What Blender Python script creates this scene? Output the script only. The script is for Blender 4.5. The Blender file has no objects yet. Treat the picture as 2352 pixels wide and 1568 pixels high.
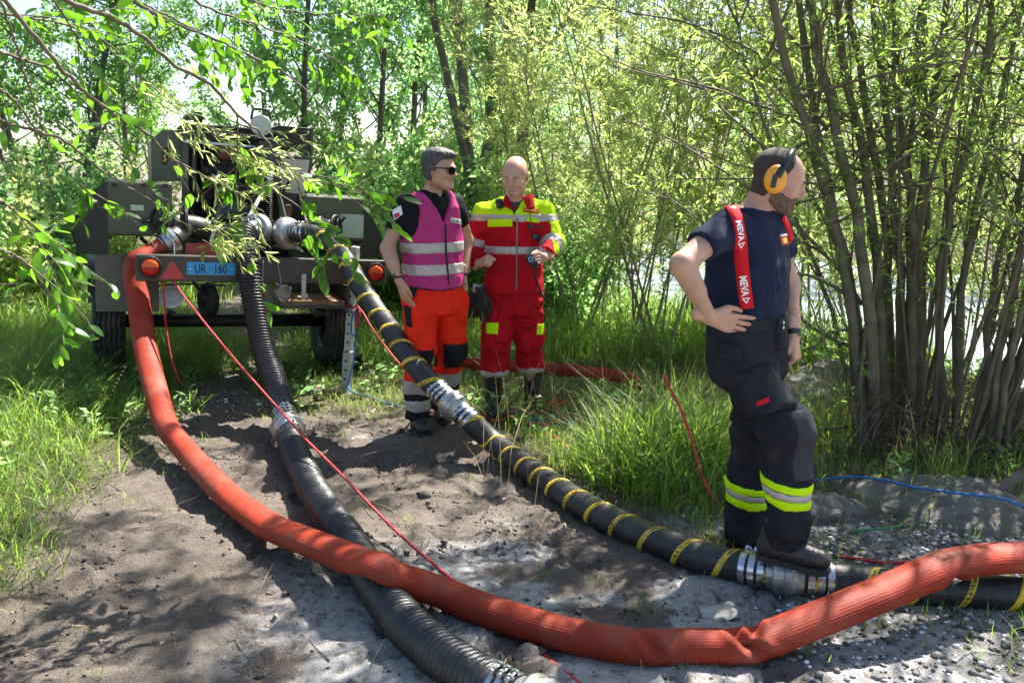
import bpy, math, random
import numpy as np
from mathutils import Vector, Matrix, Euler, Quaternion

random.seed(7)
RNG = np.random.default_rng(7)
S = bpy.context.scene
COL = S.collection

# ---------------------------------------------------------------- camera
CW, CH, CF = 2352.0, 1568.0, 2009.0            # photo frame and focal length in the same pixels
CAMZ = 1.70
PITCH = math.atan((CH / 2 - 392.0) / CF)
cam_data = bpy.data.cameras.new('camera')
cam_data.sensor_width = 36.0
cam_data.lens = 36.0 * CF / CW
cam_data.clip_end = 2000.0
cam_data.clip_start = 0.05
cam = bpy.data.objects.new('camera', cam_data)
COL.objects.link(cam)
cam.location = (0, 0, CAMZ)
cam.rotation_euler = (math.pi / 2 - PITCH, 0, 0)
S.camera = cam

# ---------------------------------------------------------------- sky, sun, exposure
SUN_AZ, SUN_EL = math.radians(38.0), math.radians(54.0)     # azimuth to the right of the view direction
w = bpy.data.worlds.new('World')
S.world = w
w.use_nodes = True
wn = w.node_tree
wn.nodes.clear()
sky = wn.nodes.new('ShaderNodeTexSky')
sky.sky_type = 'NISHITA'
sky.sun_disc = False
sky.sun_elevation = SUN_EL
sky.sun_rotation = SUN_AZ
sky.air_density = 1.0
sky.dust_density = 1.3
sky.ozone_density = 1.0
bg = wn.nodes.new('ShaderNodeBackground')
bg.inputs['Strength'].default_value = 0.072
wo = wn.nodes.new('ShaderNodeOutputWorld')
wn.links.new(sky.outputs[0], bg.inputs[0])
wn.links.new(bg.outputs[0], wo.inputs[0])
sd = bpy.data.lights.new('sun', 'SUN')
sd.energy = 5.0
sd.angle = math.radians(0.55)
sd.color = (1.0, 0.955, 0.89)
sun = bpy.data.objects.new('sun', sd)
COL.objects.link(sun)
SUN_DIR = Vector((math.sin(SUN_AZ) * math.cos(SUN_EL), math.cos(SUN_AZ) * math.cos(SUN_EL), math.sin(SUN_EL)))
sun.rotation_euler = (-SUN_DIR).to_track_quat('-Z', 'Y').to_euler()
sun.location = (6, 8, 14)
S.view_settings.view_transform = 'Standard'
S.view_settings.look = 'None'
S.view_settings.exposure = 1.95
S.view_settings.gamma = 1.0
S.view_settings.use_curve_mapping = False
S.cycles.max_bounces = 6
S.cycles.diffuse_bounces = 3
S.cycles.glossy_bounces = 2
S.cycles.transmission_bounces = 4
S.cycles.transparent_max_bounces = 6
S.cycles.caustics_reflective = False
S.cycles.caustics_refractive = False
S.cycles.use_denoising = True
S.cycles.sample_clamp_indirect = 6.0
S.cycles.use_adaptive_sampling = True
S.cycles.adaptive_threshold = 0.03
# ---------------------------------------------------------------- placing: a photo pixel plus a real distance gives a point in the place
_cp, _sp = math.cos(PITCH), math.sin(PITCH)
def ray(px, py):
    dx = (px - CW / 2) / CF
    dv = -(py - CH / 2) / CF
    return Vector((dx, _cp + dv * _sp, -_sp + dv * _cp))
def at(px, py, y):
    r = ray(px, py)
    t = y / r.y
    return Vector((0, 0, CAMZ)) + r * t
def gnd(px, py, z=0.0):
    r = ray(px, py)
    t = (z - CAMZ) / r.z
    return Vector((0, 0, CAMZ)) + r * t

# ---------------------------------------------------------------- tags
def tag(o, label=None, cat=None, group=None, kind=None):
    if label: o['label'] = label
    if cat: o['category'] = cat
    if group: o['group'] = group
    if kind: o['kind'] = kind
    return o
def empty(name, loc=(0, 0, 0), rot=(0, 0, 0), parent=None):
    o = bpy.data.objects.new(name, None)
    o.empty_display_size = 0.1
    COL.objects.link(o)
    o.location = loc
    o.rotation_euler = rot
    o.parent = parent
    return o
def link(name, me, mat=None, parent=None):
    if mat is not None and not me.materials:
        me.materials.append(mat)
    o = bpy.data.objects.new(name, me)
    COL.objects.link(o)
    o.parent = parent
    return o
def copy_tree(o, parent=None):
    c = o.copy()
    COL.objects.link(c)
    c.parent = parent
    for ch in o.children:
        copy_tree(ch, c)
    return c

# ---------------------------------------------------------------- materials
MATS = {}
def nd(nt, t, **kw):
    n = nt.nodes.new(t)
    for k, v in kw.items():
        if hasattr(n, k): setattr(n, k, v)
        else: n.inputs[k].default_value = v
    return n
def c4(c): return (c[0], c[1], c[2], 1.0)
def mat(name, col, rough=0.6, metal=0.0, var=0.25, scale=8.0, bump=0.0, bscale=60.0, col2=None, spec=0.5, dirt=None, dscale=5.0, damt=0.5, coat=0.0, sheen=0.0, sss=0.0, rvar=0.12):
    """plain procedural surface: base colour broken up by noise, optional dirt patches, fine bump"""
    m = bpy.data.materials.new(name)
    m.use_nodes = True
    nt = m.node_tree
    b = nt.nodes['Principled BSDF']
    L = nt.links.new
    tc = nd(nt, 'ShaderNodeTexCoord')
    n1 = nd(nt, 'ShaderNodeTexNoise'); n1.inputs['Scale'].default_value = scale; n1.inputs['Detail'].default_value = 5
    L(tc.outputs['Object'], n1.inputs['Vector'])
    rp = nd(nt, 'ShaderNodeValToRGB')
    lo = [max(0, x * (1 - var)) for x in col]
    hi = [min(1, x * (1 + var)) for x in col] if col2 is None else col2
    rp.color_ramp.elements[0].position = 0.3; rp.color_ramp.elements[0].color = c4(lo)
    rp.color_ramp.elements[1].position = 0.7; rp.color_ramp.elements[1].color = c4(hi)
    L(n1.outputs['Fac'], rp.inputs['Fac'])
    out = rp.outputs['Color']
    if dirt is not None:
        n2 = nd(nt, 'ShaderNodeTexNoise'); n2.inputs['Scale'].default_value = dscale; n2.inputs['Detail'].default_value = 8; n2.inputs['Roughness'].default_value = 0.65
        L(tc.outputs['Object'], n2.inputs['Vector'])
        r2 = nd(nt, 'ShaderNodeValToRGB')
        r2.color_ramp.elements[0].position = 0.48; r2.color_ramp.elements[0].color = (0, 0, 0, 1)
        r2.color_ramp.elements[1].position = 0.72; r2.color_ramp.elements[1].color = (damt, damt, damt, 1)
        L(n2.outputs['Fac'], r2.inputs['Fac'])
        mx = nd(nt, 'ShaderNodeMix', data_type='RGBA')
        L(r2.outputs['Color'], mx.inputs[0])
        L(out, mx.inputs[6]); mx.inputs[7].default_value = c4(dirt)
        out = mx.outputs[2]
    L(out, b.inputs['Base Color'])
    if rvar:
        mr = nd(nt, 'ShaderNodeMapRange')
        mr.inputs['To Min'].default_value = max(0.03, rough - rvar); mr.inputs['To Max'].default_value = min(1, rough + rvar)
        L(n1.outputs['Fac'], mr.inputs['Value']); L(mr.outputs[0], b.inputs['Roughness'])
    else:
        b.inputs['Roughness'].default_value = rough
    b.inputs['Metallic'].default_value = metal
    b.inputs['Specular IOR Level'].default_value = spec
    b.inputs['Coat Weight'].default_value = coat
    b.inputs['Sheen Weight'].default_value = sheen
    if sss:
        b.inputs['Subsurface Weight'].default_value = sss
        b.inputs['Subsurface Radius'].default_value = (0.012, 0.004, 0.002)
        b.inputs['Subsurface Scale'].default_value = 1.0
    if bump:
        n3 = nd(nt, 'ShaderNodeTexNoise'); n3.inputs['Scale'].default_value = bscale; n3.inputs['Detail'].default_value = 4
        L(tc.outputs['Object'], n3.inputs['Vector'])
        bp = nd(nt, 'ShaderNodeBump'); bp.inputs['Strength'].default_value = bump; bp.inputs['Distance'].default_value = 0.01
        L(n3.outputs['Fac'], bp.inputs['Height']); L(bp.outputs[0], b.inputs['Normal'])
    MATS[name] = m
    return m
def leaf_mat(name, dark, light, trans, tmix=0.45, rough=0.45):
    """leaf: diffuse/gloss mixed with light coming through; every leaf its own tone from the mesh attribute 'tone'"""
    m = bpy.data.materials.new(name)
    m.use_nodes = True
    nt = m.node_tree; L = nt.links.new
    b = nt.nodes['Principled BSDF']; out = nt.nodes['Material Output']
    a = nd(nt, 'ShaderNodeAttribute', attribute_name='tone')
    rp = nd(nt, 'ShaderNodeValToRGB')
    rp.color_ramp.elements[0].color = c4(dark); rp.color_ramp.elements[1].color = c4(light)
    L(a.outputs['Fac'], rp.inputs['Fac'])
    L(rp.outputs['Color'], b.inputs['Base Color'])
    b.inputs['Roughness'].default_value = rough
    b.inputs['Specular IOR Level'].default_value = 0.35
    t = nd(nt, 'ShaderNodeBsdfTranslucent')
    rt = nd(nt, 'ShaderNodeValToRGB')
    rt.color_ramp.elements[0].color = c4([x * 0.7 for x in trans]); rt.color_ramp.elements[1].color = c4([min(1, x * 1.25) for x in trans])
    L(a.outputs['Fac'], rt.inputs['Fac']); L(rt.outputs['Color'], t.inputs['Color'])
    mx = nd(nt, 'ShaderNodeMixShader'); mx.inputs[0].default_value = tmix
    L(b.outputs[0], mx.inputs[1]); L(t.outputs[0], mx.inputs[2]); L(mx.outputs[0], out.inputs['Surface'])
    MATS[name] = m
    return m

# ---------------------------------------------------------------- mesh building
def np_mesh(name, V, F, tone=None, smooth=False, mats=None, midx=None):
    """V (n,3), F (m,k) of one face size, or a list of such arrays"""
    Fs = F if isinstance(F, list) else [F]
    Fs = [np.asarray(f, np.int32) for f in Fs if len(f)]
    me = bpy.data.meshes.new(name)
    V = np.asarray(V, np.float32)
    me.vertices.add(len(V)); me.vertices.foreach_set('co', V.ravel())
    nl = sum(f.size for f in Fs); npol = sum(len(f) for f in Fs)
    me.loops.add(nl); me.loops.foreach_set('vertex_index', np.concatenate([f.ravel() for f in Fs]))
    me.polygons.add(npol)
    tot = np.concatenate([np.full(len(f), f.shape[1], np.int32) for f in Fs])
    st = np.concatenate([[0], np.cumsum(tot)[:-1]]).astype(np.int32)
    me.polygons.foreach_set('loop_start', st)
    me.polygons.foreach_set('loop_total', tot)
    if smooth:
        me.polygons.foreach_set('use_smooth', np.ones(npol, bool))
    if mats:
        for m in mats: me.materials.append(m)
    if midx is not None:
        me.polygons.foreach_set('material_index', np.asarray(midx, np.int32))
    if tone is not None:
        at_ = me.attributes.new('tone', 'FLOAT', 'FACE')
        at_.data.foreach_set('value', np.asarray(tone, np.float32))
    me.update(calc_edges=True)
    me.validate()
    return me

def frames(P):
    """tangents and a twist-free frame along a polyline (n,3)"""
    P = np.asarray(P, float)
    T = np.gradient(P, axis=0)
    T /= np.linalg.norm(T, axis=1)[:, None] + 1e-12
    N = np.zeros_like(T)
    ref = np.array([0, 0, 1.0]) if abs(T[0, 2]) < 0.9 else np.array([1.0, 0, 0])
    n = np.cross(T[0], ref); n /= np.linalg.norm(n)
    for i in range(len(P)):
        n = n - T[i] * np.dot(n, T[i]); n /= np.linalg.norm(n) + 1e-12
        N[i] = n
    B = np.cross(T, N)
    return T, N, B
def spline(P, n, closed=False):
    """Catmull-Rom through the points, resampled evenly to n points"""
    P = np.asarray([tuple(p) for p in P], float)
    Q = np.vstack([2 * P[0] - P[1], P, 2 * P[-1] - P[-2]])
    out = []
    for i in range(1, len(Q) - 2):
        p0, p1, p2, p3 = Q[i - 1], Q[i], Q[i + 1], Q[i + 2]
        t = np.linspace(0, 1, 24, endpoint=False)[:, None]
        out.append(0.5 * ((2 * p1) + (-p0 + p2) * t + (2 * p0 - 5 * p1 + 4 * p2 - p3) * t ** 2 + (-p0 + 3 * p1 - 3 * p2 + p3) * t ** 3))
    out.append(P[-1:])
    C = np.vstack(out)
    d = np.concatenate([[0], np.cumsum(np.linalg.norm(np.diff(C, axis=0), axis=1))])
    s = np.linspace(0, d[-1], n)
    return np.stack([np.interp(s, d, C[:, k]) for k in range(C.shape[1])], 1)
def tube_arrays(P, R, k=8, cap=True):
    P = np.asarray(P, float); n = len(P)
    R = np.broadcast_to(np.asarray(R, float), (n,)) if np.ndim(R) < 2 else R
    T, N, B = frames(P)
    a = np.linspace(0, 2 * math.pi, k, endpoint=False)
    rr = R[:, None] if R.ndim == 1 else R
    V = P[:, None, :] + (np.cos(a)[None, :, None] * N[:, None, :] + np.sin(a)[None, :, None] * B[:, None, :]) * (rr[:, :, None] if rr.ndim == 2 else rr)
    V = V.reshape(-1, 3)
    i = np.arange(n - 1)[:, None] * k; j = np.arange(k)[None, :]; j2 = (j + 1) % k
    F = np.stack([i + j, i + j2, i + k + j2, i + k + j], -1).reshape(-1, 4)
    return V, F
class MB:
    """collects shapes; build() links them as one mesh object"""
    def __init__(s): s.V = []; s.F = []; s.n = 0; s.sm = []
    def add(s, V, F, smooth=False):
        V = np.asarray(V, float).reshape(-1, 3)
        s.V.append(V)
        for f in F:
            s.F.append(tuple(int(i) + s.n for i in f)); s.sm.append(smooth)
        s.n += len(V)
        return s
    def box(s, c, size, rot=None, bev=0.0):
        h = np.array(size, float) / 2
        if bev <= 0:
            V = np.array([[x, y, z] for z in (-1, 1) for y in (-1, 1) for x in (-1, 1)], float) * h
            F = [(0, 2, 3, 1), (4, 5, 7, 6), (0, 1, 5, 4), (2, 6, 7, 3), (0, 4, 6, 2), (1, 3, 7, 5)]
        else:
            b = min(bev, h.min() * 0.9)
            V = []; idx = {}
            for sx in (-1, 1):
                for sy in (-1, 1):
                    for sz in (-1, 1):
                        for ax in range(3):
                            v = np.array([sx, sy, sz], float) * h
                            for q in range(3):
                                if q != ax: v[q] -= b * (sx, sy, sz)[q]
                            idx[(sx, sy, sz, ax)] = len(V); V.append(v)
            F = []
            for ax in range(3):
                u, v_ = [q for q in range(3) if q != ax]
                for sg in (-1, 1):
                    ring = []
                    for (a_, b_) in ((-1, -1), (1, -1), (1, 1), (-1, 1)):
                        k = [0, 0, 0]; k[ax] = sg; k[u] = a_; k[v_] = b_
                        ring.append(idx[(*k, ax)])
                    F.append(tuple(ring) if (sg > 0) == (ax != 1) else tuple(ring[::-1]))
            for ax in range(3):                      # edge strips run along ax
                u, v_ = [q for q in range(3) if q != ax]
                for a_ in (-1, 1):
                    for b_ in (-1, 1):
                        k0 = [0, 0, 0]; k0[u] = a_; k0[v_] = b_; k1 = list(k0); k0[ax] = -1; k1[ax] = 1
                        f = (idx[(*k0, u)], idx[(*k1, u)], idx[(*k1, v_)], idx[(*k0, v_)])
                        F.append(f)
            for sx in (-1, 1):
                for sy in (-1, 1):
                    for sz in (-1, 1):
                        F.append((idx[(sx, sy, sz, 0)], idx[(sx, sy, sz, 1)], idx[(sx, sy, sz, 2)]))
            V = np.array(V)
        if rot is not None: V = V @ np.array(rot).T
        return s.add(V + np.array(c, float), F)
    def cyl(s, p0, p1, r0, r1=None, k=16, cap=True, smooth=True):
        r1 = r0 if r1 is None else r1
        return s.tube([p0, p1], [r0, r1], k, cap, smooth)
    def tube(s, P, R, k=8, cap=True, smooth=True):
        P = np.asarray([tuple(p) for p in P], float)
        V, F = tube_arrays(P, R, k)
        b = s.n
        s.add(V, F, smooth)
        if cap:
            s.F.append(tuple(b + i for i in range(k))[::-1]); s.sm.append(False)
            s.F.append(tuple(b + (len(P) - 1) * k + i for i in range(k))); s.sm.append(False)
        return s
    def lathe(s, prof, o, axis, k=24, smooth=False):
        """prof: list of (distance along axis, radius)"""
        ax = Vector(axis).normalized(); q = ax.to_track_quat('Z', 'Y').to_matrix()
        u, v = np.array(q.col[0]), np.array(q.col[1]); o = np.array(o, float); ax = np.array(ax)
        a = np.linspace(0, 2 * math.pi, k, endpoint=False)
        V = np.concatenate([o + ax * t + (np.cos(a)[:, None] * u + np.sin(a)[:, None] * v) * max(r, 1e-5) for t, r in prof])
        F = []
        for i in range(len(prof) - 1):
            for j in range(k):
                F.append((i * k + j, i * k + (j + 1) % k, (i + 1) * k + (j + 1) % k, (i + 1) * k + j))
        return s.add(V, F, smooth)
    def prism(s, poly, o, u, v, w):
        """flat outline poly [(a,b)] in the plane o + a*u + b*v, thickened by the vector w"""
        o, u, v, w = (np.array(tuple(t), float) for t in (o, u, v, w))
        P = np.array([o + a * u + b * v for a, b in poly])
        n = len(P)
        F = [tuple(range(n))[::-1], tuple(range(n, 2 * n))] + [(i, (i + 1) % n, n + (i + 1) % n, n + i) for i in range(n)]
        return s.add(np.vstack([P, P + w]), F)
    def mesh(s, name, auto=True):
        me = bpy.data.meshes.new(name)
        me.from_pydata(np.vstack(s.V).tolist(), [], s.F)
        me.polygons.foreach_set('use_smooth', np.array(s.sm, bool))
        import bmesh
        bm = bmesh.new(); bm.from_mesh(me)
        bmesh.ops.recalc_face_normals(bm, faces=bm.faces)
        bm.to_mesh(me); bm.free()
        me.update()
        return me
    def build(s, name, m, parent=None):
        return link(name, s.mesh(name), m, parent)

def rotm(ax, ang): return np.array(Matrix.Rotation(ang, 3, ax))
def basis(u, v, w): return np.stack([np.array(u, float), np.array(v, float), np.array(w, float)], 1)

# smooth value noise for arrays
def vnoise(P, seed=0):
    """value noise in [-1,1] at points P (n,2 or 3)"""
    P = np.asarray(P, float)
    if P.shape[1] == 2:
        I = np.floor(P).astype(np.int64); f = P - I; f = f * f * (3 - 2 * f)
        def h2(x, y):
            n = (x * 374761393 + y * 668265263 + seed * 974711) & 0x7fffffff
            n = ((n ^ (n >> 13)) * 1274126177) & 0x7fffffff
            return ((n ^ (n >> 16)) & 0xffff) / 32767.5 - 1.0
        X, Y = I[:, 0], I[:, 1]; a = h2(X, Y); b = h2(X + 1, Y); c = h2(X, Y + 1); d = h2(X + 1, Y + 1)
        u, v = f[:, 0], f[:, 1]
        return (a + (b - a) * u) * (1 - v) + (c + (d - c) * u) * v
    I = np.floor(P).astype(np.int64); f = P - I; f = f * f * (3 - 2 * f)
    def h(x, y, z):
        n = (x * 374761393 + y * 668265263 + z * 2147483647 + seed * 974711) & 0x7fffffff
        n = ((n ^ (n >> 13)) * 1274126177) & 0x7fffffff
        n = n ^ (n >> 16)
        return (n & 0xffff) / 32767.5 - 1.0
    out = 0
    for dx in (0, 1):
        for dy in (0, 1):
            for dz in (0, 1):
                wgt = (f[:, 0] if dx else 1 - f[:, 0]) * (f[:, 1] if dy else 1 - f[:, 1]) * (f[:, 2] if dz else 1 - f[:, 2])
                out = out + wgt * h(I[:, 0] + dx, I[:, 1] + dy, I[:, 2] + dz)
    return out
def fbm(P, octaves=4, seed=0, gain=0.5, lac=2.03):
    P = np.asarray(P, float); a = 1.0; t = 0; o = 0
    for i in range(octaves):
        o = o + a * vnoise(P * (lac ** i) + 17.3 * i, seed + i); t += a; a *= gain
    return o / t
def sstep(a, b, x):
    t = np.clip((x - a) / (b - a), 0, 1); return t * t * (3 - 2 * t)
# ================================================================ ground, river
def bank_s(x, y): return (1.6 * x + y - 13.2) / 1.887            # signed distance to the top of the river bank
def silt_mask(x, y):
    P = np.stack([x, y], 1)
    n = fbm(P * 1.7, 5, 31)
    m = sstep(4.45, 3.55, y + 0.45 * n + 0.25 * np.clip(-x, 0, 1)) * sstep(-1.15, -0.55, x + 0.4 * n + (3.0 - y) * 0.2)
    m *= sstep(-0.22, 0.04, fbm(P * 2.2 + 5, 5, 77) + 0.15 * (3.3 - y) + 0.02)
    pk = sstep(0.35, 0.55, fbm(P * 1.3 + 9, 4, 12)) * sstep(-2.2, -1.2, x) * sstep(6.2, 5.0, y) * 0.8
    return np.clip(np.maximum(m, pk * sstep(0.0, 0.3, fbm(P * 6, 3, 5) + 0.2)), 0, 1)
def grass_mask(x, y):
    """0..1 how much grass grows here"""
    P = np.stack([x, y], 1)
    n = fbm(P * 1.9, 4, 3) * 0.55
    left = sstep(-1.95, -2.65, x + 0.45 * n - 0.16 * np.clip(4.6 - y, -1.2, 1.6))
    line = y - (5.45 - (x + 0.2) * 1.55)
    right = sstep(-0.15, 0.45, line + 0.5 * n) * (1 - sstep(1.25, 1.55, x) * sstep(5.0, 4.4, y) * 0.75)
    trail = sstep(-1.0, -0.4, x - (-1.25) + 0.4 * n + 0.25 * (y - 6.4)) * sstep(5.7, 6.5, y + 0.3 * n)
    under = 0.75 * sstep(7.9, 8.8, y + 0.3 * n) * (1 - sstep(-2.1, -2.4, x) * sstep(-3.2, -2.9, x) * sstep(12, 9, y))
    far = sstep(8.5, 10, y)
    road = np.exp(-((x + 2.55 + (y - 8) * 0.27) / 0.55) ** 2) * sstep(7.5, 8.4, y) * sstep(30, 14, y)
    g = np.clip(np.maximum.reduce([left, right * sstep(-0.7, 0.1, x), trail, under, far]) - 0.85 * road, 0, 1)
    s = bank_s(x, y)
    return g * (1 - sstep(0.6, 1.4, s))
def gravel_mask(x, y):
    P = np.stack([x, y], 1)
    n = fbm(P * 2.1, 4, 44)
    m = sstep(0.85, 1.35, x + 0.35 * n + 0.15 * (3.0 - y)) * sstep(4.35, 3.9, y + 0.25 * n)
    m = np.maximum(m, sstep(0.15, 0.45, n) * sstep(0.1, 0.8, x) * sstep(4.1, 3.5, y) * 0.7)
    und = sstep(0.0, 0.35, n) * np.exp(-((x + 1.75) / 0.6) ** 2 - ((y - 6.6) / 0.5) ** 2)
    return np.clip(np.maximum(m, und), 0, 1)
def height(x, y, fine=True):
    x = np.asarray(x, float).ravel(); y = np.asarray(y, float).ravel()
    P = np.stack([x, y], 1)
    h = 0.10 * sstep(-2.0, -3.4, x) + 0.05 * fbm(P * 0.35, 2, 8) * sstep(0, 3, np.abs(x) + np.abs(y - 4.5) - 1.0)
    h = h + 0.10 * sstep(5.6, 8.0, y) * sstep(1.0, 4.0, x)
    s = bank_s(x, y)
    fall = -1.75 * sstep(-0.3, 2.8, s) - 0.9 * sstep(2.4, 6, s)
    rise = 3.6 * sstep(15.0, 21.0, s)
    h = h + fall + rise
    if fine:
        g = grass_mask(x, y); si = silt_mask(x, y)
        near = sstep(12, 7, y) * sstep(6, 3.5, np.abs(x))
        r = 1 - np.abs(fbm(P * 4.2, 3, 21))
        clod = 0.030 * (r - 0.75) + 0.021 * fbm(P * 9, 3, 22) + 0.020 * np.maximum(fbm(P * 23, 2, 23) - 0.05, 0) + 0.016 * np.maximum(fbm(P * 34 + 7, 1, 24) - 0.3, 0)
        # boot prints and tyre scuffs pressed into the soil
        pr = 0
        rr = np.random.default_rng(3)
        for k in range(95):
            cx, cy, a = rr.uniform(-2.1, 1.3), rr.uniform(2.5, 6.2), rr.uniform(0, 6.28)
            dx, dy = x - cx, y - cy
            sel = (dx * dx + dy * dy) < 0.05
            if not sel.any(): continue
            u = (dx[sel] * math.cos(a) + dy[sel] * math.sin(a)) / 0.135; v = (-dx[sel] * math.sin(a) + dy[sel] * math.cos(a)) / 0.05
            q = np.zeros_like(x); d = u * u + v * v
            q[sel] = -0.021 * (1 - sstep(0.75, 1.05, d)) * (1 + 0.35 * np.sign(np.sin(u * 14))) + 0.008 * np.exp(-((d - 1.25) / 0.25) ** 2)
            pr = pr + q
        h = h + near * ((clod * (1 - 0.65 * si)) + pr * (1 - 0.6 * g) + 0.018 * si * (0.4 + fbm(P * 3, 3, 41)))
    return h
def hz(x, y): return float(height(np.array([x]), np.array([y]), False)[0])
def hzf(x, y): return float(height(np.array([x]), np.array([y]), True)[0])

def grid_axis(lo, hi, step, far_lo, far_hi, n):
    c = np.arange(lo, hi + step, step)
    g = np.geomspace(step * 1.3, max(step * 2, abs(far_hi - hi)), n)
    r = hi + np.concatenate([np.geomspace(step * 1.5, far_hi - hi, n)])
    l = lo - np.geomspace(step * 1.5, lo - far_lo, n)[::-1]
    return np.concatenate([l, c, r])
gx = grid_axis(-3.1, 2.9, 0.020, -260, 260, 70)
gy = grid_axis(2.3, 7.0, 0.020, -12, 420, 90)
GX, GY = np.meshgrid(gx, gy)
gxf, gyf = GX.ravel(), GY.ravel()
GZ = height(gxf, gyf)
nx, ny = len(gx), len(gy)
ii, jj = np.meshgrid(np.arange(nx - 1), np.arange(ny - 1))
q0 = (jj * nx + ii).ravel()
me = np_mesh('ground', np.stack([gxf, gyf, GZ], 1), np.stack([q0, q0 + 1, q0 + nx + 1, q0 + nx], 1), smooth=True)
for nm, arr in (('silt', silt_mask(gxf, gyf)), ('grassy', grass_mask(gxf, gyf)), ('gravelly', gravel_mask(gxf, gyf))):
    a_ = me.attributes.new(nm, 'FLOAT', 'POINT'); a_.data.foreach_set('value', arr.astype(np.float32))

def ground_mat():
    m = bpy.data.materials.new('soil'); m.use_nodes = True
    nt = m.node_tree; L = nt.links.new; b = nt.nodes['Principled BSDF']
    tc = nd(nt, 'ShaderNodeTexCoord')
    def noise(sc, det=6, ro=0.6):
        n = nd(nt, 'ShaderNodeTexNoise'); n.inputs['Scale'].default_value = sc; n.inputs['Detail'].default_value = det; n.inputs['Roughness'].default_value = ro
        L(tc.outputs['Object'], n.inputs['Vector']); return n.outputs['Fac']
    def ramp(f, stops):
        r = nd(nt, 'ShaderNodeValToRGB')
        while len(r.color_ramp.elements) < len(stops): r.color_ramp.elements.new(0.5)
        for e, (p, c) in zip(r.color_ramp.elements, stops): e.position = p; e.color = c4(c)
        L(f, r.inputs['Fac']); return r.outputs['Color']
    def mix(f, a, c):
        x = nd(nt, 'ShaderNodeMix', data_type='RGBA'); L(f, x.inputs[0]); L(a, x.inputs[6]); L(c, x.inputs[7]); return x.outputs[2]
    def attr(n):
        a = nd(nt, 'ShaderNodeAttribute', attribute_name=n); return a.outputs['Fac']
    n1, n2, n3 = noise(3.0), noise(24, 8, 0.7), noise(130, 4, 0.7)
    soil = mix(n2, ramp(n1, [(0.3, (0.115, 0.090, 0.072)), (0.7, (0.22, 0.182, 0.150))]), ramp(n3, [(0.35, (0.070, 0.054, 0.043)), (0.7, (0.25, 0.21, 0.178))]))
    silt = mix(n3, ramp(n2, [(0.35, (0.40, 0.385, 0.36)), (0.65, (0.62, 0.60, 0.57))]), ramp(n2, [(0.3, (0.25, 0.235, 0.22)), (0.7, (0.45, 0.43, 0.41))]))
    grs = ramp(n2, [(0.3, (0.055, 0.05, 0.022)), (0.7, (0.14, 0.125, 0.06))])
    grv = mix(n2, ramp(n3, [(0.35, (0.09, 0.085, 0.08)), (0.65, (0.27, 0.26, 0.25))]), ramp(n1, [(0.3, (0.10, 0.09, 0.08)), (0.7, (0.2, 0.19, 0.175))]))
    col = mix(attr('grassy'), soil, grs)
    col = mix(attr('gravelly'), col, grv)
    # crumbs of dark soil lie on the pale silt
    cr = nd(nt, 'ShaderNodeValToRGB'); cr.color_ramp.elements[0].position = 0.52; cr.color_ramp.elements[1].position = 0.60
    L(noise(17, 9, 0.75), cr.inputs['Fac'])
    ms = nd(nt, 'ShaderNodeMath', operation='SUBTRACT'); L(attr('silt'), ms.inputs[0])
    mm = nd(nt, 'ShaderNodeMath', operation='MULTIPLY'); L(cr.outputs['Color'], mm.inputs[0]); mm.inputs[1].default_value = 0.85
    L(mm.outputs[0], ms.inputs[1]); ms.use_clamp = True
    col = mix(ms.outputs[0], col, silt)
    L(col, b.inputs['Base Color'])
    b.inputs['Roughness'].default_value = 0.93
    b.inputs['Specular IOR Level'].default_value = 0.25
    bp = nd(nt, 'ShaderNodeBump'); bp.inputs['Strength'].default_value = 1.0; bp.inputs['Distance'].default_value = 0.016
    ad = nd(nt, 'ShaderNodeMath', operation='ADD'); L(noise(45, 8, 0.7), ad.inputs[0]); L(n3, ad.inputs[1])
    L(ad.outputs[0], bp.inputs['Height']); L(bp.outputs[0], b.inputs['Normal'])
    return m
tag(link('ground', me, ground_mat()), kind='structure')

# river: a rippled sheet
def river():
    xs = np.linspace(-40, 70, 200); ys = np.linspace(5, 60, 160)
    X, Y = np.meshgrid(xs, ys); P = np.stack([X.ravel(), Y.ravel()], 1)
    Z = -1.25 + 0.03 * fbm(P * np.array([1.3, 2.2]), 3, 61)
    n = len(xs); i, j = np.meshgrid(np.arange(n - 1), np.arange(len(ys) - 1)); q = (j * n + i).ravel()
    F = np.stack([q, q + 1, q + n + 1, q + n], 1)
    s = bank_s(P[:, 0], P[:, 1])[F].mean(1)
    me = np_mesh('river', np.column_stack([P, Z]), F[(s > 0.6) & (s < 19)], smooth=True)
    m = bpy.data.materials.new('river_water'); m.use_nodes = True
    nt = m.node_tree; b = nt.nodes['Principled BSDF']; L = nt.links.new
    b.inputs['Base Color'].default_value = (0.30, 0.36, 0.37, 1)
    b.inputs['Roughness'].default_value = 0.12
    b.inputs['IOR'].default_value = 1.33
    tc = nd(nt, 'ShaderNodeTexCoord'); mp = nd(nt, 'ShaderNodeMapping'); mp.inputs['Scale'].default_value = (2.2, 4.5, 1)
    n1 = nd(nt, 'ShaderNodeTexNoise'); n1.inputs['Scale'].default_value = 1.6; n1.inputs['Detail'].default_value = 5
    L(tc.outputs['Object'], mp.inputs[0]); L(mp.outputs[0], n1.inputs['Vector'])
    bp = nd(nt, 'ShaderNodeBump'); bp.inputs['Strength'].default_value = 0.7; bp.inputs['Distance'].default_value = 0.12
    L(n1.outputs['Fac'], bp.inputs['Height']); L(bp.outputs[0], b.inputs['Normal'])
    tag(link('river', me, m), kind='structure')
river()
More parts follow.
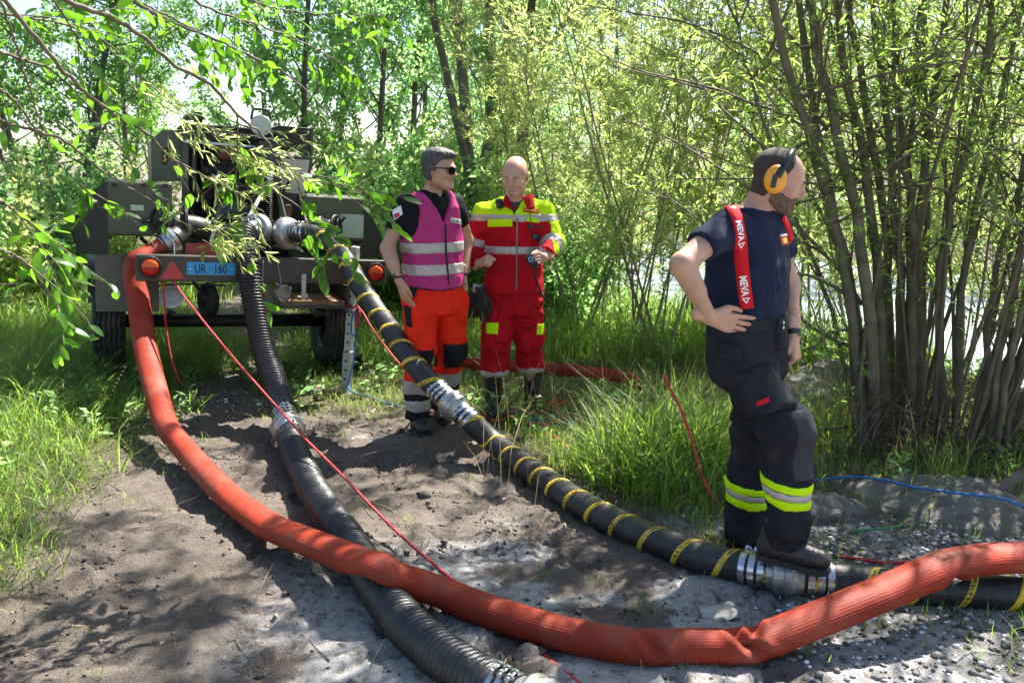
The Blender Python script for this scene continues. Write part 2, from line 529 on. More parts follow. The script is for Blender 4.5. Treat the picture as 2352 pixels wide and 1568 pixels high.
# ================================================================ hoses, couplings, ropes
M_RUB = mat('black_rubber', (0.014, 0.014, 0.015), 0.5, 0, 0.3, 14, 0.25, 90, dirt=(0.09, 0.08, 0.07), dscale=9, damt=0.3)
M_RIB = mat('ribbed_rubber', (0.014, 0.014, 0.015), 0.42, 0, 0.3, 14, 0.2, 60, dirt=(0.10, 0.088, 0.075), dscale=7, damt=0.35)
M_RED = mat('red_hose_rubber', (0.265, 0.028, 0.011), 0.65, 0, 0.25, 3, 0.12, 160, dirt=(0.20, 0.115, 0.080), dscale=5, damt=0.5, spec=0.22)
M_ALU = mat('cast_aluminium', (0.40, 0.40, 0.385), 0.42, 0.85, 0.18, 30, 0.15, 120, dirt=(0.25, 0.23, 0.2), dscale=12, damt=0.5)
M_STEEL = mat('zinc_steel', (0.48, 0.49, 0.50), 0.28, 1.0, 0.12, 40, 0.05, 100)
M_YEL = mat('yellow_stripe', (0.70, 0.46, 0.02), 0.55, 0, 0.2, 20, 0.1, 80, dirt=(0.12, 0.10, 0.06), dscale=14, damt=0.8)
M_INK = mat('black_ink', (0.015, 0.014, 0.012), 0.6, 0, 0.1)
M_ROPER = mat('red_rope', (0.52, 0.022, 0.028), 0.6, 0, 0.2, 60, 0.5, 300)
M_ROPEB = mat('blue_rope', (0.015, 0.16, 0.42), 0.55, 0, 0.25, 60, 0.5, 300)
M_ROPEG = mat('green_rope', (0.02, 0.34, 0.08), 0.55, 0, 0.2, 60, 0.5, 300)

def curve_of(spec, step):
    """spec: (px, py, 'g', z) resting height or (px, py, 'y', distance)"""
    P = [gnd(s[0], s[1], s[3]) if s[2] == 'g' else at(s[0], s[1], s[3]) for s in spec]
    P = [np.array(p) for p in P]
    L = sum(np.linalg.norm(P[i + 1] - P[i]) for i in range(len(P) - 1))
    return spline(P, max(8, int(L / step)))
def arclen(P): return np.concatenate([[0], np.cumsum(np.linalg.norm(np.diff(P, axis=0), axis=1))])
def nearest_s(P, q):
    i = int(np.argmin(np.linalg.norm(P - np.array(q), axis=1)))
    return i, arclen(P)[i]
def point_at(P, s):
    d = arclen(P)
    p = np.array([np.interp(s, d, P[:, k]) for k in range(3)])
    q = np.array([np.interp(s + 0.01, d, P[:, k]) for k in range(3)]) - np.array([np.interp(s - 0.01, d, P[:, k]) for k in range(3)])
    return p, q / np.linalg.norm(q)

def clamp_band(p, t, r, w, parent, bolt=None, name='clamp_band'):
    m = MB().lathe([(-w / 2, r), (-w / 2, r + 0.0035), (w / 2, r + 0.0035), (w / 2, r)], p, t, 28)
    if bolt is not None:
        b = np.array(bolt, float); b -= np.array(t) * np.dot(b, t); b /= np.linalg.norm(b)
        side = np.cross(t, b); c = np.array(p) + b * (r + 0.010)
        m.cyl(c - side * 0.024, c + side * 0.024, 0.0055, k=8)
        m.box(c - side * 0.014, (0.010, 0.018, w * 0.9), basis(side, b, t)).box(c + side * 0.014, (0.010, 0.018, w * 0.9), basis(side, b, t))
        m.cyl(c + side * 0.024, c + side * 0.033, 0.009, k=6)
    return m.build(name, M_STEEL, parent)
def coupling(parent, P, s, r, bolt=(0, 0, 1), big=1.0, bands=3, w=0.02, gap=0.013):
    """claw coupling joining two hose lengths: two shanks, two claw rings, clamp bands on both sides"""
    p, t = point_at(P, s)
    o = empty('coupling', (0, 0, 0), parent=parent)
    R = r * 1.34 * big
    m = MB().lathe([(-0.075, r * 0.8), (-0.075, r * 1.02), (-0.05, r * 1.05), (-0.045, r * 1.24), (-0.030, R), (-0.004, R), (-0.003, R * 0.985), (-0.0005, R * 0.985), (0, R * 0.9)], p, t, 36)
    m.build('claw_ring', M_ALU, o)
    m = MB().lathe([(0.0005, R * 0.9), (0.001, R * 0.985), (0.003, R * 0.985), (0.004, R), (0.028, R), (0.032, R * 0.94), (0.05, r * 1.10), (0.062, r * 1.05), (0.075, r * 1.02), (0.075, r * 0.8)], p, t, 36)
    m.build('claw_ring', M_ALU, o)
    T = Vector(t); u = np.array(T.orthogonal().normalized()); v = np.cross(t, u)
    for k in range(6):
        a = k * math.pi / 3 + 0.4
        d = math.cos(a) * u + math.sin(a) * v
        sgn = -1 if k % 2 else 1
        MB().box(p + d * (R + 0.002) + t * 0.016 * sgn, (0.016, 0.030, 0.010), basis(d, np.cross(t, d), t), 0.002).build('lug', M_ALU, o)
    for sg in (-1, 1):
        for k in range(bands):
            pp, tt = point_at(P, s + sg * (0.09 + k * (w + gap)))
            clamp_band(pp, tt, r * 1.015, w, o, bolt if (k == 0 or sg < 0) else None)
    return o

# ---- red layflat hose
RED = curve_of([(386, 556, 'y', 6.30), (345, 578, 'y', 6.22), (312, 596, 'y', 6.12), (306, 615, 'y', 6.10), (311, 650, 'y', 6.06), (325, 739, 'y', 5.93), (337, 812, 'y', 5.75), (354, 881, 'y', 5.50), (368, 932, 'y', 5.30),
                (385, 982, 'y', 5.06), (425, 1032, 'y', 4.84), (480, 1094, 'g', 0.11), (540, 1152, 'g', 0.085), (625, 1210, 'g', 0.09), (725, 1250, 'g', 0.14), (790, 1276, 'g', 0.185), (850, 1300, 'g', 0.21), (905, 1322, 'g', 0.17), (1000, 1354, 'g', 0.085),
                (1100, 1394, 'g', 0.062), (1175, 1420, 'g', 0.06), (1276, 1450, 'g', 0.06), (1376, 1472, 'g', 0.06), (1476, 1485, 'g', 0.06), (1600, 1483, 'g', 0.06), (1702, 1482, 'g', 0.064), (1751, 1472, 'g', 0.075),
                (1876, 1422, 'g', 0.125), (2026, 1362, 'g', 0.185), (2130, 1317, 'g', 0.225), (2190, 1294, 'g', 0.235), (2260, 1285, 'g', 0.225), (2351, 1281, 'g', 0.215), (2480, 1284, 'g', 0.16), (2700, 1310, 'g', 0.07)], 0.016)
def red_hose():
    root = empty('delivery_hose', tuple(gnd(1276, 1450, 0)))
    root['label'] = 'orange-red ribbed hose sweeping from the trailer across the mud and over both black hoses'
    root['category'] = 'hose'
    P = RED; d = arclen(P); n = len(P); k = 144; r0 = 0.0645
    T, N, B = frames(P)
    up = np.array([0, 0, 1.0]) - T * T[:, 2:3]
    bad = np.linalg.norm(up, axis=1) < 0.25
    up[bad] = np.cross(T[bad], [1, 0, 0])
    up /= np.linalg.norm(up, axis=1)[:, None]
    sd_ = np.cross(T, up)
    for _ in range(30):                                   # keep the frame turning gently along the steep part
        up[1:-1] = (up[:-2] + up[1:-1] + up[2:]) / 3
        up -= T * np.sum(up * T, 1)[:, None]; up /= np.linalg.norm(up, axis=1)[:, None]
    sd_ = np.cross(T, up)
    a = np.linspace(0, 2 * math.pi, k, endpoint=False)
    rib = 0.0004 * np.array([1, 0, -1, 0])[np.arange(k) % 4]
    R = np.full((n, k), r0) + rib
    flat = 0.12 + 0.06 * np.sin(d * 2.1)
    ca, sa = np.cos(a), np.sin(a)
    def kink(px, py, zz, ang, depth, wd, skew=0.0):
        i, s0 = nearest_s(P, gnd(px, py, zz))
        da = np.angle(np.exp(1j * (a - ang)))
        s = s0 + skew * da
        u = (d[:, None] - s[None, :]) / wd
        lobe = np.exp(-(da / 0.95) ** 2)[None, :]
        R[:] -= depth * np.exp(-u * u) * lobe
        R[:] += depth * 0.25 * np.exp(-((np.abs(u) - 1.9) / 0.7) ** 2) * lobe
    # angle 0 = up, pi/2 = towards sd_
    kink(1492, 1485, 0.06, 0.75, 0.030, 0.020, 0.03)
    kink(1712, 1482, 0.065, 0.95, 0.050, 0.024, 0.04)
    kink(1735, 1476, 0.07, 0.15, 0.034, 0.022, -0.03)
    kink(385, 982, 0.2, 0.7, 0.016, 0.022, 0.02)
    kink(860, 1304, 0.2, 3.14, 0.030, 0.09)
    kink(875, 1309, 0.2, -0.2, -0.014, 0.05)
    kink(2165, 1304, 0.23, 2.8, 0.040, 0.04)
    i, s0 = nearest_s(P, at(306, 606, 6.1))
    R *= 1 - 0.10 * np.exp(-((d - s0) / 0.03) ** 2)[:, None] * (1 + np.cos(a - 2.2))[None, :]
    # low, slow unevenness of a soft wall
    gs, ga = np.meshgrid(d * 5, np.arange(k) / k * 4, indexing='ij')
    R += (0.0016 * fbm(np.stack([gs.ravel(), ga.ravel()], 1), 3, 9)).reshape(n, k)
    V = P[:, None, :] + up[:, None, :] * (R * (1 - flat[:, None]) * ca[None, :])[:, :, None] + sd_[:, None, :] * (R * (1 + flat[:, None]) * sa[None, :])[:, :, None]
    ii_ = np.arange(n - 1)[:, None] * k; j = np.arange(k)[None, :]; j2 = (j + 1) % k
    F = np.stack([ii_ + j, ii_ + j2, ii_ + k + j2, ii_ + k + j], -1).reshape(-1, 4)
    o = link('hose_tube', np_mesh('hose_tube', V.reshape(-1, 3), F, smooth=True), M_RED, root)
    # end cuff with its wire binding, pushed on the trailer outlet
    p, t = point_at(P, 0.05)
    clamp_band(p, t, 0.067, 0.006, root, name='wire_binding')
    p, t = point_at(P, 0.11); clamp_band(p, t, 0.067, 0.006, root, name='wire_binding')
    c = empty('coupling', parent=root)
    p, t = point_at(P, 0.0)
    MB().lathe([(0.035, 0.064), (0.035, 0.074), (0.005, 0.078), (0.003, 0.088), (-0.02, 0.090), (-0.022, 0.084), (-0.026, 0.084), (-0.028, 0.092), (-0.055, 0.090), (-0.06, 0.07)], p, t, 36).build('claw_ring', M_ALU, c)
    for kk in range(4):
        TT = Vector(t); u = np.array(TT.orthogonal().normalized()); v = np.cross(t, u); aa = kk * math.pi / 2 + 0.3
        dd = math.cos(aa) * u + math.sin(aa) * v
        MB().box(p + dd * 0.091 - t * 0.012, (0.012, 0.026, 0.010), basis(dd, np.cross(t, dd), t), 0.002).build('lug', M_ALU, c)
    # worn black print on the falling length
    o2 = MB()
    for (px, py) in ((0, 0), (0, 1), (0, 2)):
        pass
    fix_children(root)
def fix_children(root):
    """children were built in place coordinates: keep them there under an empty that stands elsewhere"""
    inv = Matrix.Translation(-root.location)
    for ch in root.children:
        ch.matrix_parent_inverse = inv
# ---- ribbed suction hose
RIB = curve_of([(590, 527, 'y', 6.44), (572, 528, 'y', 6.34), (562, 545, 'y', 6.22), (569, 603, 'y', 6.10), (578, 672, 'y', 6.05), (592, 740, 'y', 5.97), (608, 809, 'y', 5.83), (631, 877, 'y', 5.63), (648, 935, 'y', 5.42), (662, 987, 'g', 0.13),
                (677, 1036, 'g', 0.10), (710, 1107, 'g', 0.085), (747, 1167, 'g', 0.08), (800, 1242, 'g', 0.08), (858, 1335, 'g', 0.08), (925, 1424, 'g', 0.08), (1000, 1492, 'g', 0.08), (1065, 1537, 'g', 0.08), (1135, 1578, 'g', 0.08), (1260, 1640, 'g', 0.08), (1420, 1700, 'g', 0.08)], 0.004)
def ribbed_hose():
    root = empty('suction_hose', tuple(gnd(925, 1424, 0)))
    tag(root, 'black corrugated hose running from the trailer down under the red hose to the bottom edge', 'hose')
    P = RIB; d = arclen(P); r = 0.076
    ph = d / 0.025 * 2 * math.pi
    k = 28
    ang = np.linspace(0, 2 * math.pi, k, endpoint=False)
    R = r + 0.0056 * np.cos(ph[:, None] + ang[None, :])                    # one spiral rib
    R = R + 0.0012 * fbm(np.stack([np.repeat(d * 30, k), np.tile(np.arange(k) * 0.3, len(P))], 1), 2, 4).reshape(len(P), k)
    i1, s1 = nearest_s(P, gnd(662, 985, 0.13)); i2, s2 = nearest_s(P, gnd(1235, 1628, 0.08))
    for s_ in (s1, s2):
        f = sstep(0.20, 0.17, np.abs(d - s_))[:, None]
        R = R * (1 - f) + f * (r * 0.985)
    V, F = tube_arrays(P, R, k)
    link('hose_tube', np_mesh('hose_tube', V, F, smooth=True), M_RIB, root)
    coupling(root, P, s1, r, bolt=(0.2, -0.3, 1))
    coupling(root, P, s2, r, bolt=(0.2, -0.3, 1))
    c = empty('coupling', parent=root)
    p, t = point_at(P, 0.02)
    MB().lathe([(0.05, 0.07), (0.05, 0.084), (0.02, 0.088), (0.015, 0.112), (-0.03, 0.118), (-0.05, 0.112), (-0.05, 0.06)], p, t, 36).build('claw_ring', M_ALU, c)
    for q in range(3):
        pp, tt = point_at(P, 0.09 + 0.03 * q); clamp_band(pp, tt, 0.077, 0.018, c, (0, -1, 0.5))
    fix_children(root)
# ---- smooth pressure hose with spiral yellow stripe
BAN = curve_of([(655, 537, 'y', 6.52), (690, 535, 'y', 6.44), (725, 539, 'y', 6.40), (757, 557, 'y', 6.34), (795, 600, 'y', 6.20), (822, 649, 'y', 6.03), (859, 706, 'y', 5.82), (890, 748, 'y', 5.66), (921, 795, 'y', 5.46), (963, 850, 'y', 5.28), (1000, 891, 'y', 5.20), (1042, 931, 'y', 5.12), (1088, 974, 'y', 5.02),
                (1139, 1020, 'g', 0.11), (1201, 1066, 'g', 0.075), (1251, 1101, 'g', 0.07), (1326, 1151, 'g', 0.068), (1401, 1192, 'g', 0.068), (1476, 1228, 'g', 0.068), (1576, 1267, 'g', 0.068), (1656, 1290, 'g', 0.07), (1801, 1318, 'g', 0.077), (1926, 1332, 'g', 0.072), (2076, 1348, 'g', 0.07), (2226, 1357, 'g', 0.07), (2351, 1365, 'g', 0.07), (2500, 1372, 'g', 0.07), (2760, 1385, 'g', 0.07)], 0.011)
def text_2d(s, size=1.0, bold=0.0):
    cu = bpy.data.curves.new('t', 'FONT'); cu.body = s; cu.size = size; cu.align_x = 'CENTER'; cu.align_y = 'CENTER'
    cu.resolution_u = 2; cu.offset = bold
    o = bpy.data.objects.new('t', cu); COL.objects.link(o)
    bpy.context.view_layer.update()
    dg = bpy.context.evaluated_depsgraph_get()
    me = bpy.data.meshes.new_from_object(o.evaluated_get(dg))
    V = np.array([v.co[:] for v in me.vertices]); F = [tuple(p.vertices) for p in me.polygons]
    bpy.data.objects.remove(o); bpy.data.curves.remove(cu); bpy.data.meshes.remove(me)
    return V, F
def banded_hose():
    root = empty('pressure_hose', tuple(gnd(1476, 1228, 0)))
    tag(root, 'smooth black hose with spiral yellow stripe running from the trailer past all three men', 'hose')
    P = BAN; d = arclen(P); r = 0.0675; k = 32
    T, N, B = frames(P)
    up = np.tile([0, 0, 1.0], (len(P), 1)) - T * T[:, 2:3]; up /= np.linalg.norm(up, axis=1)[:, None]
    sd_ = np.cross(T, up)                                                    # right-hand side seen along the run: towards the camera
    ang = np.linspace(0, 2 * math.pi, k, endpoint=False)
    R = r * (1 + 0.006 * fbm(np.stack([np.repeat(d * 3, k), np.tile(np.arange(k) * 0.2, len(P))], 1), 2, 14)).reshape(len(P), k)
    V = P[:, None, :] + up[:, None, :] * (R * np.cos(ang))[:, :, None] + sd_[:, None, :] * (R * np.sin(ang))[:, :, None]
    i_ = np.arange(len(P) - 1)[:, None] * k; j = np.arange(k)[None, :]; j2 = (j + 1) % k
    F = np.stack([i_ + j, i_ + j2, i_ + k + j2, i_ + k + j], -1).reshape(-1, 4)
    link('hose_tube', np_mesh('hose_tube', V.reshape(-1, 3), F, smooth=True), M_RUB, root)
    # stripe: angle runs with the length
    i3, s3 = nearest_s(P, gnd(1326, 1151, 0.068))
    pitch = 0.186
    sg = -1.0
    def on(s, th, off):
        p = np.stack([np.interp(s, d, P[:, q]) for q in range(3)], -1)
        uu = np.stack([np.interp(s, d, up[:, q]) for q in range(3)], -1); ss = np.stack([np.interp(s, d, sd_[:, q]) for q in range(3)], -1)
        return p + (uu * np.cos(th)[..., None] + ss * np.sin(th)[..., None]) * (r + off)
    def theta(s): return sg * 2 * math.pi * (s - s3) / pitch + 0.9
    s = np.arange(0.15, d[-1] - 0.1, 0.008)
    hw = 0.0135
    rows = [on(s + o_, theta(s), f) for o_, f in ((-hw, 0.0003), (-hw, 0.0016), (hw, 0.0016), (hw, 0.0003))]
    V = np.stack(rows, 1).reshape(-1, 3); n = len(s)
    a0 = np.arange(n - 1) * 4
    F = np.concatenate([np.stack([a0 + q, a0 + q + 1, a0 + q + 5, a0 + q + 4], 1) for q in range(3)])
    st = link('stripe', np_mesh('stripe', V, F, smooth=False), M_YEL, root)
    # lettering along the stripe
    circ = math.hypot(2 * math.pi * (r + 0.002), pitch)
    V1, F1 = text_2d('s & d 10 bar', 0.0255, 0.0006); V2, F2 = text_2d('water', 0.0255, 0.0006)
    nturn = int((d[-1] - 0.3) / pitch)
    m = MB()
    for q in range(-24, nturn):
        odd = q % 2
        th0 = 1.05 if not odd else 0.15
        s0 = s3 + (0.9 - th0) / (2 * math.pi) * pitch + q * pitch
        if s0 < 0.4 or s0 > d[-1] - 0.5: continue
        Vt, Ft = (V1, F1) if not odd else (V2, F2)
        # x of the text climbs the stripe: theta falls as s grows
        u = Vt[:, 0] / circ
        ss = s0 + u * pitch + Vt[:, 1] * 0.9 * (-1)
        th = th0 - u * 2 * math.pi
        m.add(on(ss, th, 0.0022), Ft)
    m.build('lettering', M_INK, st)['kind'] = 'stuff'
    ia, sa_ = nearest_s(P, at(1042, 931, 5.12)); ib, sb_ = nearest_s(P, gnd(1806, 1318, 0.085))
    coupling(root, P, sa_, r, bolt=(-0.6, -0.3, 0.5))
    coupling(root, P, sb_, r, bolt=(0.5, 0.6, 0.9), w=0.026, gap=0.012)
    c = empty('coupling', parent=root)
    p, t = point_at(P, 0.03)
    MB().lathe([(0.07, 0.06), (0.07, 0.078), (0.045, 0.084), (0.03, 0.112), (0.0, 0.122), (-0.03, 0.122), (-0.05, 0.112), (-0.05, 0.06)], p, t, 36).build('claw_ring', M_ALU, c)
    for q in range(4):
        pp, tt = point_at(P, 0.115 + 0.026 * q); clamp_band(pp, tt, 0.0685, 0.016, c, (0, 0, 1))
    fix_children(root)
red_hose(); ribbed_hose(); banded_hose()

# flat folded red hose lying in the grass behind the men
def flat_hose():
    base = [(1000, 826, 7.3), (1060, 838, 7.1), (1130, 848, 6.9), (1200, 850, 6.75), (1290, 857, 6.6), (1380, 865, 6.5), (1440, 876, 6.42), (1470, 893, 6.35)]
    P = spline([np.array(at(a, b, c)) for a, b, c in base], 60)
    P[:, 2] = np.maximum(P[:, 2], 0.03)
    up = np.array([0.0, 0.12, 1.0]); hw = 0.045
    V = []
    T, N, B = frames(P)
    for i, p in enumerate(P):
        n = np.cross(T[i], up); n /= np.linalg.norm(n)
        wv = hw * (1 + 0.08 * math.sin(i * 0.5)); th = 0.006
        for a_, b_ in ((-1, -1), (-1, 1), (0, 1.5), (1, 1), (1, -1), (0, -1.5)):
            V.append(p + up * wv * (a_ + 0.55) + n * th * b_ + n * 0.01 * math.sin(i * 0.4))
    k = 6; n_ = len(P); i_ = np.arange(n_ - 1)[:, None] * k; j = np.arange(k)[None, :]; j2 = (j + 1) % k
    F = np.stack([i_ + j, i_ + j2, i_ + k + j2, i_ + k + j], -1).reshape(-1, 4)
    o = link('flat_hose', np_mesh('flat_hose', np.array(V), F, smooth=True), M_RED)
    tag(o, 'flat empty red hose lying on edge in the grass behind the two men', 'hose')
flat_hose()

# ---- ropes
def rope(spec, label, m, r=0.0065, n=None, name='rope'):
    P = [np.array(gnd(s[0], s[1], s[3]) if s[2] == 'g' else at(s[0], s[1], s[3])) for s in spec]
    L = sum(np.linalg.norm(P[i + 1] - P[i]) for i in range(len(P) - 1))
    C = spline(P, n or max(10, int(L / 0.02)))
    d = arclen(C); k = 8
    ang = np.linspace(0, 2 * math.pi, k, endpoint=False)
    R = r * (1 + 0.10 * np.cos(3 * (ang[None, :]) + d[:, None] / 0.035 * 2 * math.pi))
    V, F = tube_arrays(C, R, k)
    o = link(name, np_mesh(name, V, F, smooth=True), m)
    return tag(o, label, 'rope')
rope([(398, 645, 'y', 6.03), (430, 690, 'y', 5.9), (520, 802, 'y', 5.5), (610, 905, 'y', 5.2), (662, 962, 'y', 5.0), (700, 1006, 'g', 0.26), (780, 1085, 'g', 0.17), (900, 1210, 'g', 0.08), (985, 1285, 'g', 0.03), (1045, 1335, 'g', 0.015), (1110, 1390, 'g', 0.012), (1200, 1462, 'g', 0.012), (1260, 1512, 'g', 0.012), (1340, 1575, 'g', 0.012), (1400, 1620, 'g', 0.012)],
     'taut red rope slanting from the trailer beam across the ribbed hose to the bottom', M_ROPER)
rope([(375, 645, 'y', 6.05), (380, 735, 'y', 6.05), (392, 815, 'y', 5.98), (408, 866, 'y', 5.9), (417, 895, 'g', 0.02), (404, 907, 'g', 0.012), (360, 906, 'g', 0.012), (300, 900, 'g', 0.015), (240, 905, 'g', 0.03), (200, 912, 'g', 0.04), (175, 905, 'g', 0.05), (190, 896, 'g', 0.05), (240, 893, 'g', 0.04), (300, 896, 'g', 0.03), (345, 903, 'g', 0.03), (300, 912, 'g', 0.04), (230, 914, 'g', 0.06), (205, 905, 'g', 0.07), (250, 898, 'g', 0.06), (310, 890, 'g', 0.03), (290, 884, 'g', 0.02), (262, 890, 'g', 0.04), (225, 900, 'g', 0.08), (215, 915, 'g', 0.07), (260, 917, 'g', 0.06), (330, 910, 'g', 0.03)],
     'red rope hanging from the trailer beam and coiled on the ground at its left', M_ROPER)
rope([(806, 700, 'y', 6.50), (800, 703, 'y', 6.53), (795, 708, 'y', 6.56), (812, 706, 'y', 6.48), (822, 703, 'y', 6.44), (826, 720, 'y', 6.40), (824, 745, 'y', 6.40), (818, 752, 'y', 6.42), (816, 735, 'y', 6.44), (820, 708, 'y', 6.44), (832, 716, 'y', 6.3), (860, 762, 'y', 6.1), (900, 815, 'y', 5.85), (936, 856, 'y', 5.75), (960, 890, 'y', 5.72), (975, 935, 'g', 0.05), (1010, 950, 'g', 0.03), (1075, 955, 'g', 0.03)],
     'red rope knotted round the drilled prop and running behind the striped hose', M_ROPER)
rope([(800, 712, 'y', 6.50), (794, 716, 'y', 6.56), (808, 718, 'y', 6.46), (816, 716, 'y', 6.46), (820, 735, 'y', 6.45), (818, 760, 'y', 6.45), (812, 772, 'y', 6.46), (806, 760, 'y', 6.47), (809, 730, 'y', 6.47), (815, 722, 'y', 6.46), (817, 780, 'y', 6.46), (812, 830, 'y', 6.46), (803, 868, 'y', 6.46), (800, 885, 'y', 6.46), (806, 898, 'y', 6.42), (825, 907, 'g', 0.012), (850, 910, 'g', 0.012), (872, 920, 'g', 0.012), (900, 928, 'g', 0.012), (935, 937, 'g', 0.012), (990, 948, 'g', 0.02), (1080, 952, 'g', 0.02)],
     'blue rope looped on the drilled prop and trailing over the ground to the men', M_ROPEB)
rope([(1115, 948, 'g', 0.05), (1122, 960, 'g', 0.04), (1150, 965, 'g', 0.02), (1185, 943, 'g', 0.06), (1200, 940, 'g', 0.05), (1235, 950, 'g', 0.03), (1262, 962, 'g', 0.02), (1290, 964, 'g', 0.02), (1250, 972, 'g', 0.02), (1200, 968, 'g', 0.02), (1175, 958, 'g', 0.04), (1210, 950, 'g', 0.05), (1255, 940, 'g', 0.06), (1262, 925, 'g', 0.09), (1280, 920, 'g', 0.07), (1305, 925, 'g', 0.05), (1275, 932, 'g', 0.06), (1290, 948, 'g', 0.05), (1300, 960, 'g', 0.05), (1235, 985, 'g', 0.02), (1270, 1000, 'g', 0.02), (1290, 1015, 'g', 0.02), (1305, 1030, 'g', 0.02), (1318, 1036, 'g', 0.02)],
     'red rope tangled in the grass around the tall boots', M_ROPER)
rope([(1180, 930, 'g', 0.06), (1190, 945, 'g', 0.04), (1215, 955, 'g', 0.035), (1240, 962, 'g', 0.03), (1262, 970, 'g', 0.02), (1300, 964, 'g', 0.03), (1320, 970, 'g', 0.03), (1290, 976, 'g', 0.02), (1240, 968, 'g', 0.02), (1205, 960, 'g', 0.03), (1185, 948, 'g', 0.05), (1175, 938, 'g', 0.06)],
     'blue rope tangled in the grass by the toe of the tall boots', M_ROPEB)
rope([(1524, 862, 'y', 4.55), (1545, 905, 'y', 4.5), (1568, 950, 'y', 4.45), (1590, 1015, 'y', 4.38), (1608, 1080, 'y', 4.28), (1630, 1130, 'y', 4.18), (1655, 1165, 'g', 0.03), (1700, 1200, 'g', 0.02), (1780, 1240, 'g', 0.015), (1880, 1268, 'g', 0.015), (1950, 1280, 'g', 0.015), (2040, 1292, 'g', 0.015), (2120, 1285, 'g', 0.02), (2190, 1262, 'g', 0.05), (2260, 1250, 'g', 0.09), (2351, 1248, 'g', 0.1), (2480, 1255, 'g', 0.05)],
     'red rope coming down out of the tall grass and round behind the standing man', M_ROPER)
rope([(1560, 1080, 'g', 0.03), (1700, 1100, 'g', 0.03), (1850, 1104, 'g', 0.03), (1930, 1096, 'g', 0.07), (1985, 1096, 'g', 0.11), (2040, 1104, 'g', 0.14), (2100, 1118, 'g', 0.16), (2200, 1132, 'g', 0.19), (2290, 1142, 'g', 0.18), (2352, 1163, 'g', 0.15), (2480, 1215, 'g', 0.08)],
     'blue rope lying across the low grey boulder', M_ROPEB)
rope([(1962, 1218, 'g', 0.02), (1995, 1215, 'g', 0.02), (2030, 1213, 'g', 0.02), (2070, 1207, 'g', 0.02)], 'short green cord on the pebbles before the boulder', M_ROPEG, 0.005)
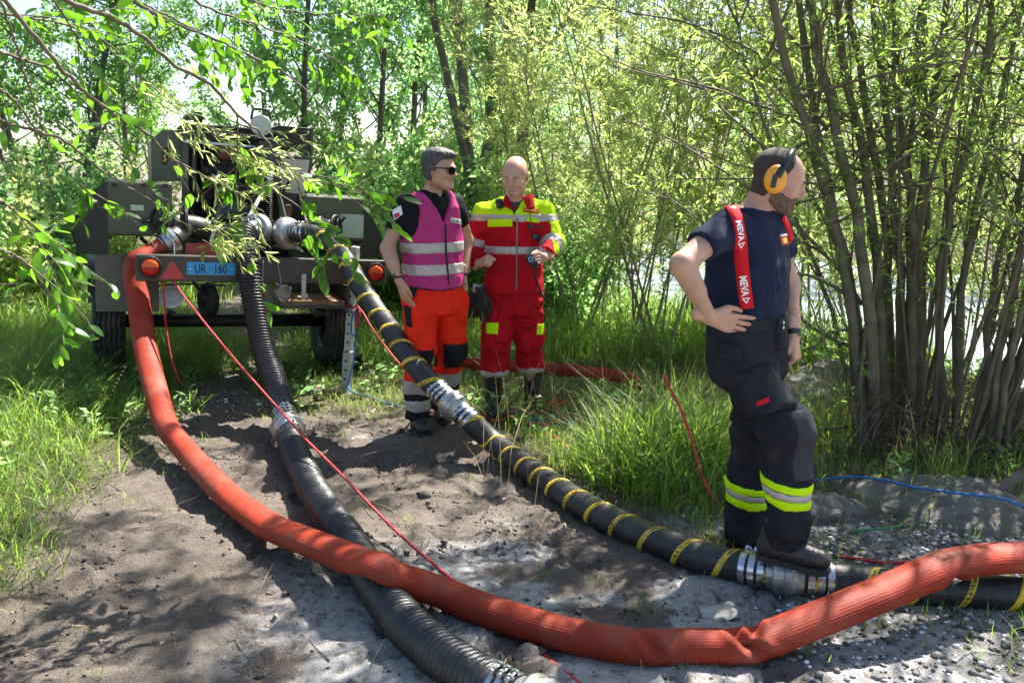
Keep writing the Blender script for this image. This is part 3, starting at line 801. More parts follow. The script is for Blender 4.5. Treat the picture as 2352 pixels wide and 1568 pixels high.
# ================================================================ people: one continuous body surface each, clothes as its children
class Field:
    """signed-distance volume; shapes are blended in, nets() returns the surface"""
    def __init__(s, lo, hi, h):
        s.lo = np.array(lo, float); s.h = h
        s.n = np.ceil((np.array(hi, float) - s.lo) / h).astype(int) + 1
        s.a = np.full(s.n, 1.0, np.float32)
        s.ax = [s.lo[i] + np.arange(s.n[i]) * h for i in range(3)]
    def win(s, lo, hi):
        sl = []; cs = []
        for i in range(3):
            a = max(0, int((lo[i] - s.lo[i]) / s.h)); b = min(s.n[i], int((hi[i] - s.lo[i]) / s.h) + 2)
            sl.append(slice(a, max(a, b)))
            shp = [1, 1, 1]; shp[i] = -1
            cs.append(s.ax[i][sl[-1]].reshape(shp).astype(np.float32))
        return tuple(sl), cs
    def put(s, d, sl, k, op='u'):
        A = s.a[sl]
        if op == 'u':
            if k > 0:
                hh = np.maximum(k - np.abs(A - d), 0) / k
                s.a[sl] = np.minimum(A, d) - hh * hh * k * 0.25
            else: s.a[sl] = np.minimum(A, d)
        else:
            d = -d
            if k > 0:
                hh = np.maximum(k - np.abs(A - d), 0) / k
                s.a[sl] = np.maximum(A, d) + hh * hh * k * 0.25
            else: s.a[sl] = np.maximum(A, d)
    def cone(s, p0, p1, r0, r1, k=0.02, op='u', flat=None):
        """tapered capsule; flat=(axis vector, factor): thinner along that axis"""
        p0 = np.array(p0, float); p1 = np.array(p1, float); R = max(r0, r1) * (1.5 if flat else 1) + k + 2 * s.h + 0.01
        sl, (X, Y, Z) = s.win(np.minimum(p0, p1) - R, np.maximum(p0, p1) + R)
        if min(s.a[sl].shape) == 0: return s
        v = p1 - p0; L2 = np.dot(v, v) + 1e-9
        dx, dy, dz = X - p0[0], Y - p0[1], Z - p0[2]
        t = np.clip((dx * v[0] + dy * v[1] + dz * v[2]) / L2, 0, 1)
        ex, ey, ez = dx - t * v[0], dy - t * v[1], dz - t * v[2]
        q = ex * ex + ey * ey + ez * ez
        if flat is not None:
            f = np.array(flat[0], float); f /= np.linalg.norm(f); g = flat[1]
            c = ex * f[0] + ey * f[1] + ez * f[2]
            q = q + c * c * (1 / (g * g) - 1)
        d = np.sqrt(q) - (r0 + (r1 - r0) * t)
        s.put(d, sl, k, op); return s
    def chain(s, P, R, k=0.02, op='u', flat=None):
        for i in range(len(P) - 1): s.cone(P[i], P[i + 1], R[i], R[i + 1], k, op, flat)
        return s
    def ell(s, c, r, B=None, k=0.015, op='u'):
        """ellipsoid, B: 3x3 columns = own axes"""
        c = np.array(c, float); r = np.array(r, float); B = np.eye(3) if B is None else B
        R = r.max() + k + 2 * s.h + 0.01
        sl, (X, Y, Z) = s.win(c - R, c + R)
        if min(s.a[sl].shape) == 0: return s
        dx, dy, dz = X - c[0], Y - c[1], Z - c[2]
        u = [(dx * B[0, i] + dy * B[1, i] + dz * B[2, i]) for i in range(3)]
        k0 = np.sqrt(sum((u[i] / r[i]) ** 2 for i in range(3))); k1 = np.sqrt(sum((u[i] / r[i] ** 2) ** 2 for i in range(3))) + 1e-6
        s.put(k0 * (k0 - 1) / k1, sl, k, op); return s
    def loft(s, rows, L, Fw, k=0.02, op='u', grow=0.0, cap=True):
        """rows: (z, centre x, centre y, half width along L, half depth along Fw); stacked ellipses"""
        rows = np.array(sorted(rows), float)
        z0, z1 = rows[0, 0], rows[-1, 0]
        m = rows[:, 3:5].max() + grow + k + 0.03
        sl, (X, Y, Z) = s.win((rows[:, 1].min() - m, rows[:, 2].min() - m, z0 - m), (rows[:, 1].max() + m, rows[:, 2].max() + m, z1 + m))
        if min(s.a[sl].shape) == 0: return s
        zz = np.clip(Z, z0, z1)
        it = lambda c: np.interp(zz.ravel(), rows[:, 0], rows[:, c]).reshape(zz.shape).astype(np.float32)
        # smooth the piecewise-linear profile a little
        cx, cy, A, Bd = it(1), it(2), it(3) + grow, it(4) + grow
        dx, dy = X - cx, Y - cy
        u = dx * L[0] + dy * L[1]; v = dx * Fw[0] + dy * Fw[1]
        p = 2.35
        q = (np.abs(u / A) ** p + np.abs(v / Bd) ** p) ** (1 / p)
        d = (q - 1) * np.minimum(A, Bd)
        ez = np.maximum(np.abs(Z - (z0 + z1) / 2) - (z1 - z0) / 2, 0)
        d = np.where(ez > 0, np.sqrt(np.maximum(d, 0) ** 2 + ez ** 2) + np.minimum(d, 0) * 0.0, np.maximum(d, np.abs(Z - (z0 + z1) / 2) - (z1 - z0) / 2))
        s.put(d, sl, k, op); return s
    def keep(s, fn):
        """intersect with fn(X,Y,Z) <= 0"""
        X, Y, Z = (c.reshape([-1 if i == j else 1 for j in range(3)]).astype(np.float32) for i, c in enumerate(s.ax))
        s.a = np.maximum(s.a, fn(X, Y, Z).astype(np.float32)); return s
    def grow(s, r): s.a -= r; return s
    def copy(s):
        o = object.__new__(Field); o.__dict__.update(s.__dict__); o.a = s.a.copy(); return o
    def nets(s):
        a = s.a.copy()
        a[0] = a[-1] = 1; a[:, 0] = a[:, -1] = 1; a[:, :, 0] = a[:, :, -1] = 1
        g = a < 0
        nx, ny, nz = a.shape
        cnt = np.zeros((nx - 1, ny - 1, nz - 1), np.int8)
        for i in (0, 1):
            for j in (0, 1):
                for k in (0, 1):
                    cnt += g[i:nx - 1 + i, j:ny - 1 + j, k:nz - 1 + k]
        I, J, K = np.nonzero((cnt > 0) & (cnt < 8))
        idx = np.full(cnt.shape, -1, np.int32); idx[I, J, K] = np.arange(len(I))
        acc = np.zeros((len(I), 3)); num = np.zeros(len(I))
        cor = [(i, j, k) for i in (0, 1) for j in (0, 1) for k in (0, 1)]
        val = {c: a[I + c[0], J + c[1], K + c[2]] for c in cor}
        for c in cor:
            for q in range(3):
                if c[q] == 0:
                    e = list(c); e[q] = 1; e = tuple(e)
                    v0, v1 = val[c], val[e]
                    m = (v0 < 0) != (v1 < 0)
                    t = np.where(m, v0 / np.where(m, v0 - v1, 1), 0)
                    pos = np.array(c, float)[None, :].repeat(len(I), 0); pos[:, q] += t
                    acc[m] += pos[m]; num[m] += 1
        V = (np.stack([I, J, K], 1) + acc / np.maximum(num, 1)[:, None]) * s.h + s.lo
        Fs = []
        for q in range(3):
            b, c = (q + 1) % 3, (q + 2) % 3
            s0 = [slice(1, -1)] * 3; s0[q] = slice(0, -1); s1 = list(s0); s1[q] = slice(1, None)
            g0, g1 = g[tuple(s0)], g[tuple(s1)]
            ch = np.array(np.nonzero(g0 != g1)).T
            if not len(ch): continue
            inside = g0[tuple(ch.T)]
            off = np.ones(3, int); off[q] = 0
            ch = ch + off
            def at_(db, dc):
                p = ch.copy(); p[:, b] -= db; p[:, c] -= dc
                return idx[p[:, 0], p[:, 1], p[:, 2]]
            F = np.stack([at_(1, 1), at_(0, 1), at_(0, 0), at_(1, 0)], 1)
            F[~inside] = F[~inside][:, ::-1]
            Fs.append(F[(F >= 0).all(1)])
        return V, np.concatenate(Fs)
def vnormals(V, F):
    n = np.cross(V[F[:, 2]] - V[F[:, 0]], V[F[:, 3]] - V[F[:, 1]])
    N = np.zeros_like(V)
    for i in range(4): np.add.at(N, F[:, i], n)
    return N / (np.linalg.norm(N, axis=1)[:, None] + 1e-12)
def relax(V, F, it=2, lam=0.5):
    for _ in range(it):
        A = np.zeros_like(V); C = np.zeros(len(V))
        for i in range(4):
            j = (i + 1) % 4
            np.add.at(A, F[:, i], V[F[:, j]]); np.add.at(C, F[:, i], 1)
            np.add.at(A, F[:, j], V[F[:, i]]); np.add.at(C, F[:, j], 1)
        V = V + lam * (A / np.maximum(C, 1)[:, None] - V)
    return V
def folds(V, N, amp, sc=(9, 9, 5), seed=1, ridge=True):
    """cloth creases: stretched ridged noise pushed along the normal"""
    P = V * np.array(sc)
    wv = np.stack([fbm(P * 0.5 + 3, 2, seed + 5), fbm(P * 0.5 + 9, 2, seed + 6), fbm(P * 0.5 + 27, 2, seed + 7)], 1)
    n = fbm(P + wv * 0.9, 3, seed)
    f = (0.55 - np.abs(n) * 1.8) if ridge else n
    return V + N * (amp * f)[:, None]
def surf(fd, name, m, parent=None, rel=1, fold=0.0, fsc=(9, 9, 5), seed=1, weight=None, mats=None, pick=None):
    V, F = fd.nets()
    if rel: V = relax(V, F, rel)
    if fold:
        N = vnormals(V, F); V2 = folds(V, N, fold, fsc, seed)
        V = V2 if weight is None else V + (V2 - V) * weight(V)[:, None]
    me = np_mesh(name, V, F, smooth=True)
    if mats:
        for q in mats: me.materials.append(q)
        me.polygons.foreach_set('material_index', pick(V[F].mean(1)).astype(np.int32))
        return link(name, me, None, parent)
    return link(name, me, m, parent)
def join_arrays(L):
    Vs, Fs, n = [], [], 0
    for V, F in L:
        Vs.append(V); Fs.append(F + n); n += len(V)
    return np.vstack(Vs), np.vstack(Fs)

SKIN = [mat('skin_tan', (0.44, 0.245, 0.16), 0.5, 0, 0.12, 18, 0.06, 220, sss=0.12, dirt=(0.50, 0.20, 0.13), dscale=16, damt=0.35),
        mat('skin_fair', (0.52, 0.30, 0.21), 0.48, 0, 0.10, 18, 0.06, 220, sss=0.12, dirt=(0.56, 0.24, 0.17), dscale=16, damt=0.35),
        mat('skin_ruddy', (0.45, 0.255, 0.175), 0.5, 0, 0.12, 18, 0.06, 220, sss=0.12, dirt=(0.52, 0.21, 0.14), dscale=16, damt=0.35)]
M_LIP = mat('lips', (0.42, 0.15, 0.12), 0.45, 0, 0.1)
M_EYE = mat('eye_white', (0.62, 0.60, 0.57), 0.2, 0, 0.05)
M_IRIS = mat('iris', (0.03, 0.035, 0.04), 0.15, 0, 0.1)
M_BROWN = mat('hair_brown', (0.040, 0.026, 0.018), 0.75, 0, 0.5, 160, 0.35, 420)
M_GREY = mat('hair_greying', (0.030, 0.027, 0.025), 0.6, 0, 0.6, 70, 0.4, 300, col2=(0.105, 0.10, 0.095))
M_BEARD = mat('beard_brown', (0.060, 0.034, 0.022), 0.8, 0, 0.5, 130, 0.4, 420, col2=(0.19, 0.115, 0.08))
M_STUB = mat('stubble', (0.44, 0.27, 0.195), 0.6, 0, 0.25, 90, 0.3, 260)
M_NAVY = mat('navy_cotton', (0.012, 0.017, 0.040), 0.9, 0, 0.2, 12, 0.25, 300, sheen=0.05, spec=0.12)
M_DARK = mat('charcoal_workcloth', (0.016, 0.017, 0.023), 0.8, 0, 0.25, 9, 0.3, 320, dirt=(0.06, 0.055, 0.05), dscale=7, damt=0.45, spec=0.12)
M_PATCH = mat('grey_knee_patch', (0.042, 0.044, 0.050), 0.8, 0, 0.2, 12, 0.3, 320, spec=0.12)
M_POLO = mat('black_polo', (0.010, 0.010, 0.012), 0.85, 0, 0.2, 12, 0.2, 300, spec=0.12)
M_VEST = mat('magenta_vest', (0.43, 0.040, 0.17), 0.75, 0, 0.12, 10, 0.15, 400, spec=0.12)
M_ORNG = mat('signal_orange', (0.86, 0.028, 0.010), 0.75, 0, 0.10, 10, 0.15, 300, dirt=(0.50, 0.035, 0.016), dscale=8, damt=0.4, spec=0.12)
M_REDC = mat('red_workcloth', (0.42, 0.006, 0.014), 0.8, 0, 0.2, 10, 0.2, 300, dirt=(0.24, 0.012, 0.016), dscale=9, damt=0.5, spec=0.12)
M_NEON = mat('neon_yellow', (0.50, 0.80, 0.005), 0.7, 0, 0.06, 10, 0.15, 300, spec=0.12)
M_REFL = mat('reflective_tape', (0.42, 0.37, 0.35), 0.38, 0.15, 0.12, 25, 0.1, 200, dirt=(0.36, 0.30, 0.27), dscale=10, damt=0.5)
M_BOOT = mat('black_leather', (0.014, 0.013, 0.013), 0.36, 0, 0.35, 20, 0.3, 120, dirt=(0.14, 0.12, 0.10), dscale=14, damt=0.4)
M_SOLE = mat('sole_rubber', (0.022, 0.02, 0.019), 0.8, 0, 0.3, 20)
M_LACE = mat('laces', (0.05, 0.045, 0.04), 0.7, 0, 0.3, 40)
M_PIPE = mat('black_piping', (0.008, 0.008, 0.009), 0.8, 0, 0.1)
M_STRAP = mat('red_webbing', (0.56, 0.014, 0.020), 0.7, 0, 0.08, 60, 0.3, 600, spec=0.12)
M_WHITE = mat('white_print', (0.72, 0.72, 0.72), 0.7, 0, 0.05)
M_MUFF = mat('yellow_plastic', (0.72, 0.30, 0.012), 0.34, 0, 0.05, 10, coat=0.2)
M_BLKP = mat('black_plastic', (0.012, 0.013, 0.014), 0.35, 0, 0.15, 20)
M_GLASS = mat('dark_lens', (0.006, 0.006, 0.007), 0.06, 0, 0.0, rvar=0)
M_TEE = mat('grey_tee', (0.06, 0.058, 0.052), 0.85, 0, 0.1)
M_GLOVE = mat('black_glove', (0.014, 0.013, 0.013), 0.7, 0, 0.3, 30, 0.3, 90)
M_LIGHTG = mat('pale_leather', (0.48, 0.42, 0.36), 0.75, 0, 0.15)
M_LABEL = mat('pale_label', (0.45, 0.50, 0.46), 0.6, 0, 0.05)
M_GREYT = mat('grey_trim', (0.17, 0.165, 0.155), 0.7, 0, 0.15)

def unit(v): v = np.array(v, float); return v / np.linalg.norm(v)
def head_basis(fwd, tilt=0.0, up=(0, 0, 1)):
    f = unit(fwd); u = np.array(up, float); l = unit(np.cross(u, f)); u = np.cross(f, l)
    if tilt:
        c, s_ = math.cos(tilt), math.sin(tilt); l, u = l * c + u * s_, u * c - l * s_
    return np.stack([l, f, u], 1)              # columns: left, forward, up
def head_shapes(fd, c, B, sz=1.0, mouth_open=0.0, nose=1.0, jaw=1.0, ears=True):
    W = lambda x, y, z: np.array(c) + B @ (np.array([x, y, z]) * sz)
    S_ = lambda *r: np.array(r) * sz
    fd.ell(W(0, -0.016, 0.036), S_(0.0765, 0.098, 0.083), B, 0)
    fd.ell(W(0, 0.016, 0.0), S_(0.068, 0.082, 0.086), B, 0.03)
    fd.ell(W(0, 0.034, -0.052), S_(0.056 * jaw, 0.056, 0.062), B, 0.03)
    fd.cone(W(0.046 * jaw, 0.004, -0.062), W(0.020, 0.070, -0.098), 0.018 * sz, 0.017 * sz, 0.03)
    fd.cone(W(-0.046 * jaw, 0.004, -0.062), W(-0.020, 0.070, -0.098), 0.018 * sz, 0.017 * sz, 0.03)
    fd.ell(W(0, 0.079, -0.100), S_(0.021, 0.017, 0.018), B, 0.02)
    fd.cone(W(0.036, 0.083, 0.021), W(0.007, 0.093, 0.019), 0.0105 * sz, 0.011 * sz, 0.014)
    fd.cone(W(-0.036, 0.083, 0.021), W(-0.007, 0.093, 0.019), 0.0105 * sz, 0.011 * sz, 0.014)
    for sg in (-1, 1):
        fd.ell(W(sg * 0.043, 0.066, -0.026), S_(0.024, 0.022, 0.024), B, 0.02)
        fd.ell(W(sg * 0.031, 0.101, -0.002), S_(0.017, 0.018, 0.0115), B, 0.012, 's')
        fd.ell(W(sg * 0.031, 0.0795, -0.001), S_(0.0135, 0.0135, 0.0130), B, 0.004)
    fd.cone(W(0, 0.094, 0.013), W(0, 0.113 * (0.9 + 0.1 * nose), -0.026), 0.0085 * sz, 0.0105 * sz, 0.010)
    fd.ell(W(0, 0.112, -0.031), S_(0.0115, 0.0125, 0.010), B, 0.008)
    for sg in (-1, 1): fd.ell(W(sg * 0.0125, 0.099, -0.035), S_(0.008, 0.011, 0.0075), B, 0.006)
    fd.cone(W(-0.021, 0.084, -0.062), W(0.021, 0.084, -0.062), 0.0085 * sz, 0.0085 * sz, 0.008)
    fd.cone(W(-0.017, 0.0845, -0.076), W(0.017, 0.0845, -0.076), 0.0085 * sz, 0.0085 * sz, 0.008)
    fd.cone(W(-0.020, 0.098, -0.069), W(0.020, 0.098, -0.069), 0.004 * sz + mouth_open * 0.004, 0.004 * sz + mouth_open * 0.004, 0.003, 's')
    if mouth_open: fd.ell(W(0, 0.094, -0.071), S_(0.017, 0.014, 0.004 + 0.006 * mouth_open), B, 0.003, 's')
    if ears:
        for sg in (-1, 1):
            Be = B @ rotm('Z', sg * -0.35) @ rotm('X', -0.18)
            fd.ell(W(sg * 0.081, -0.012, -0.006), S_(0.008, 0.019, 0.032), Be, 0.006)
            fd.ell(W(sg * 0.088, -0.006, -0.004), S_(0.007, 0.010, 0.019), Be, 0.004, 's')
    return W
def hand(fd, wrist, knuck, palm_n, thumb_side, curl, spread=0.16, sz=1.0, thumb=0.5, bend0=0.1):
    """palm from wrist towards knuck; palm_n points out of the palm; curl: bend of the fingers (0 straight, 1 fist)"""
    w_ = np.array(wrist, float); f = unit(np.array(knuck, float) - w_)
    n = unit(np.array(palm_n, float) - f * np.dot(palm_n, f)); t = unit(np.cross(f, n))
    if np.dot(t, thumb_side) < 0: t = -t
    k0 = w_ + f * 0.092 * sz
    fd.cone(w_ - f * 0.05, w_, 0.027 * sz, 0.025 * sz, 0, flat=(n, 0.78))
    for q in (-1, -0.33, 0.33, 1):
        fd.cone(w_ + t * q * 0.014, k0 + t * q * 0.030 * sz, 0.0155 * sz, 0.0125 * sz, 0.012)
    lens = {-1: (0.030, 0.020, 0.018), -0.33: (0.040, 0.025, 0.020), 0.33: (0.044, 0.028, 0.021), 1: (0.039, 0.024, 0.020)}
    for i, q in enumerate((-1, -0.33, 0.33, 1)):
        c = curl[i] if hasattr(curl, '__len__') else curl
        p = k0 + t * q * 0.0305 * sz
        d = unit(f + t * q * spread)
        ang = bend0
        rads = (0.0098, 0.0092, 0.0084, 0.0072)
        for j, L in enumerate(lens[q]):
            ang += c * (1.15, 1.45, 0.95)[j]
            dd = d * math.cos(ang) + n * math.sin(ang)
            p2 = p + dd * L * sz
            fd.cone(p, p2, rads[j] * sz, rads[j + 1] * sz, 0.004)
            p = p2
    b = w_ + f * 0.022 * sz + t * 0.020 * sz + n * 0.006
    m1 = b + unit(f * 0.75 + t * (0.75 - 0.4 * thumb) + n * 0.35 * thumb) * 0.046 * sz
    m2 = m1 + unit(f * 0.9 + t * (0.25 - 0.7 * thumb) + n * 0.6 * thumb) * 0.034 * sz
    m3 = m2 + unit(f * 0.8 - t * 0.6 * thumb + n * 0.6 * thumb) * 0.026 * sz
    fd.cone(b, m1, 0.0165 * sz, 0.0125 * sz, 0.012); fd.cone(m1, m2, 0.0118 * sz, 0.0105 * sz, 0.004); fd.cone(m2, m3, 0.0105 * sz, 0.0082 * sz, 0.004)
def shoe(fd, heel, toe, h, w, k=0.02):
    """ankle-to-toe shape standing on z of heel"""
    heel = np.array(heel, float); toe = np.array(toe, float); d = unit(toe - heel)
    fd.cone(heel + [0, 0, 0.045], heel + d * 0.11 + [0, 0, 0.050], w * 0.95, w, k)
    fd.cone(heel + d * 0.09 + [0, 0, 0.045], toe - d * 0.045 + [0, 0, 0.036], w * 1.05, w * 0.92, k)
    fd.cone(heel + [0, 0, 0.05], heel + d * 0.03 + [0, 0, h], w * 0.95, w * 1.12, k)
def sole_slab(parent, heel, toe, w, z0, th, m=None):
    heel = np.array(heel, float); toe = np.array(toe, float); L = np.linalg.norm((toe - heel)[:2]); d = unit([toe[0] - heel[0], toe[1] - heel[1], 0]); sd_ = np.array([-d[1], d[0], 0])
    out = [(-0.045, 0.5), (-0.03, 0.85), (0.03, 0.98), (0.10, 0.90), (0.17, 1.12), (L * 0.85, 1.12), (L * 0.97, 0.8), (L * 1.0, 0.35)]
    poly = [(a, b * w) for a, b in out] + [(a, -b * w) for a, b in out[::-1]]
    MB().prism(poly, (heel[0], heel[1], z0), d, sd_, (0, 0, th)).build('sole', m or M_SOLE, parent)
def band(fd, name, m, parent, z0, z1, grow=0.004, tilt=(0, 0), ref=(0, 0), clip=None):
    """strip of tape sewn round a garment between two heights"""
    f = fd.copy(); f.grow(grow)
    def kp(X, Y, Z):
        zz = Z - tilt[0] * (X - ref[0]) - tilt[1] * (Y - ref[1])
        d = np.maximum(zz - z1, z0 - zz)
        if clip is not None: d = np.maximum(d, clip(X, Y, Z))
        return d + 0 * X + 0 * Y
    f.keep(kp)
    return f
def person_empty(pt): return tuple(pt)
# ---- laying things on a garment: walk along the line of sight to the cloth, then stay on the cloth
def rays_np(px, py):
    px = np.asarray(px, float); py = np.asarray(py, float)
    dx = (px - CW / 2) / CF; dv = -(py - CH / 2) / CF
    return np.stack([dx, _cp + dv * _sp, -_sp + dv * _cp], -1)
def samp(fd, P):
    g = (P - fd.lo) / fd.h
    g = np.clip(g, 0, np.array(fd.n) - 1.001)
    I = g.astype(int); f = g - I
    o = 0
    for a in (0, 1):
        for b in (0, 1):
            for c in (0, 1):
                w_ = (f[..., 0] if a else 1 - f[..., 0]) * (f[..., 1] if b else 1 - f[..., 1]) * (f[..., 2] if c else 1 - f[..., 2])
                o = o + w_ * fd.a[I[..., 0] + a, I[..., 1] + b, I[..., 2] + c]
    return o
def grad(fd, P):
    e = fd.h
    G = np.stack([samp(fd, P + np.eye(3)[i] * e) - samp(fd, P - np.eye(3)[i] * e) for i in range(3)], -1)
    return G / (np.linalg.norm(G, axis=-1, keepdims=True) + 1e-9)
def hit(fd, px, py, off=0.003):
    d = rays_np(px, py); o = np.array([0, 0, CAMZ])
    y0, y1 = fd.lo[1], fd.lo[1] + fd.n[1] * fd.h
    ts = np.arange(y0, y1, 0.003)
    P = o + d[..., None, :] * (ts[:, None] / d[..., None, 1:2])
    v = samp(fd, P)
    inside = v < 0
    i = np.argmax(inside, axis=-1)
    none = ~inside.any(-1)
    i = np.where(none, np.argmin(v, -1), i)
    Q = np.take_along_axis(P, i[..., None, None].repeat(3, -1), axis=-2)[..., 0, :]
    n = grad(fd, Q)
    return Q + n * (off - samp(fd, Q))[..., None], n
def strap(fd, pts, width, name, m, parent, off=0.004, th=0.003, n=40, extra=None):
    """ribbon lying on the cloth through the given photo points; extra: further world points at its start"""
    pts = np.array(pts, float)
    t = np.linspace(0, len(pts) - 1, n); C = np.stack([np.interp(t, np.arange(len(pts)), pts[:, q]) for q in range(2)], 1)
    Q, N = hit(fd, C[:, 0], C[:, 1], off)
    if extra is not None:
        E = np.array(extra, float); gE = grad(fd, E); E = E + gE * (off - samp(fd, E))[:, None]
        Q = np.vstack([E, Q]); N = np.vstack([gE, N])
        Q2 = spline(Q, n + 20); N = grad(fd, Q2); Q = Q2
    for _ in range(4): Q[1:-1] = (Q[:-2] + Q[1:-1] * 2 + Q[2:]) / 4; N[1:-1] = (N[:-2] + N[1:-1] * 2 + N[2:]) / 4
    T = np.gradient(Q, axis=0); T /= np.linalg.norm(T, axis=1)[:, None]
    Sd = np.cross(T, N); Sd /= np.linalg.norm(Sd, axis=1)[:, None]; N = np.cross(Sd, T)
    hw = width / 2
    V = np.stack([Q - Sd * hw, Q - Sd * hw + N * th, Q + Sd * hw + N * th, Q + Sd * hw], 1).reshape(-1, 3)
    a0 = np.arange(len(Q) - 1) * 4
    F = np.concatenate([np.stack([a0 + q, a0 + (q + 1) % 4, a0 + 4 + (q + 1) % 4, a0 + 4 + q], 1) for q in range(4)])
    o = link(name, np_mesh(name, V, F), m, parent)
    return o, Q, T, Sd, N
def patch(fd, quad, name, m, parent, off=0.003, th=0.003, nu=10, nv=10):
    """cloth piece with four photo corners (clockwise from top left) sewn on a garment"""
    q = np.array(quad, float)
    u, v = np.meshgrid(np.linspace(0, 1, nu), np.linspace(0, 1, nv))
    C = (q[0] * ((1 - u) * (1 - v))[..., None] + q[1] * (u * (1 - v))[..., None] + q[2] * (u * v)[..., None] + q[3] * ((1 - u) * v)[..., None])
    Q, N = hit(fd, C[..., 0], C[..., 1], off)
    A = Q.reshape(-1, 3); Bk = (Q - N * (th + off)).reshape(-1, 3) ; A = A + N.reshape(-1, 3) * th
    i, j = np.meshgrid(np.arange(nu - 1), np.arange(nv - 1)); k = (j * nu + i).ravel(); n = nu * nv
    F = [np.stack([k, k + nu, k + nu + 1, k + 1], 1)]
    ring = list(range(nu)) + [nu * r + nu - 1 for r in range(1, nv)] + [nu * (nv - 1) + c for c in range(nu - 2, -1, -1)] + [nu * r for r in range(nv - 2, 0, -1)]
    ring = np.array(ring); r2 = np.roll(ring, -1)
    F.append(np.stack([ring, r2, r2 + n, ring + n], 1))
    me = np_mesh(name, np.vstack([A, Bk]), np.concatenate(F), smooth=False)
    return link(name, me, m, parent)
def patch_text(fd, s, quad, name, m, parent, off=0.008, fill=0.8, fit=True):
    V, F = text_2d(s, 1.0)
    w_, h_ = V[:, 0].max() - V[:, 0].min(), V[:, 1].max() - V[:, 1].min()
    u = (V[:, 0] - V[:, 0].min()) / w_; v = 1 - (V[:, 1] - V[:, 1].min()) / h_
    u = 0.5 + (u - 0.5) * fill; v = 0.5 + (v - 0.5) * fill * 0.8
    q = np.array(quad, float)
    C = (q[0] * ((1 - u) * (1 - v))[..., None] + q[1] * (u * (1 - v))[..., None] + q[2] * (u * v)[..., None] + q[3] * ((1 - u) * v)[..., None])
    Q, N = hit(fd, C[:, 0], C[:, 1], off)
    me = bpy.data.meshes.new(name); me.from_pydata(Q.tolist(), [], F); me.update()
    return link(name, me, m, parent)
def rebase(root, b):
    """move the origin of a thing built in place coordinates to its base point"""
    T = Matrix.Translation(-Vector(b)); seen = set()
    def go(o):
        if o.type == 'MESH' and o.data.name not in seen:
            o.data.transform(T); seen.add(o.data.name)
        for c in o.children: go(c)
    go(root); root.location = b
def row(px, py, y, a, b, dx=0.0):
    p = at(px, py, y); return (p.z, p.x + dx, p.y, a, b)
A = lambda px, py, y: np.array(at(px, py, y))
def body_mesh(name, fields, m):
    V, F = join_arrays([f.nets() if isinstance(f, Field) else f for f in fields])
    return link(name, np_mesh(name, relax(V, F, 1), F, smooth=True), m)
def eyes(W, B, sz, parent, look=(0, 1, 0)):
    for sg in (-1, 1):
        c = W(sg * 0.031, 0.0815, -0.0015)
        def squash(mb):                                            # the lids leave a narrow slit
            for V in mb.V:
                z = (V - c) @ B[:, 2]; V -= np.outer(z * 0.52, B[:, 2])
            return mb
        e = squash(MB().lathe([(-0.0125, 0.001), (-0.009, 0.009), (0, 0.0128), (0.009, 0.0092), (0.0128, 0.0005)], c, B[:, 1], 14, True)).build('eye', M_EYE, parent)
        lk = B @ unit(look)
        squash(MB().lathe([(0.0110, 0.0062), (0.0131, 0.004), (0.0136, 0.0005)], c, lk, 12, True)).build('iris', M_IRIS, e)
def brows(fd, W, parent, m, w_=0.006):
    for sg in (-1, 1):
        MB().tube([W(sg * 0.013, 0.1030, 0.0215), W(sg * 0.030, 0.0965, 0.0255), W(sg * 0.045, 0.081, 0.0195)], [w_ * 0.7, w_, w_ * 0.5], 6).build('eyebrow', m, parent)

def collar(parent, nb, up, l2, f2, m, r0, r1, h, gap, drop=0.25, th=0.010):
    """standing collar, open in front"""
    fc = Field(nb - [0.17, 0.17, 0.09], nb + [0.17, 0.17, 0.13], 0.0055)
    fc.cone(nb - up * 0.025, nb + up * h, r0, r1, 0)
    fc.cone(nb - up * 0.09, nb + up * 0.13, r0 - th, r1 - th - 0.003, 0.0, 's')
    def cf(X, Y_, Z):
        u = (X - nb[0]) * l2[0] + (Y_ - nb[1]) * l2[1]; v = (X - nb[0]) * f2[0] + (Y_ - nb[1]) * f2[1]
        g = np.where(v > 0, gap + 0.5 * (Z - nb[2]) - np.abs(u - 0.006), -1.0)
        return np.maximum(np.maximum(g, (nb[2] - 0.045) - Z), Z - nb[2] - h + 0.01 + drop * np.maximum(v, 0))
    fc.keep(cf); return surf(fc, 'collar', m, parent, 2)

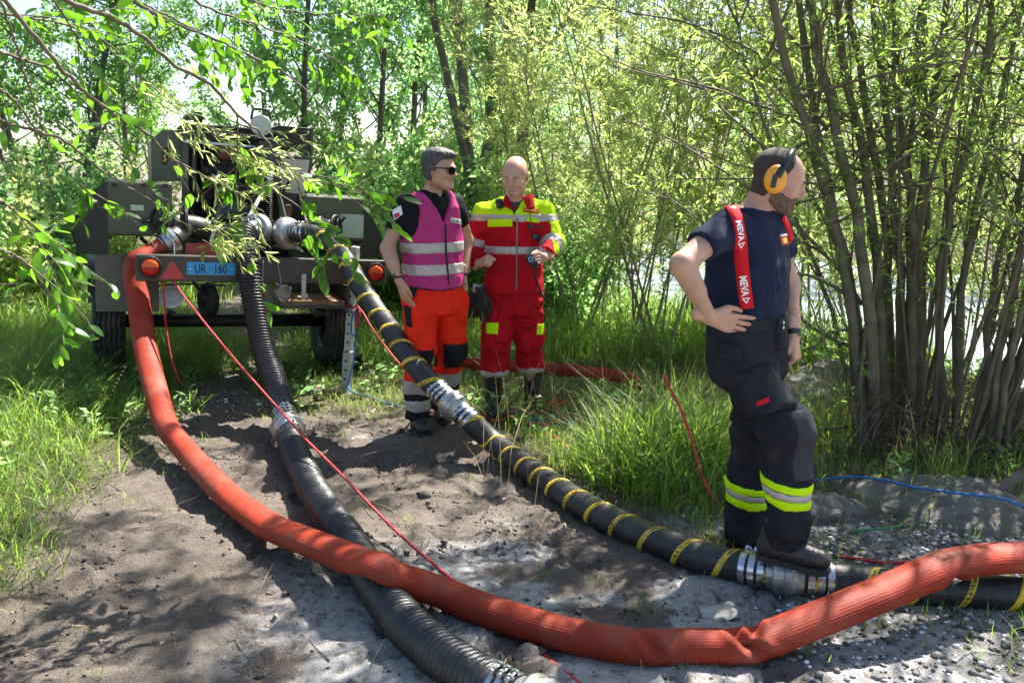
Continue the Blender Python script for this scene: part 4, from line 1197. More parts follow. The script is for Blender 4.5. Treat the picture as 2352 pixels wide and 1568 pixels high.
# ================================================================ the firefighter on the hose coupling
def man_fire():
    f2 = unit((0.72, -0.69, 0)); l2 = unit((0.69, 0.72, 0)); Y = 3.52
    rows = [row(1718, 862, Y, 0.148, 0.118), row(1717, 790, Y, 0.163, 0.132), row(1714, 720, Y, 0.150, 0.130), row(1716, 660, Y, 0.157, 0.136), row(1718, 604, Y, 0.168, 0.131), row(1717, 545, Y, 0.170, 0.114), row(1722, 505, 3.53, 0.150, 0.098), row(1728, 478, 3.54, 0.085, 0.072)]
    c = np.array([rows[4][1], rows[4][2], 0])
    shR = np.array([c[0], c[1], 1.495]) - l2 * 0.172 + np.array([0, 0, 0]); shL = np.array([c[0], c[1], 1.495]) + l2 * 0.178
    elR = A(1566, 607, 3.22); wrR = A(1630, 728, 3.315); knR = A(1700, 748, 3.34)
    elL = np.array([1.175, 3.68, 1.225]); wrL = A(1822, 770, 3.55); knL = A(1831, 838, 3.53)
    hipR = np.array([0.905, 3.455, 0.97]); hipL = np.array([1.02, 3.585, 0.95])
    kneeR = A(1806, 985, 3.28); ankR = A(1808, 1222, 3.27); kneeL = A(1735, 985, 3.66); ankL = A(1706, 1212, 3.76)
    hc = A(1788, 412, 3.50); B = head_basis((0.91, -0.26, -0.35)); sz = 0.97
    nb, nt_ = np.array([rows[7][1] + 0.005, 3.545, 1.50]), hc + B @ np.array([0, -0.028, -0.055])
    lo, hi = (0.45, 3.0, -0.02), (1.5, 4.05, 1.85)
    # body under the clothes
    def core(fd):
        fd.loft(rows, l2, f2, 0.0)
        fd.cone(nb, nt_, 0.063, 0.058, 0.05)
        fd.chain([shR, elR, wrR], [0.052, 0.039, 0.027], 0.035); fd.chain([shR * 0.55 + elR * 0.45, shR * 0.2 + elR * 0.8], [0.046, 0.038], 0.02)
        fd.cone(elR * 0.85 + wrR * 0.15, elR * 0.5 + wrR * 0.5, 0.041, 0.037, 0.02)
        fd.chain([shL, elL, wrL], [0.052, 0.039, 0.027], 0.035)
        return fd
    fb = core(Field(lo, hi, 0.009))
    fb.chain([hipR, kneeR, ankR], [0.085, 0.06, 0.045], 0.03).chain([hipL, kneeL, ankL], [0.085, 0.06, 0.045], 0.03)
    fh = Field(hc - 0.19, hc + np.array([0.19, 0.19, 0.16]), 0.0042)
    W = head_shapes(fh, hc, B, sz, ears=True, nose=1.25)
    fh.cone(nb, nt_, 0.063, 0.058, 0.04)
    fr = Field(elR - [0.1, 0.12, 0.28], elR + [0.38, 0.28, 0.1], 0.0042)
    fr.chain([shR, elR, wrR], [0.052, 0.039, 0.027], 0.035).cone(elR * 0.85 + wrR * 0.15, elR * 0.5 + wrR * 0.5, 0.041, 0.037, 0.02)
    hand(fr, wrR, knR, l2 * 0.9 - np.array([0, 0, 0.1]), np.array([-0.2, 0, 1.0]), (0.06, 0.05, 0.04, 0.03), 0.12, 1.04, 0.2, 0.06)
    fl = Field(knL - [0.12, 0.1, 0.14], wrL + [0.1, 0.1, 0.1], 0.0042)
    fl.cone(elL, wrL, 0.044, 0.029, 0.02)
    hand(fl, wrL, knL, unit((-0.75, 0.55, 0.0)), unit((0.6, -0.7, 0)), 0.62, 0.05, 1.0, 0.7, 0.2)
    body = body_mesh('person', [fb, fh, fr, fl], SKIN[2])
    tag(body, 'man in navy T-shirt, red braces and yellow ear defenders, one boot on the hose coupling', 'person')
    eyes(W, B, sz, body, (0, 1, -0.25))
    # hair, beard
    def hk(fn):
        def g(X, Y_, Z):
            d = [X - hc[0], Y_ - hc[1], Z - hc[2]]
            u = [(d[0] * B[0, i] + d[1] * B[1, i] + d[2] * B[2, i]) / sz for i in range(3)]
            return fn(*u)
        return g
    h = fh.copy().grow(0.0026)
    jag = lambda x, y, z: 0.0035 * np.sin(x * 330 + z * 190) * np.sin(y * 290 + z * 140) + 0.002 * np.sin(z * 610 + y * 520)
    h.keep(hk(lambda x, y, z: np.maximum(np.maximum(y - 0.036 + 0.35 * np.maximum(z - 0.085, 0) + 0.45 * np.maximum(0.055 - z, 0), -0.082 - z), np.minimum(-(z + 0.010) + 0 * x, y + 0.004) + jag(x, y, z))))
    surf(h, 'hair', M_BROWN, body)
    bd = fh.copy().grow(0.0048)
    def beard(x, y, z):
        reg = np.maximum(z + 0.050 + 0.22 * (y - 0.05), -0.124 + 0.55 * np.maximum(0.055 - y, 0) - z)                 # below the cheek line
        reg = np.maximum(reg, -0.004 - y + 0.0 * x)
        mouth = np.minimum(0.018 - np.abs(x), 0.0065 - np.abs(z + 0.069)) ; mouth = np.minimum(mouth, y - 0.078)
        mst = np.maximum(np.maximum(z + 0.047, -0.068 - z), np.maximum(np.abs(x) - 0.034, 0.075 - y))
        return np.maximum(np.minimum(reg, mst) + jag(x, y, z), mouth)
    bd.keep(hk(beard))
    surf(bd, 'beard', M_BEARD, body, fold=0.0025, fsc=(120, 120, 120), seed=3)
    brows(fh, W, body, M_BROWN)
    # T-shirt
    def line_cut(p, q, rad):
        p = np.array(p); d_ = unit(np.array(q) - p)
        def g(X, Y_, Z):
            ex, ey, ez = X - p[0], Y_ - p[1], Z - p[2]
            t = ex * d_[0] + ey * d_[1] + ez * d_[2]
            r2 = ex * ex + ey * ey + ez * ez - t * t
            return np.where((r2 < rad * rad), t, -1.0)
        return g
    fs = Field((0.45, 3.05, 1.05), (1.45, 4.0, 1.60), 0.007)
    fs.loft(rows[2:], l2, f2, 0.0, grow=0.016)
    hR = shR * 0.42 + elR * 0.58; hL = shL * 0.45 + elL * 0.55
    fs.chain([shR - [0, 0, 0.004], hR + (elR - shR) * 0.12], [0.066, 0.064], 0.05); fs.chain([shL, hL + (elL - shL) * 0.1], [0.070, 0.064], 0.05)
    fs.keep(line_cut(hR, elR, 0.1)); fs.keep(line_cut(hL, elL, 0.075))
    fs.keep(lambda X, Y_, Z: 1.112 - Z + 0 * X + 0 * Y_)
    fs.cone(nb - [0, 0, 0.02], nb + np.array([0.02, -0.01, 0.035]), 0.066, 0.064, 0.02)
    shirt = surf(fs, 't_shirt', M_NAVY, body, 2, 0.010, (13, 13, 8), 11)
    def calm(V):                                             # the stitched-on bands hold the cloth smooth
        zc = np.where(V[:, 1] < 3.5, A(1800, 1141, 3.2)[2], A(1705, 1136, 3.68)[2])
        return np.clip((1.05 - V[:, 2]) * 3, 0.15, 1) * (1 - 0.8 * np.exp(-((V[:, 2] - zc) / 0.085) ** 2))
    # trousers
    ft = Field((0.6, 3.05, 0.0), (1.45, 4.0, 1.2), 0.008)
    ft.loft([r for r in rows[:3]], l2, f2, 0.0, grow=0.016)
    wz = rows[2][0]
    ft.chain([hipR + [0.0, 0, -0.02], kneeR, kneeR * 0.5 + ankR * 0.5, ankR + [0, 0, 0.0]], [0.106, 0.087, 0.080, 0.084], 0.05)
    ft.chain([hipL, kneeL, kneeL * 0.5 + ankL * 0.5, ankL - [0, 0, 0.02]], [0.112, 0.090, 0.083, 0.088], 0.05)
    ft.keep(lambda X, Y_, Z: np.where(Y_ < 3.50 + 0 * X, (ankR[2] - 0.055) - Z, 0.055 - Z) + 0 * X)
    ft.keep(lambda X, Y_, Z: Z - (wz + 0.012) + 0 * X + 0 * Y_)
    surf(ft, 'trousers', M_DARK, body, 2, 0.026, (9, 9, 7), 5, weight=calm)
    bt = ft.copy().grow(0.006); bt.keep(lambda X, Y_, Z: np.maximum(Z - (wz + 0.016), (wz - 0.05) - Z) + 0 * X + 0 * Y_)
    surf(bt, 'waistband', M_DARK, body)
    kp_ = ft.copy().grow(0.0035); zk0, zk1 = A(1815, 1106, 3.2)[2], A(1815, 950, 3.2)[2]
    def kneecut(X, Y_, Z):
        t = np.clip((kneeR[2] - Z) / (kneeR[2] - ankR[2]), -0.5, 1); cx = kneeR[0] + (ankR[0] - kneeR[0]) * t; cy = kneeR[1] + (ankR[1] - kneeR[1]) * t
        u = (X - cx) * l2[0] + (Y_ - cy) * l2[1]; v = (X - cx) * f2[0] + (Y_ - cy) * f2[1]
        return np.maximum(np.maximum(np.maximum(zk0 - Z, Z - zk1), 0.035 - v), np.maximum(np.abs(u) - 0.062, Y_ - 3.42))
    kp_.keep(kneecut); surf(kp_, 'knee_patch', M_PATCH, body, 1, 0.026, (9, 9, 7), 5, weight=calm)
    patch(ft, [(1690, 862), (1758, 838), (1826, 935), (1722, 962)], 'thigh_pocket', M_DARK, body, 0.018, 0.004)
    patch(ft, [(1742, 921), (1766, 915), (1767, 925), (1744, 931)], 'label', M_STRAP, body, 0.026, 0.002)
    patch(ft, [(1650, 790), (1705, 795), (1703, 830), (1655, 822)], 'hip_pocket', M_DARK, body, 0.010, 0.003)
    patch(ft, [(1780, 735), (1797, 733), (1797, 800), (1783, 806)], 'fly_flap', M_DARK, body, 0.014, 0.004)
    for py in (740, 752):
        q, n_ = hit(ft, np.array([1788.0]), np.array([float(py)]), 0.02)
        MB().lathe([(0, 0.007), (0.003, 0.007), (0.004, 0.0045), (0.0045, 0.0005)], q[0], n_[0], 12).build('snap_button', M_STEEL, body)
    # reflective leg bands
    for near in (True, False):
        p = kneeR * 0.30 + ankR * 0.70 if near else kneeL * 0.33 + ankL * 0.67
        z0 = A(1800, 1170, 3.2)[2] if near else A(1705, 1163, 3.68)[2]; z1 = A(1800, 1113, 3.2)[2] if near else A(1705, 1110, 3.68)[2]
        dz = (z1 - z0)
        clip = (lambda X, Y_, Z: Y_ - 3.50 + 0 * X) if near else (lambda X, Y_, Z: 3.50 - Y_ + 0 * X)
        sl = (-0.13, 0.05)
        for nm, a0, a1, mm in (('yellow_band', 0, 0.36, M_NEON), ('reflective_band', 0.36, 0.66, M_REFL), ('yellow_band', 0.66, 1, M_NEON)):
            f_ = band(ft, nm, mm, body, z0 + dz * a0, z0 + dz * a1, 0.0055, sl, p, clip)
            surf(f_, nm, mm, body, 1, 0.026, (9, 9, 7), 5, weight=calm)
    # boots
    def boots(heel, toe, top, clip):
        fo = Field(np.minimum(heel, toe) - 0.12, np.maximum(heel, toe) + np.array([0.12, 0.12, 0.22]), 0.006)
        shoe(fo, heel, toe, top, 0.048)
        fo.keep(lambda X, Y_, Z: heel[2] + 0.012 - Z + 0 * X + 0 * Y_)
        b_ = surf(fo, 'boot', M_BOOT, body)
        sole_slab(b_, heel, toe, 0.049, heel[2] - 0.008, 0.024)
    boots(np.array([1.035, 3.30, 0.172]), np.array([1.235, 3.165, 0.172]), 0.15, 0)
    boots(np.array([1.035, 3.775, 0.012]), np.array([1.235, 3.70, 0.012]), 0.15, 0)
    # braces with white lettering
    sh_top = shR * 0.45 + np.array([c[0], c[1], 1.52]) * 0.55
    def braces(pts, extra, txt):
        o, Q, T, Sd, N = strap(fs, pts, 0.052, 'brace', M_STRAP, body, 0.006, 0.003, 46, extra)
        d = arclen(Q)
        if txt:
            V, F = text_2d('MEVA', 1.0, 0.035); V[:, :2] -= [(V[:, 0].max() + V[:, 0].min()) / 2, (V[:, 1].max() + V[:, 1].min()) / 2]
            V[:, 0] *= 0.080 / (V[:, 0].max() - V[:, 0].min()); V[:, 1] *= 0.030 / (V[:, 1].max() - V[:, 1].min())
            tri = np.array([[0.046, -0.016, 0], [0.070, 0.0, 0], [0.046, 0.016, 0], [0.050, -0.008, 0], [0.062, 0, 0], [0.050, 0.008, 0]])
            for s0 in txt:
                for VV, FF, nm in ((V, F, 'lettering'), (tri, [(0, 1, 4, 3), (1, 2, 5, 4), (2, 0, 3, 5)], 'logo')):
                    s = s0 * d[-1] + VV[:, 0]
                    P = np.stack([np.interp(s, d, Q[:, k]) for k in range(3)], 1); sd2 = np.stack([np.interp(s, d, Sd[:, k]) for k in range(3)], 1); n2 = np.stack([np.interp(s, d, N[:, k]) for k in range(3)], 1)
                    X = P - sd2 * VV[:, 1:2] + n2 * 0.0042
                    me = bpy.data.meshes.new(nm); me.from_pydata(X.tolist(), [], FF); me.update()
                    link(nm, me, M_WHITE, o)
        return o
    back = np.array([c[0], c[1], 0]) - f2 * 0.11 - l2 * 0.03
    braces([(1676, 472), (1692, 505), (1699, 545), (1703, 600), (1710, 660), (1716, 708)], [[back[0] - 0.01, back[1], 1.30], [back[0] - 0.03, back[1] - 0.02, 1.44]], (0.47, 0.66, 0.90))
    braces([(1794, 500), (1804, 518), (1810, 535), (1813, 556)], None, ())
    patch(ft, [(1700, 706), (1734, 706), (1736, 722), (1702, 722)], 'brace_clip', M_BLKP, body, 0.010, 0.006)
    q0 = [(1789, 543), (1803, 541), (1807, 562), (1793, 566)]
    patch(fs, q0, 'emblem', mat('emblem_red', (0.45, 0.03, 0.03), 0.7), body, 0.004, 0.002)
    patch(fs, [(1792, 549), (1801, 547), (1804, 559), (1795, 561)], 'emblem_shield', mat('emblem_gold', (0.62, 0.40, 0.03), 0.6), body, 0.008, 0.002)
    patch(fs, [(1790, 539), (1802, 538), (1803, 542), (1790, 544)], 'emblem_scroll', M_WHITE, body, 0.007, 0.002)
    rebase(body, (1.03, 3.5, 0))
    # ear defenders
    ed = empty('ear_defenders', tuple(hc))
    tag(ed, 'yellow ear defenders with black headband on the head of the man in braces', 'ear defenders')
    for sg in (-1, 1):
        fe = Field(W(sg * 0.098, 0, 0) - 0.09, W(sg * 0.098, 0, 0) + 0.09, 0.0045)
        Bm = B @ rotm('X', 0.0) @ rotm('X', 0.22 if True else 0)
        fe.ell(W(sg * 0.100, -0.012, -0.004), (0.028, 0.043, 0.056), Bm, 0)
        fe.keep(lambda X, Y_, Z: (0.088 - sg * ((X - hc[0]) * B[0, 0] + (Y_ - hc[1]) * B[1, 0] + (Z - hc[2]) * B[2, 0])) + 0 * X)
        cup = surf(fe, 'ear_cup', M_MUFF, ed)
        fe = Field(W(sg * 0.085, 0, 0) - 0.09, W(sg * 0.085, 0, 0) + 0.09, 0.005)
        fe.ell(W(sg * 0.085, -0.012, -0.004), (0.013, 0.041, 0.053), Bm, 0); surf(fe, 'cushion', M_BLKP, cup)
        pts = [W(sg * 0.1295, -0.014, -0.030), W(sg * 0.1295, -0.012, 0.010), W(sg * 0.120, -0.006, 0.05)]
        MB().box(W(sg * 0.129, -0.014, -0.012), (0.006, 0.020, 0.050), B @ rotm('X', 0.18), 0.002).build('slider', M_BLKP, cup)
    arc = []
    for q in np.linspace(-1, 1, 33):
        a = q * math.pi / 2
        arc.append(W(0.128 * math.sin(a) if abs(q) < 0.9 else 0.128 * np.sign(q), 0.006 - 0.016 * abs(q) ** 2, (0.005 + 0.128 * math.cos(a))))
    arc = np.array(arc); T = np.gradient(arc, axis=0); T /= np.linalg.norm(T, axis=1)[:, None]
    Nn = np.cross(T, B[:, 1]); wv = B[:, 1] * 0.0135
    V = np.stack([arc - wv, arc - wv + Nn * 0.006, arc + wv + Nn * 0.006, arc + wv], 1).reshape(-1, 3)
    a0 = np.arange(len(arc) - 1) * 4
    link('headband', np_mesh('headband', V, np.concatenate([np.stack([a0 + q, a0 + (q + 1) % 4, a0 + 4 + (q + 1) % 4, a0 + 4 + q], 1) for q in range(4)])), M_BLKP, ed)
    fix_children(ed)
    # fitness band on the far wrist
    wt = empty('wristband', tuple(wrL)); tag(wt, 'black wristband on the hanging arm of the man in braces', 'wristband')
    ax = unit(knL - elL)
    p = wrL - ax * 0.012
    MB().lathe([(-0.011, 0.030), (-0.011, 0.034), (0.011, 0.034), (0.011, 0.030)], p, ax, 20, True).build('strap', M_BLKP, wt)
    MB().box(p + np.array([0.02, -0.026, 0]), (0.02, 0.006, 0.022), rotm('Z', 0.6), 0.002).build('display', M_GLASS, wt)
    fix_children(wt)
man_fire()
# ================================================================ the man in the magenta vest
def in_head(hc, B, sz, fn):
    def g(X, Y_, Z):
        d = [X - hc[0], Y_ - hc[1], Z - hc[2]]
        return fn(*[(d[0] * B[0, i] + d[1] * B[1, i] + d[2] * B[2, i]) / sz for i in range(3)])
    return g
def arm_cut(p, q, rad):
    p = np.array(p); d_ = unit(np.array(q) - p)
    def g(X, Y_, Z):
        ex, ey, ez = X - p[0], Y_ - p[1], Z - p[2]
        t = ex * d_[0] + ey * d_[1] + ez * d_[2]
        return np.where((ex * ex + ey * ey + ez * ez - t * t < rad * rad), t, -1.0)
    return g
def make_boot(parent, heel, toe, h, w_, m=None, h_=0.006, top_r=1.12, name='boot'):
    heel = np.array(heel, float); toe = np.array(toe, float)
    fo = Field(np.minimum(heel, toe) - 0.12, np.maximum(heel, toe) + np.array([0.12, 0.12, h + 0.06]), h_)
    shoe(fo, heel, toe, h, w_)
    fo.keep(lambda X, Y_, Z: np.maximum(heel[2] + 0.014 - Z, Z - heel[2] - h) + 0 * X + 0 * Y_)
    b_ = surf(fo, name, m or M_BOOT, parent, 1, 0.004, (40, 40, 30), 8)
    sole_slab(b_, heel, toe, w_ * 1.02, heel[2] - 0.006, 0.024)
    return b_, fo
def man_vest():
    f2 = unit((0.55, -0.83, 0)); l2 = unit((0.83, 0.55, 0)); Y = 5.62
    rows = [row(1000, 716, Y, 0.150, 0.115), row(998, 680, Y, 0.172, 0.125), row(995, 620, Y, 0.166, 0.122), row(993, 570, Y, 0.174, 0.122), row(991, 520, Y, 0.184, 0.122), row(990, 476, Y, 0.180, 0.105), row(992, 452, Y + 0.01, 0.128, 0.085), row(996, 436, Y + 0.01, 0.078, 0.066)]
    c = np.array([rows[4][1], rows[4][2], 0]); zs = A(931, 466, 5.5)[2]
    shR = c + [0, 0, zs] - l2 * 0.178; shL = c + [0, 0, zs] + l2 * 0.172
    elR = A(890, 570, 5.50); wrR = A(917, 646, 5.36); knR = A(934, 697, 5.34)
    elL = c + l2 * 0.235 + np.array([0.02, 0.08, 1.24]); wrL = A(1066, 632, 5.70); knL = A(1072, 690, 5.66)
    hipR = A(966, 690, 5.57); hipL = A(1036, 690, 5.67)
    kneeR = A(966, 800, 5.54); ankR = A(956, 948, 5.62); kneeL = A(1036, 805, 5.74); ankL = A(1014, 925, 5.90)
    hc = A(1009, 390, 5.56); B = head_basis((0.925, -0.37, -0.06)); sz = 1.0
    nb, nt_ = np.array([rows[7][1], rows[7][2] + 0.005, rows[7][0] - 0.02]), hc + B @ np.array([0, -0.028, -0.055])
    lo, hi = (-1.0, 5.15, -0.02), (-0.05, 6.1, 1.95)
    fb = Field(lo, hi, 0.010)
    fb.loft(rows, l2, f2, 0.0); fb.cone(nb, nt_, 0.060, 0.056, 0.04)
    for s_, e, w_ in ((shR, elR, wrR), (shL, elL, wrL)): fb.chain([s_, e, w_], [0.052, 0.042, 0.028], 0.03)
    fb.chain([hipR, kneeR, ankR], [0.085, 0.058, 0.045], 0.03).chain([hipL, kneeL, ankL], [0.085, 0.058, 0.045], 0.03)
    fh = Field(hc - [0.18, 0.18, 0.2], hc + [0.18, 0.18, 0.16], 0.0042)
    W = head_shapes(fh, hc, B, sz, mouth_open=0.4)
    fh.cone(nb, nt_, 0.060, 0.056, 0.04)
    fr = Field(np.minimum(elR, knR) - [0.09, 0.1, 0.08], np.maximum(elR, knR) + [0.09, 0.1, 0.1], 0.0045)
    fr.chain([shR, elR, wrR], [0.052, 0.042, 0.028], 0.03).cone(elR * 0.85 + wrR * 0.15, elR * 0.5 + wrR * 0.5, 0.043, 0.038, 0.02)
    hand(fr, wrR, knR, unit((0.75, 0.45, 0)), unit((0.6, -0.75, 0)), (0.22, 0.18, 0.15, 0.12), 0.16, 1.0, 0.35, 0.1)
    fl = Field(knL - [0.1, 0.1, 0.12], wrL + [0.1, 0.1, 0.1], 0.0045)
    fl.cone(elL, wrL, 0.042, 0.028, 0.02); hand(fl, wrL, knL, unit((-0.8, -0.2, 0)), unit((0.5, -0.8, 0)), 0.3, 0.1, 1.0, 0.4, 0.15)
    body = body_mesh('person', [fb, fh, fr, fl], SKIN[0])
    tag(body, 'man in magenta reflective vest, dark sunglasses and orange trousers beside the trailer', 'person')
    ih = lambda fn: in_head(hc, B, sz, fn)
    h = fh.copy().grow(0.007)
    Wp = lambda x, y, z: hc + B @ np.array([x, y, z])
    h.ell(Wp(0, 0.03, 0.098), (0.066, 0.074, 0.030), B, 0.03); h.ell(Wp(0, -0.03, 0.085), (0.074, 0.085, 0.045), B, 0.03)
    h.keep(ih(lambda x, y, z: np.maximum(np.maximum(y - 0.012 - 1.0 * np.maximum(z - 0.03, 0) - 2.2 * np.maximum(z - 0.065, 0), -0.075 - z - 0.2 * np.minimum(y, 0)), np.minimum(-(z + 0.004) + 0 * x, y + 0.016) + 0 * x)))
    surf(h, 'hair', M_GREY, body, 1, 0.0035, (45, 45, 120), 4)
    brows(fh, W, body, M_GREY)
    # polo shirt
    fs = Field((-1.0, 5.15, 0.98), (-0.1, 6.05, 1.70), 0.008)
    fs.loft(rows[2:], l2, f2, 0.0, grow=0.012)
    hR = shR * 0.40 + elR * 0.60; hL = shL * 0.45 + elL * 0.55
    fs.chain([shR, hR + (elR - shR) * 0.12], [0.057, 0.064], 0.04); fs.chain([shL, hL + (elL - shL) * 0.1], [0.057, 0.062], 0.04)
    fs.keep(arm_cut(hR, elR, 0.1)); fs.keep(arm_cut(hL, elL, 0.08))
    fs.cone(nb + f2 * 0.075 + np.array([0, 0, -0.065]), nb + f2 * 0.08 + np.array([0, 0, 0.06]), 0.004, 0.028, 0.012, 's')
    surf(fs, 'polo_shirt', M_POLO, body, 1, 0.008, (14, 14, 9), 21)
    patch(fs, [(902, 484), (921, 472), (925, 492), (906, 507)], 'sleeve_badge', M_WHITE, body, 0.003, 0.002)
    patch(fs, [(906, 494), (917, 488), (919, 496), (908, 503)], 'badge_shield', mat('badge_red', (0.45, 0.02, 0.06), 0.6), body, 0.007, 0.002)
    collar(body, nb + np.array([0, 0, 0.005]), unit(nt_ - nb), l2, f2, M_POLO, 0.078, 0.069, 0.045, 0.022, 0.35)
    # vest
    fv = Field((-1.0, 5.15, 0.88), (-0.1, 6.05, 1.70), 0.008)
    hem = A(990, 662, 5.5)[2]
    vr = [(hem - 0.03, rows[2][1] + 0.004, rows[2][2], 0.182, 0.140)] + [(r[0], r[1], r[2], max(r[3], 0.170 if i < 4 else 0), max(r[4], 0.124 if i < 4 else 0)) for i, r in enumerate(rows[2:])]
    fv.loft(vr, l2, f2, 0.0, grow=0.025)
    for sh_, sg in ((shR, -1), (shL, 1)):
        fv.ell(sh_ + l2 * sg * 0.035 + np.array([0, 0, -0.055]) + f2 * 0.02, (0.080, 0.30, 0.165), np.stack([l2, f2, np.array([0, 0, 1.0])], 1), 0.0, 's')
    zv = A(1020, 515, 5.5)[2]
    def vneck(X, Y_, Z):
        u = (X - c[0]) * l2[0] + (Y_ - c[1]) * l2[1]; v = (X - c[0]) * f2[0] + (Y_ - c[1]) * f2[1]
        wdt = np.maximum(0, (Z - zv)) * 0.50
        front = np.where(v > -0.01, wdt - np.abs(u - 0.01), -1.0)
        nh = 0.094 - np.sqrt((u - 0.0) ** 2 + (v + 0.01) ** 2); nh = np.where(Z > rows[5][0] + 0.01, nh, -1.0)
        return np.maximum(np.maximum(front, nh), hem - Z - 0.012 * np.cos(u * 12))
    fv.keep(vneck)
    surf(fv, 'vest', M_VEST, body, 1, 0.008, (10, 10, 6), 33)
    wv = dict(fold=0.008, fsc=(10, 10, 6), seed=33)
    for y0, y1 in ((553, 578), (603, 629)):
        z1, z0 = A(990, y0 + 5, 5.47)[2], A(990, y1 + 5, 5.47)[2]
        surf(band(fv, '', None, None, z0, z1, 0.0030), 'reflective_band', M_REFL, body, 1, **wv)
    z0 = hem + 0.001
    def hemband(X, Y_, Z):
        u = (X - c[0]) * l2[0] + (Y_ - c[1]) * l2[1]
        q = Z - (hem - 0.012 * np.cos(u * 12)); return np.abs(q - 0.004) - 0.006
    fp = fv.copy().grow(0.004); fp.keep(hemband); surf(fp, 'hem_piping', M_PIPE, body, 1, **wv)
    strap(fv, [(1022, 516), (1023, 560), (1025, 600), (1029, 640), (1033, 655)], 0.011, 'front_zip', M_PIPE, body, 0.007, 0.003, 30)
    pq = [(1034, 500), (1060, 506), (1061, 517), (1034, 510)]
    patch(fv, pq, 'name_label', M_LABEL, body, 0.008, 0.002); patch_text(fv, 'Übungsleitung', pq, 'lettering', M_INK, body, 0.0125, 0.9)
    # trousers
    ft = Field((-0.95, 5.15, 0.0), (-0.1, 6.15, 1.1), 0.008)
    ft.loft(rows[:3], l2, f2, 0.0, grow=0.018)
    ft.chain([hipR, kneeR, kneeR * 0.45 + ankR * 0.55, ankR - [0, 0, 0.02]], [0.108, 0.088, 0.080, 0.078], 0.05)
    ft.chain([hipL, kneeL, kneeL * 0.45 + ankL * 0.55, ankL - [0, 0, 0.02]], [0.108, 0.092, 0.082, 0.078], 0.05)
    ft.keep(lambda X, Y_, Z: 0.085 - Z + 0 * X + 0 * Y_)
    zk = kneeR[2] + 0.01
    midx = (kneeR[0] + kneeL[0]) / 2
    zb0, zb1 = A(956, 872, 5.55)[2], A(956, 856, 5.55)[2]
    def pick(C):
        o = np.zeros(len(C), int)
        inner = (C[:, 0] > midx) & (C[:, 0] < midx + 0.045) | ((C[:, 0] < midx) & (C[:, 0] < kneeR[0] - 0.06))
        o[(C[:, 2] < zk) & ~inner] = 1
        o[C[:, 2] < zb0] = 1
        o[(C[:, 2] < zb1) & (C[:, 2] > zb0)] = 0
        return o
    surf(ft, 'trousers', None, body, 2, 0.020, (10, 10, 7), 25, mats=[M_ORNG, M_DARK], pick=pick)
    fw = dict(fold=0.020, fsc=(10, 10, 7), seed=25)
    for y0, y1 in ((873, 905), (920, 946)):
        surf(band(ft, '', None, None, A(956, y1, 5.54)[2], A(956, y0, 5.54)[2], 0.003), 'reflective_band', M_REFL, body, 1, **fw)
    patch(ft, [(931, 700), (946, 706), (948, 752), (938, 748)], 'side_pocket', M_DARK, body, 0.012, 0.003)
    patch(ft, [(943, 655), (962, 660), (950, 684), (944, 680)], 'hip_pocket', M_DARK, body, 0.012, 0.003)
    for hp, tp in ((A(958, 985, 5.66), A(978, 1003, 5.44)), (A(1012, 955, 5.93), A(1022, 966, 5.74))):
        hp = np.array([hp[0], hp[1], 0.012]); tp = np.array([tp[0], tp[1], 0.012])
        b_, fo = make_boot(body, hp, tp, 0.13, 0.046, name='walking_boot')
        d = unit(tp - hp); sd_ = np.array([-d[1], d[0], 0])
        for k in range(5):
            p = hp + d * (0.07 + 0.022 * k); zt = 0.012 + 0.125 - 0.012 * k
            MB().tube([p - sd_ * 0.028 + [0, 0, zt - 0.022], p + [0, 0, zt - 0.004], p + sd_ * 0.028 + d * 0.012 + [0, 0, zt - 0.022]], 0.0032, 5).build('lace', M_LACE, b_)
    rebase(body, tuple(np.array([rows[0][1], Y, 0])))
    # sunglasses
    sg_ = empty('sunglasses', tuple(hc)); tag(sg_, 'dark sunglasses on the face of the man in the magenta vest', 'sunglasses')
    for s_ in (-1, 1):
        lu = unit(B[:, 0] * s_ - B[:, 1] * 0.38); ln = unit(B[:, 1] + B[:, 0] * s_ * 0.38)
        MB().prism([(-0.027, 0.018), (0.026, 0.020), (0.030, 0.004), (0.022, -0.021), (-0.010, -0.023), (-0.025, -0.010)], W(s_ * 0.036, 0.1045, 0.0), lu, B[:, 2], ln * 0.003).build('lens', M_GLASS, sg_)
        MB().box(W(s_ * 0.064, 0.090, 0.013), (0.014, 0.012, 0.012), B @ rotm('Z', -0.5 * s_)).build('hinge', M_BLKP, sg_)
        MB().tube([W(s_ * 0.067, 0.088, 0.013), W(s_ * 0.0745, 0.03, 0.013), W(s_ * 0.0795, -0.012, 0.014), W(s_ * 0.080, -0.030, 0.0)], 0.0045, 6).build('temple', M_BLKP, sg_)
    MB().box(W(0, 0.1075, 0.014), (0.060, 0.006, 0.008), B, 0.002).build('frame', M_BLKP, sg_)
    fix_children(sg_)
    # wrist things
    ax = unit(knR - elR)
    for q, (off, rr, th) in enumerate(((-0.020, 0.031, 0.006), (-0.042, 0.032, 0.004))):
        p = wrR + ax * off
        o = MB().lathe([(-th, rr), (-th, rr + 0.004), (th, rr + 0.004), (th, rr)], p, ax + np.array([0.15, 0, 0.1]) * (1 if q else -1), 18, True).build('bracelet', mat('leather_band', (0.03, 0.017, 0.012), 0.6) if q == 0 else MATS['leather_band'], None)
        tag(o, ('thicker lower', 'thinner upper')[q] + ' dark bracelet on the wrist of the man in the magenta vest', 'bracelet')
    wt = empty('wristwatch', tuple(wrL)); tag(wt, 'black wristwatch on the far wrist of the man in the magenta vest', 'watch')
    ax = unit(knL - elL); p = wrL
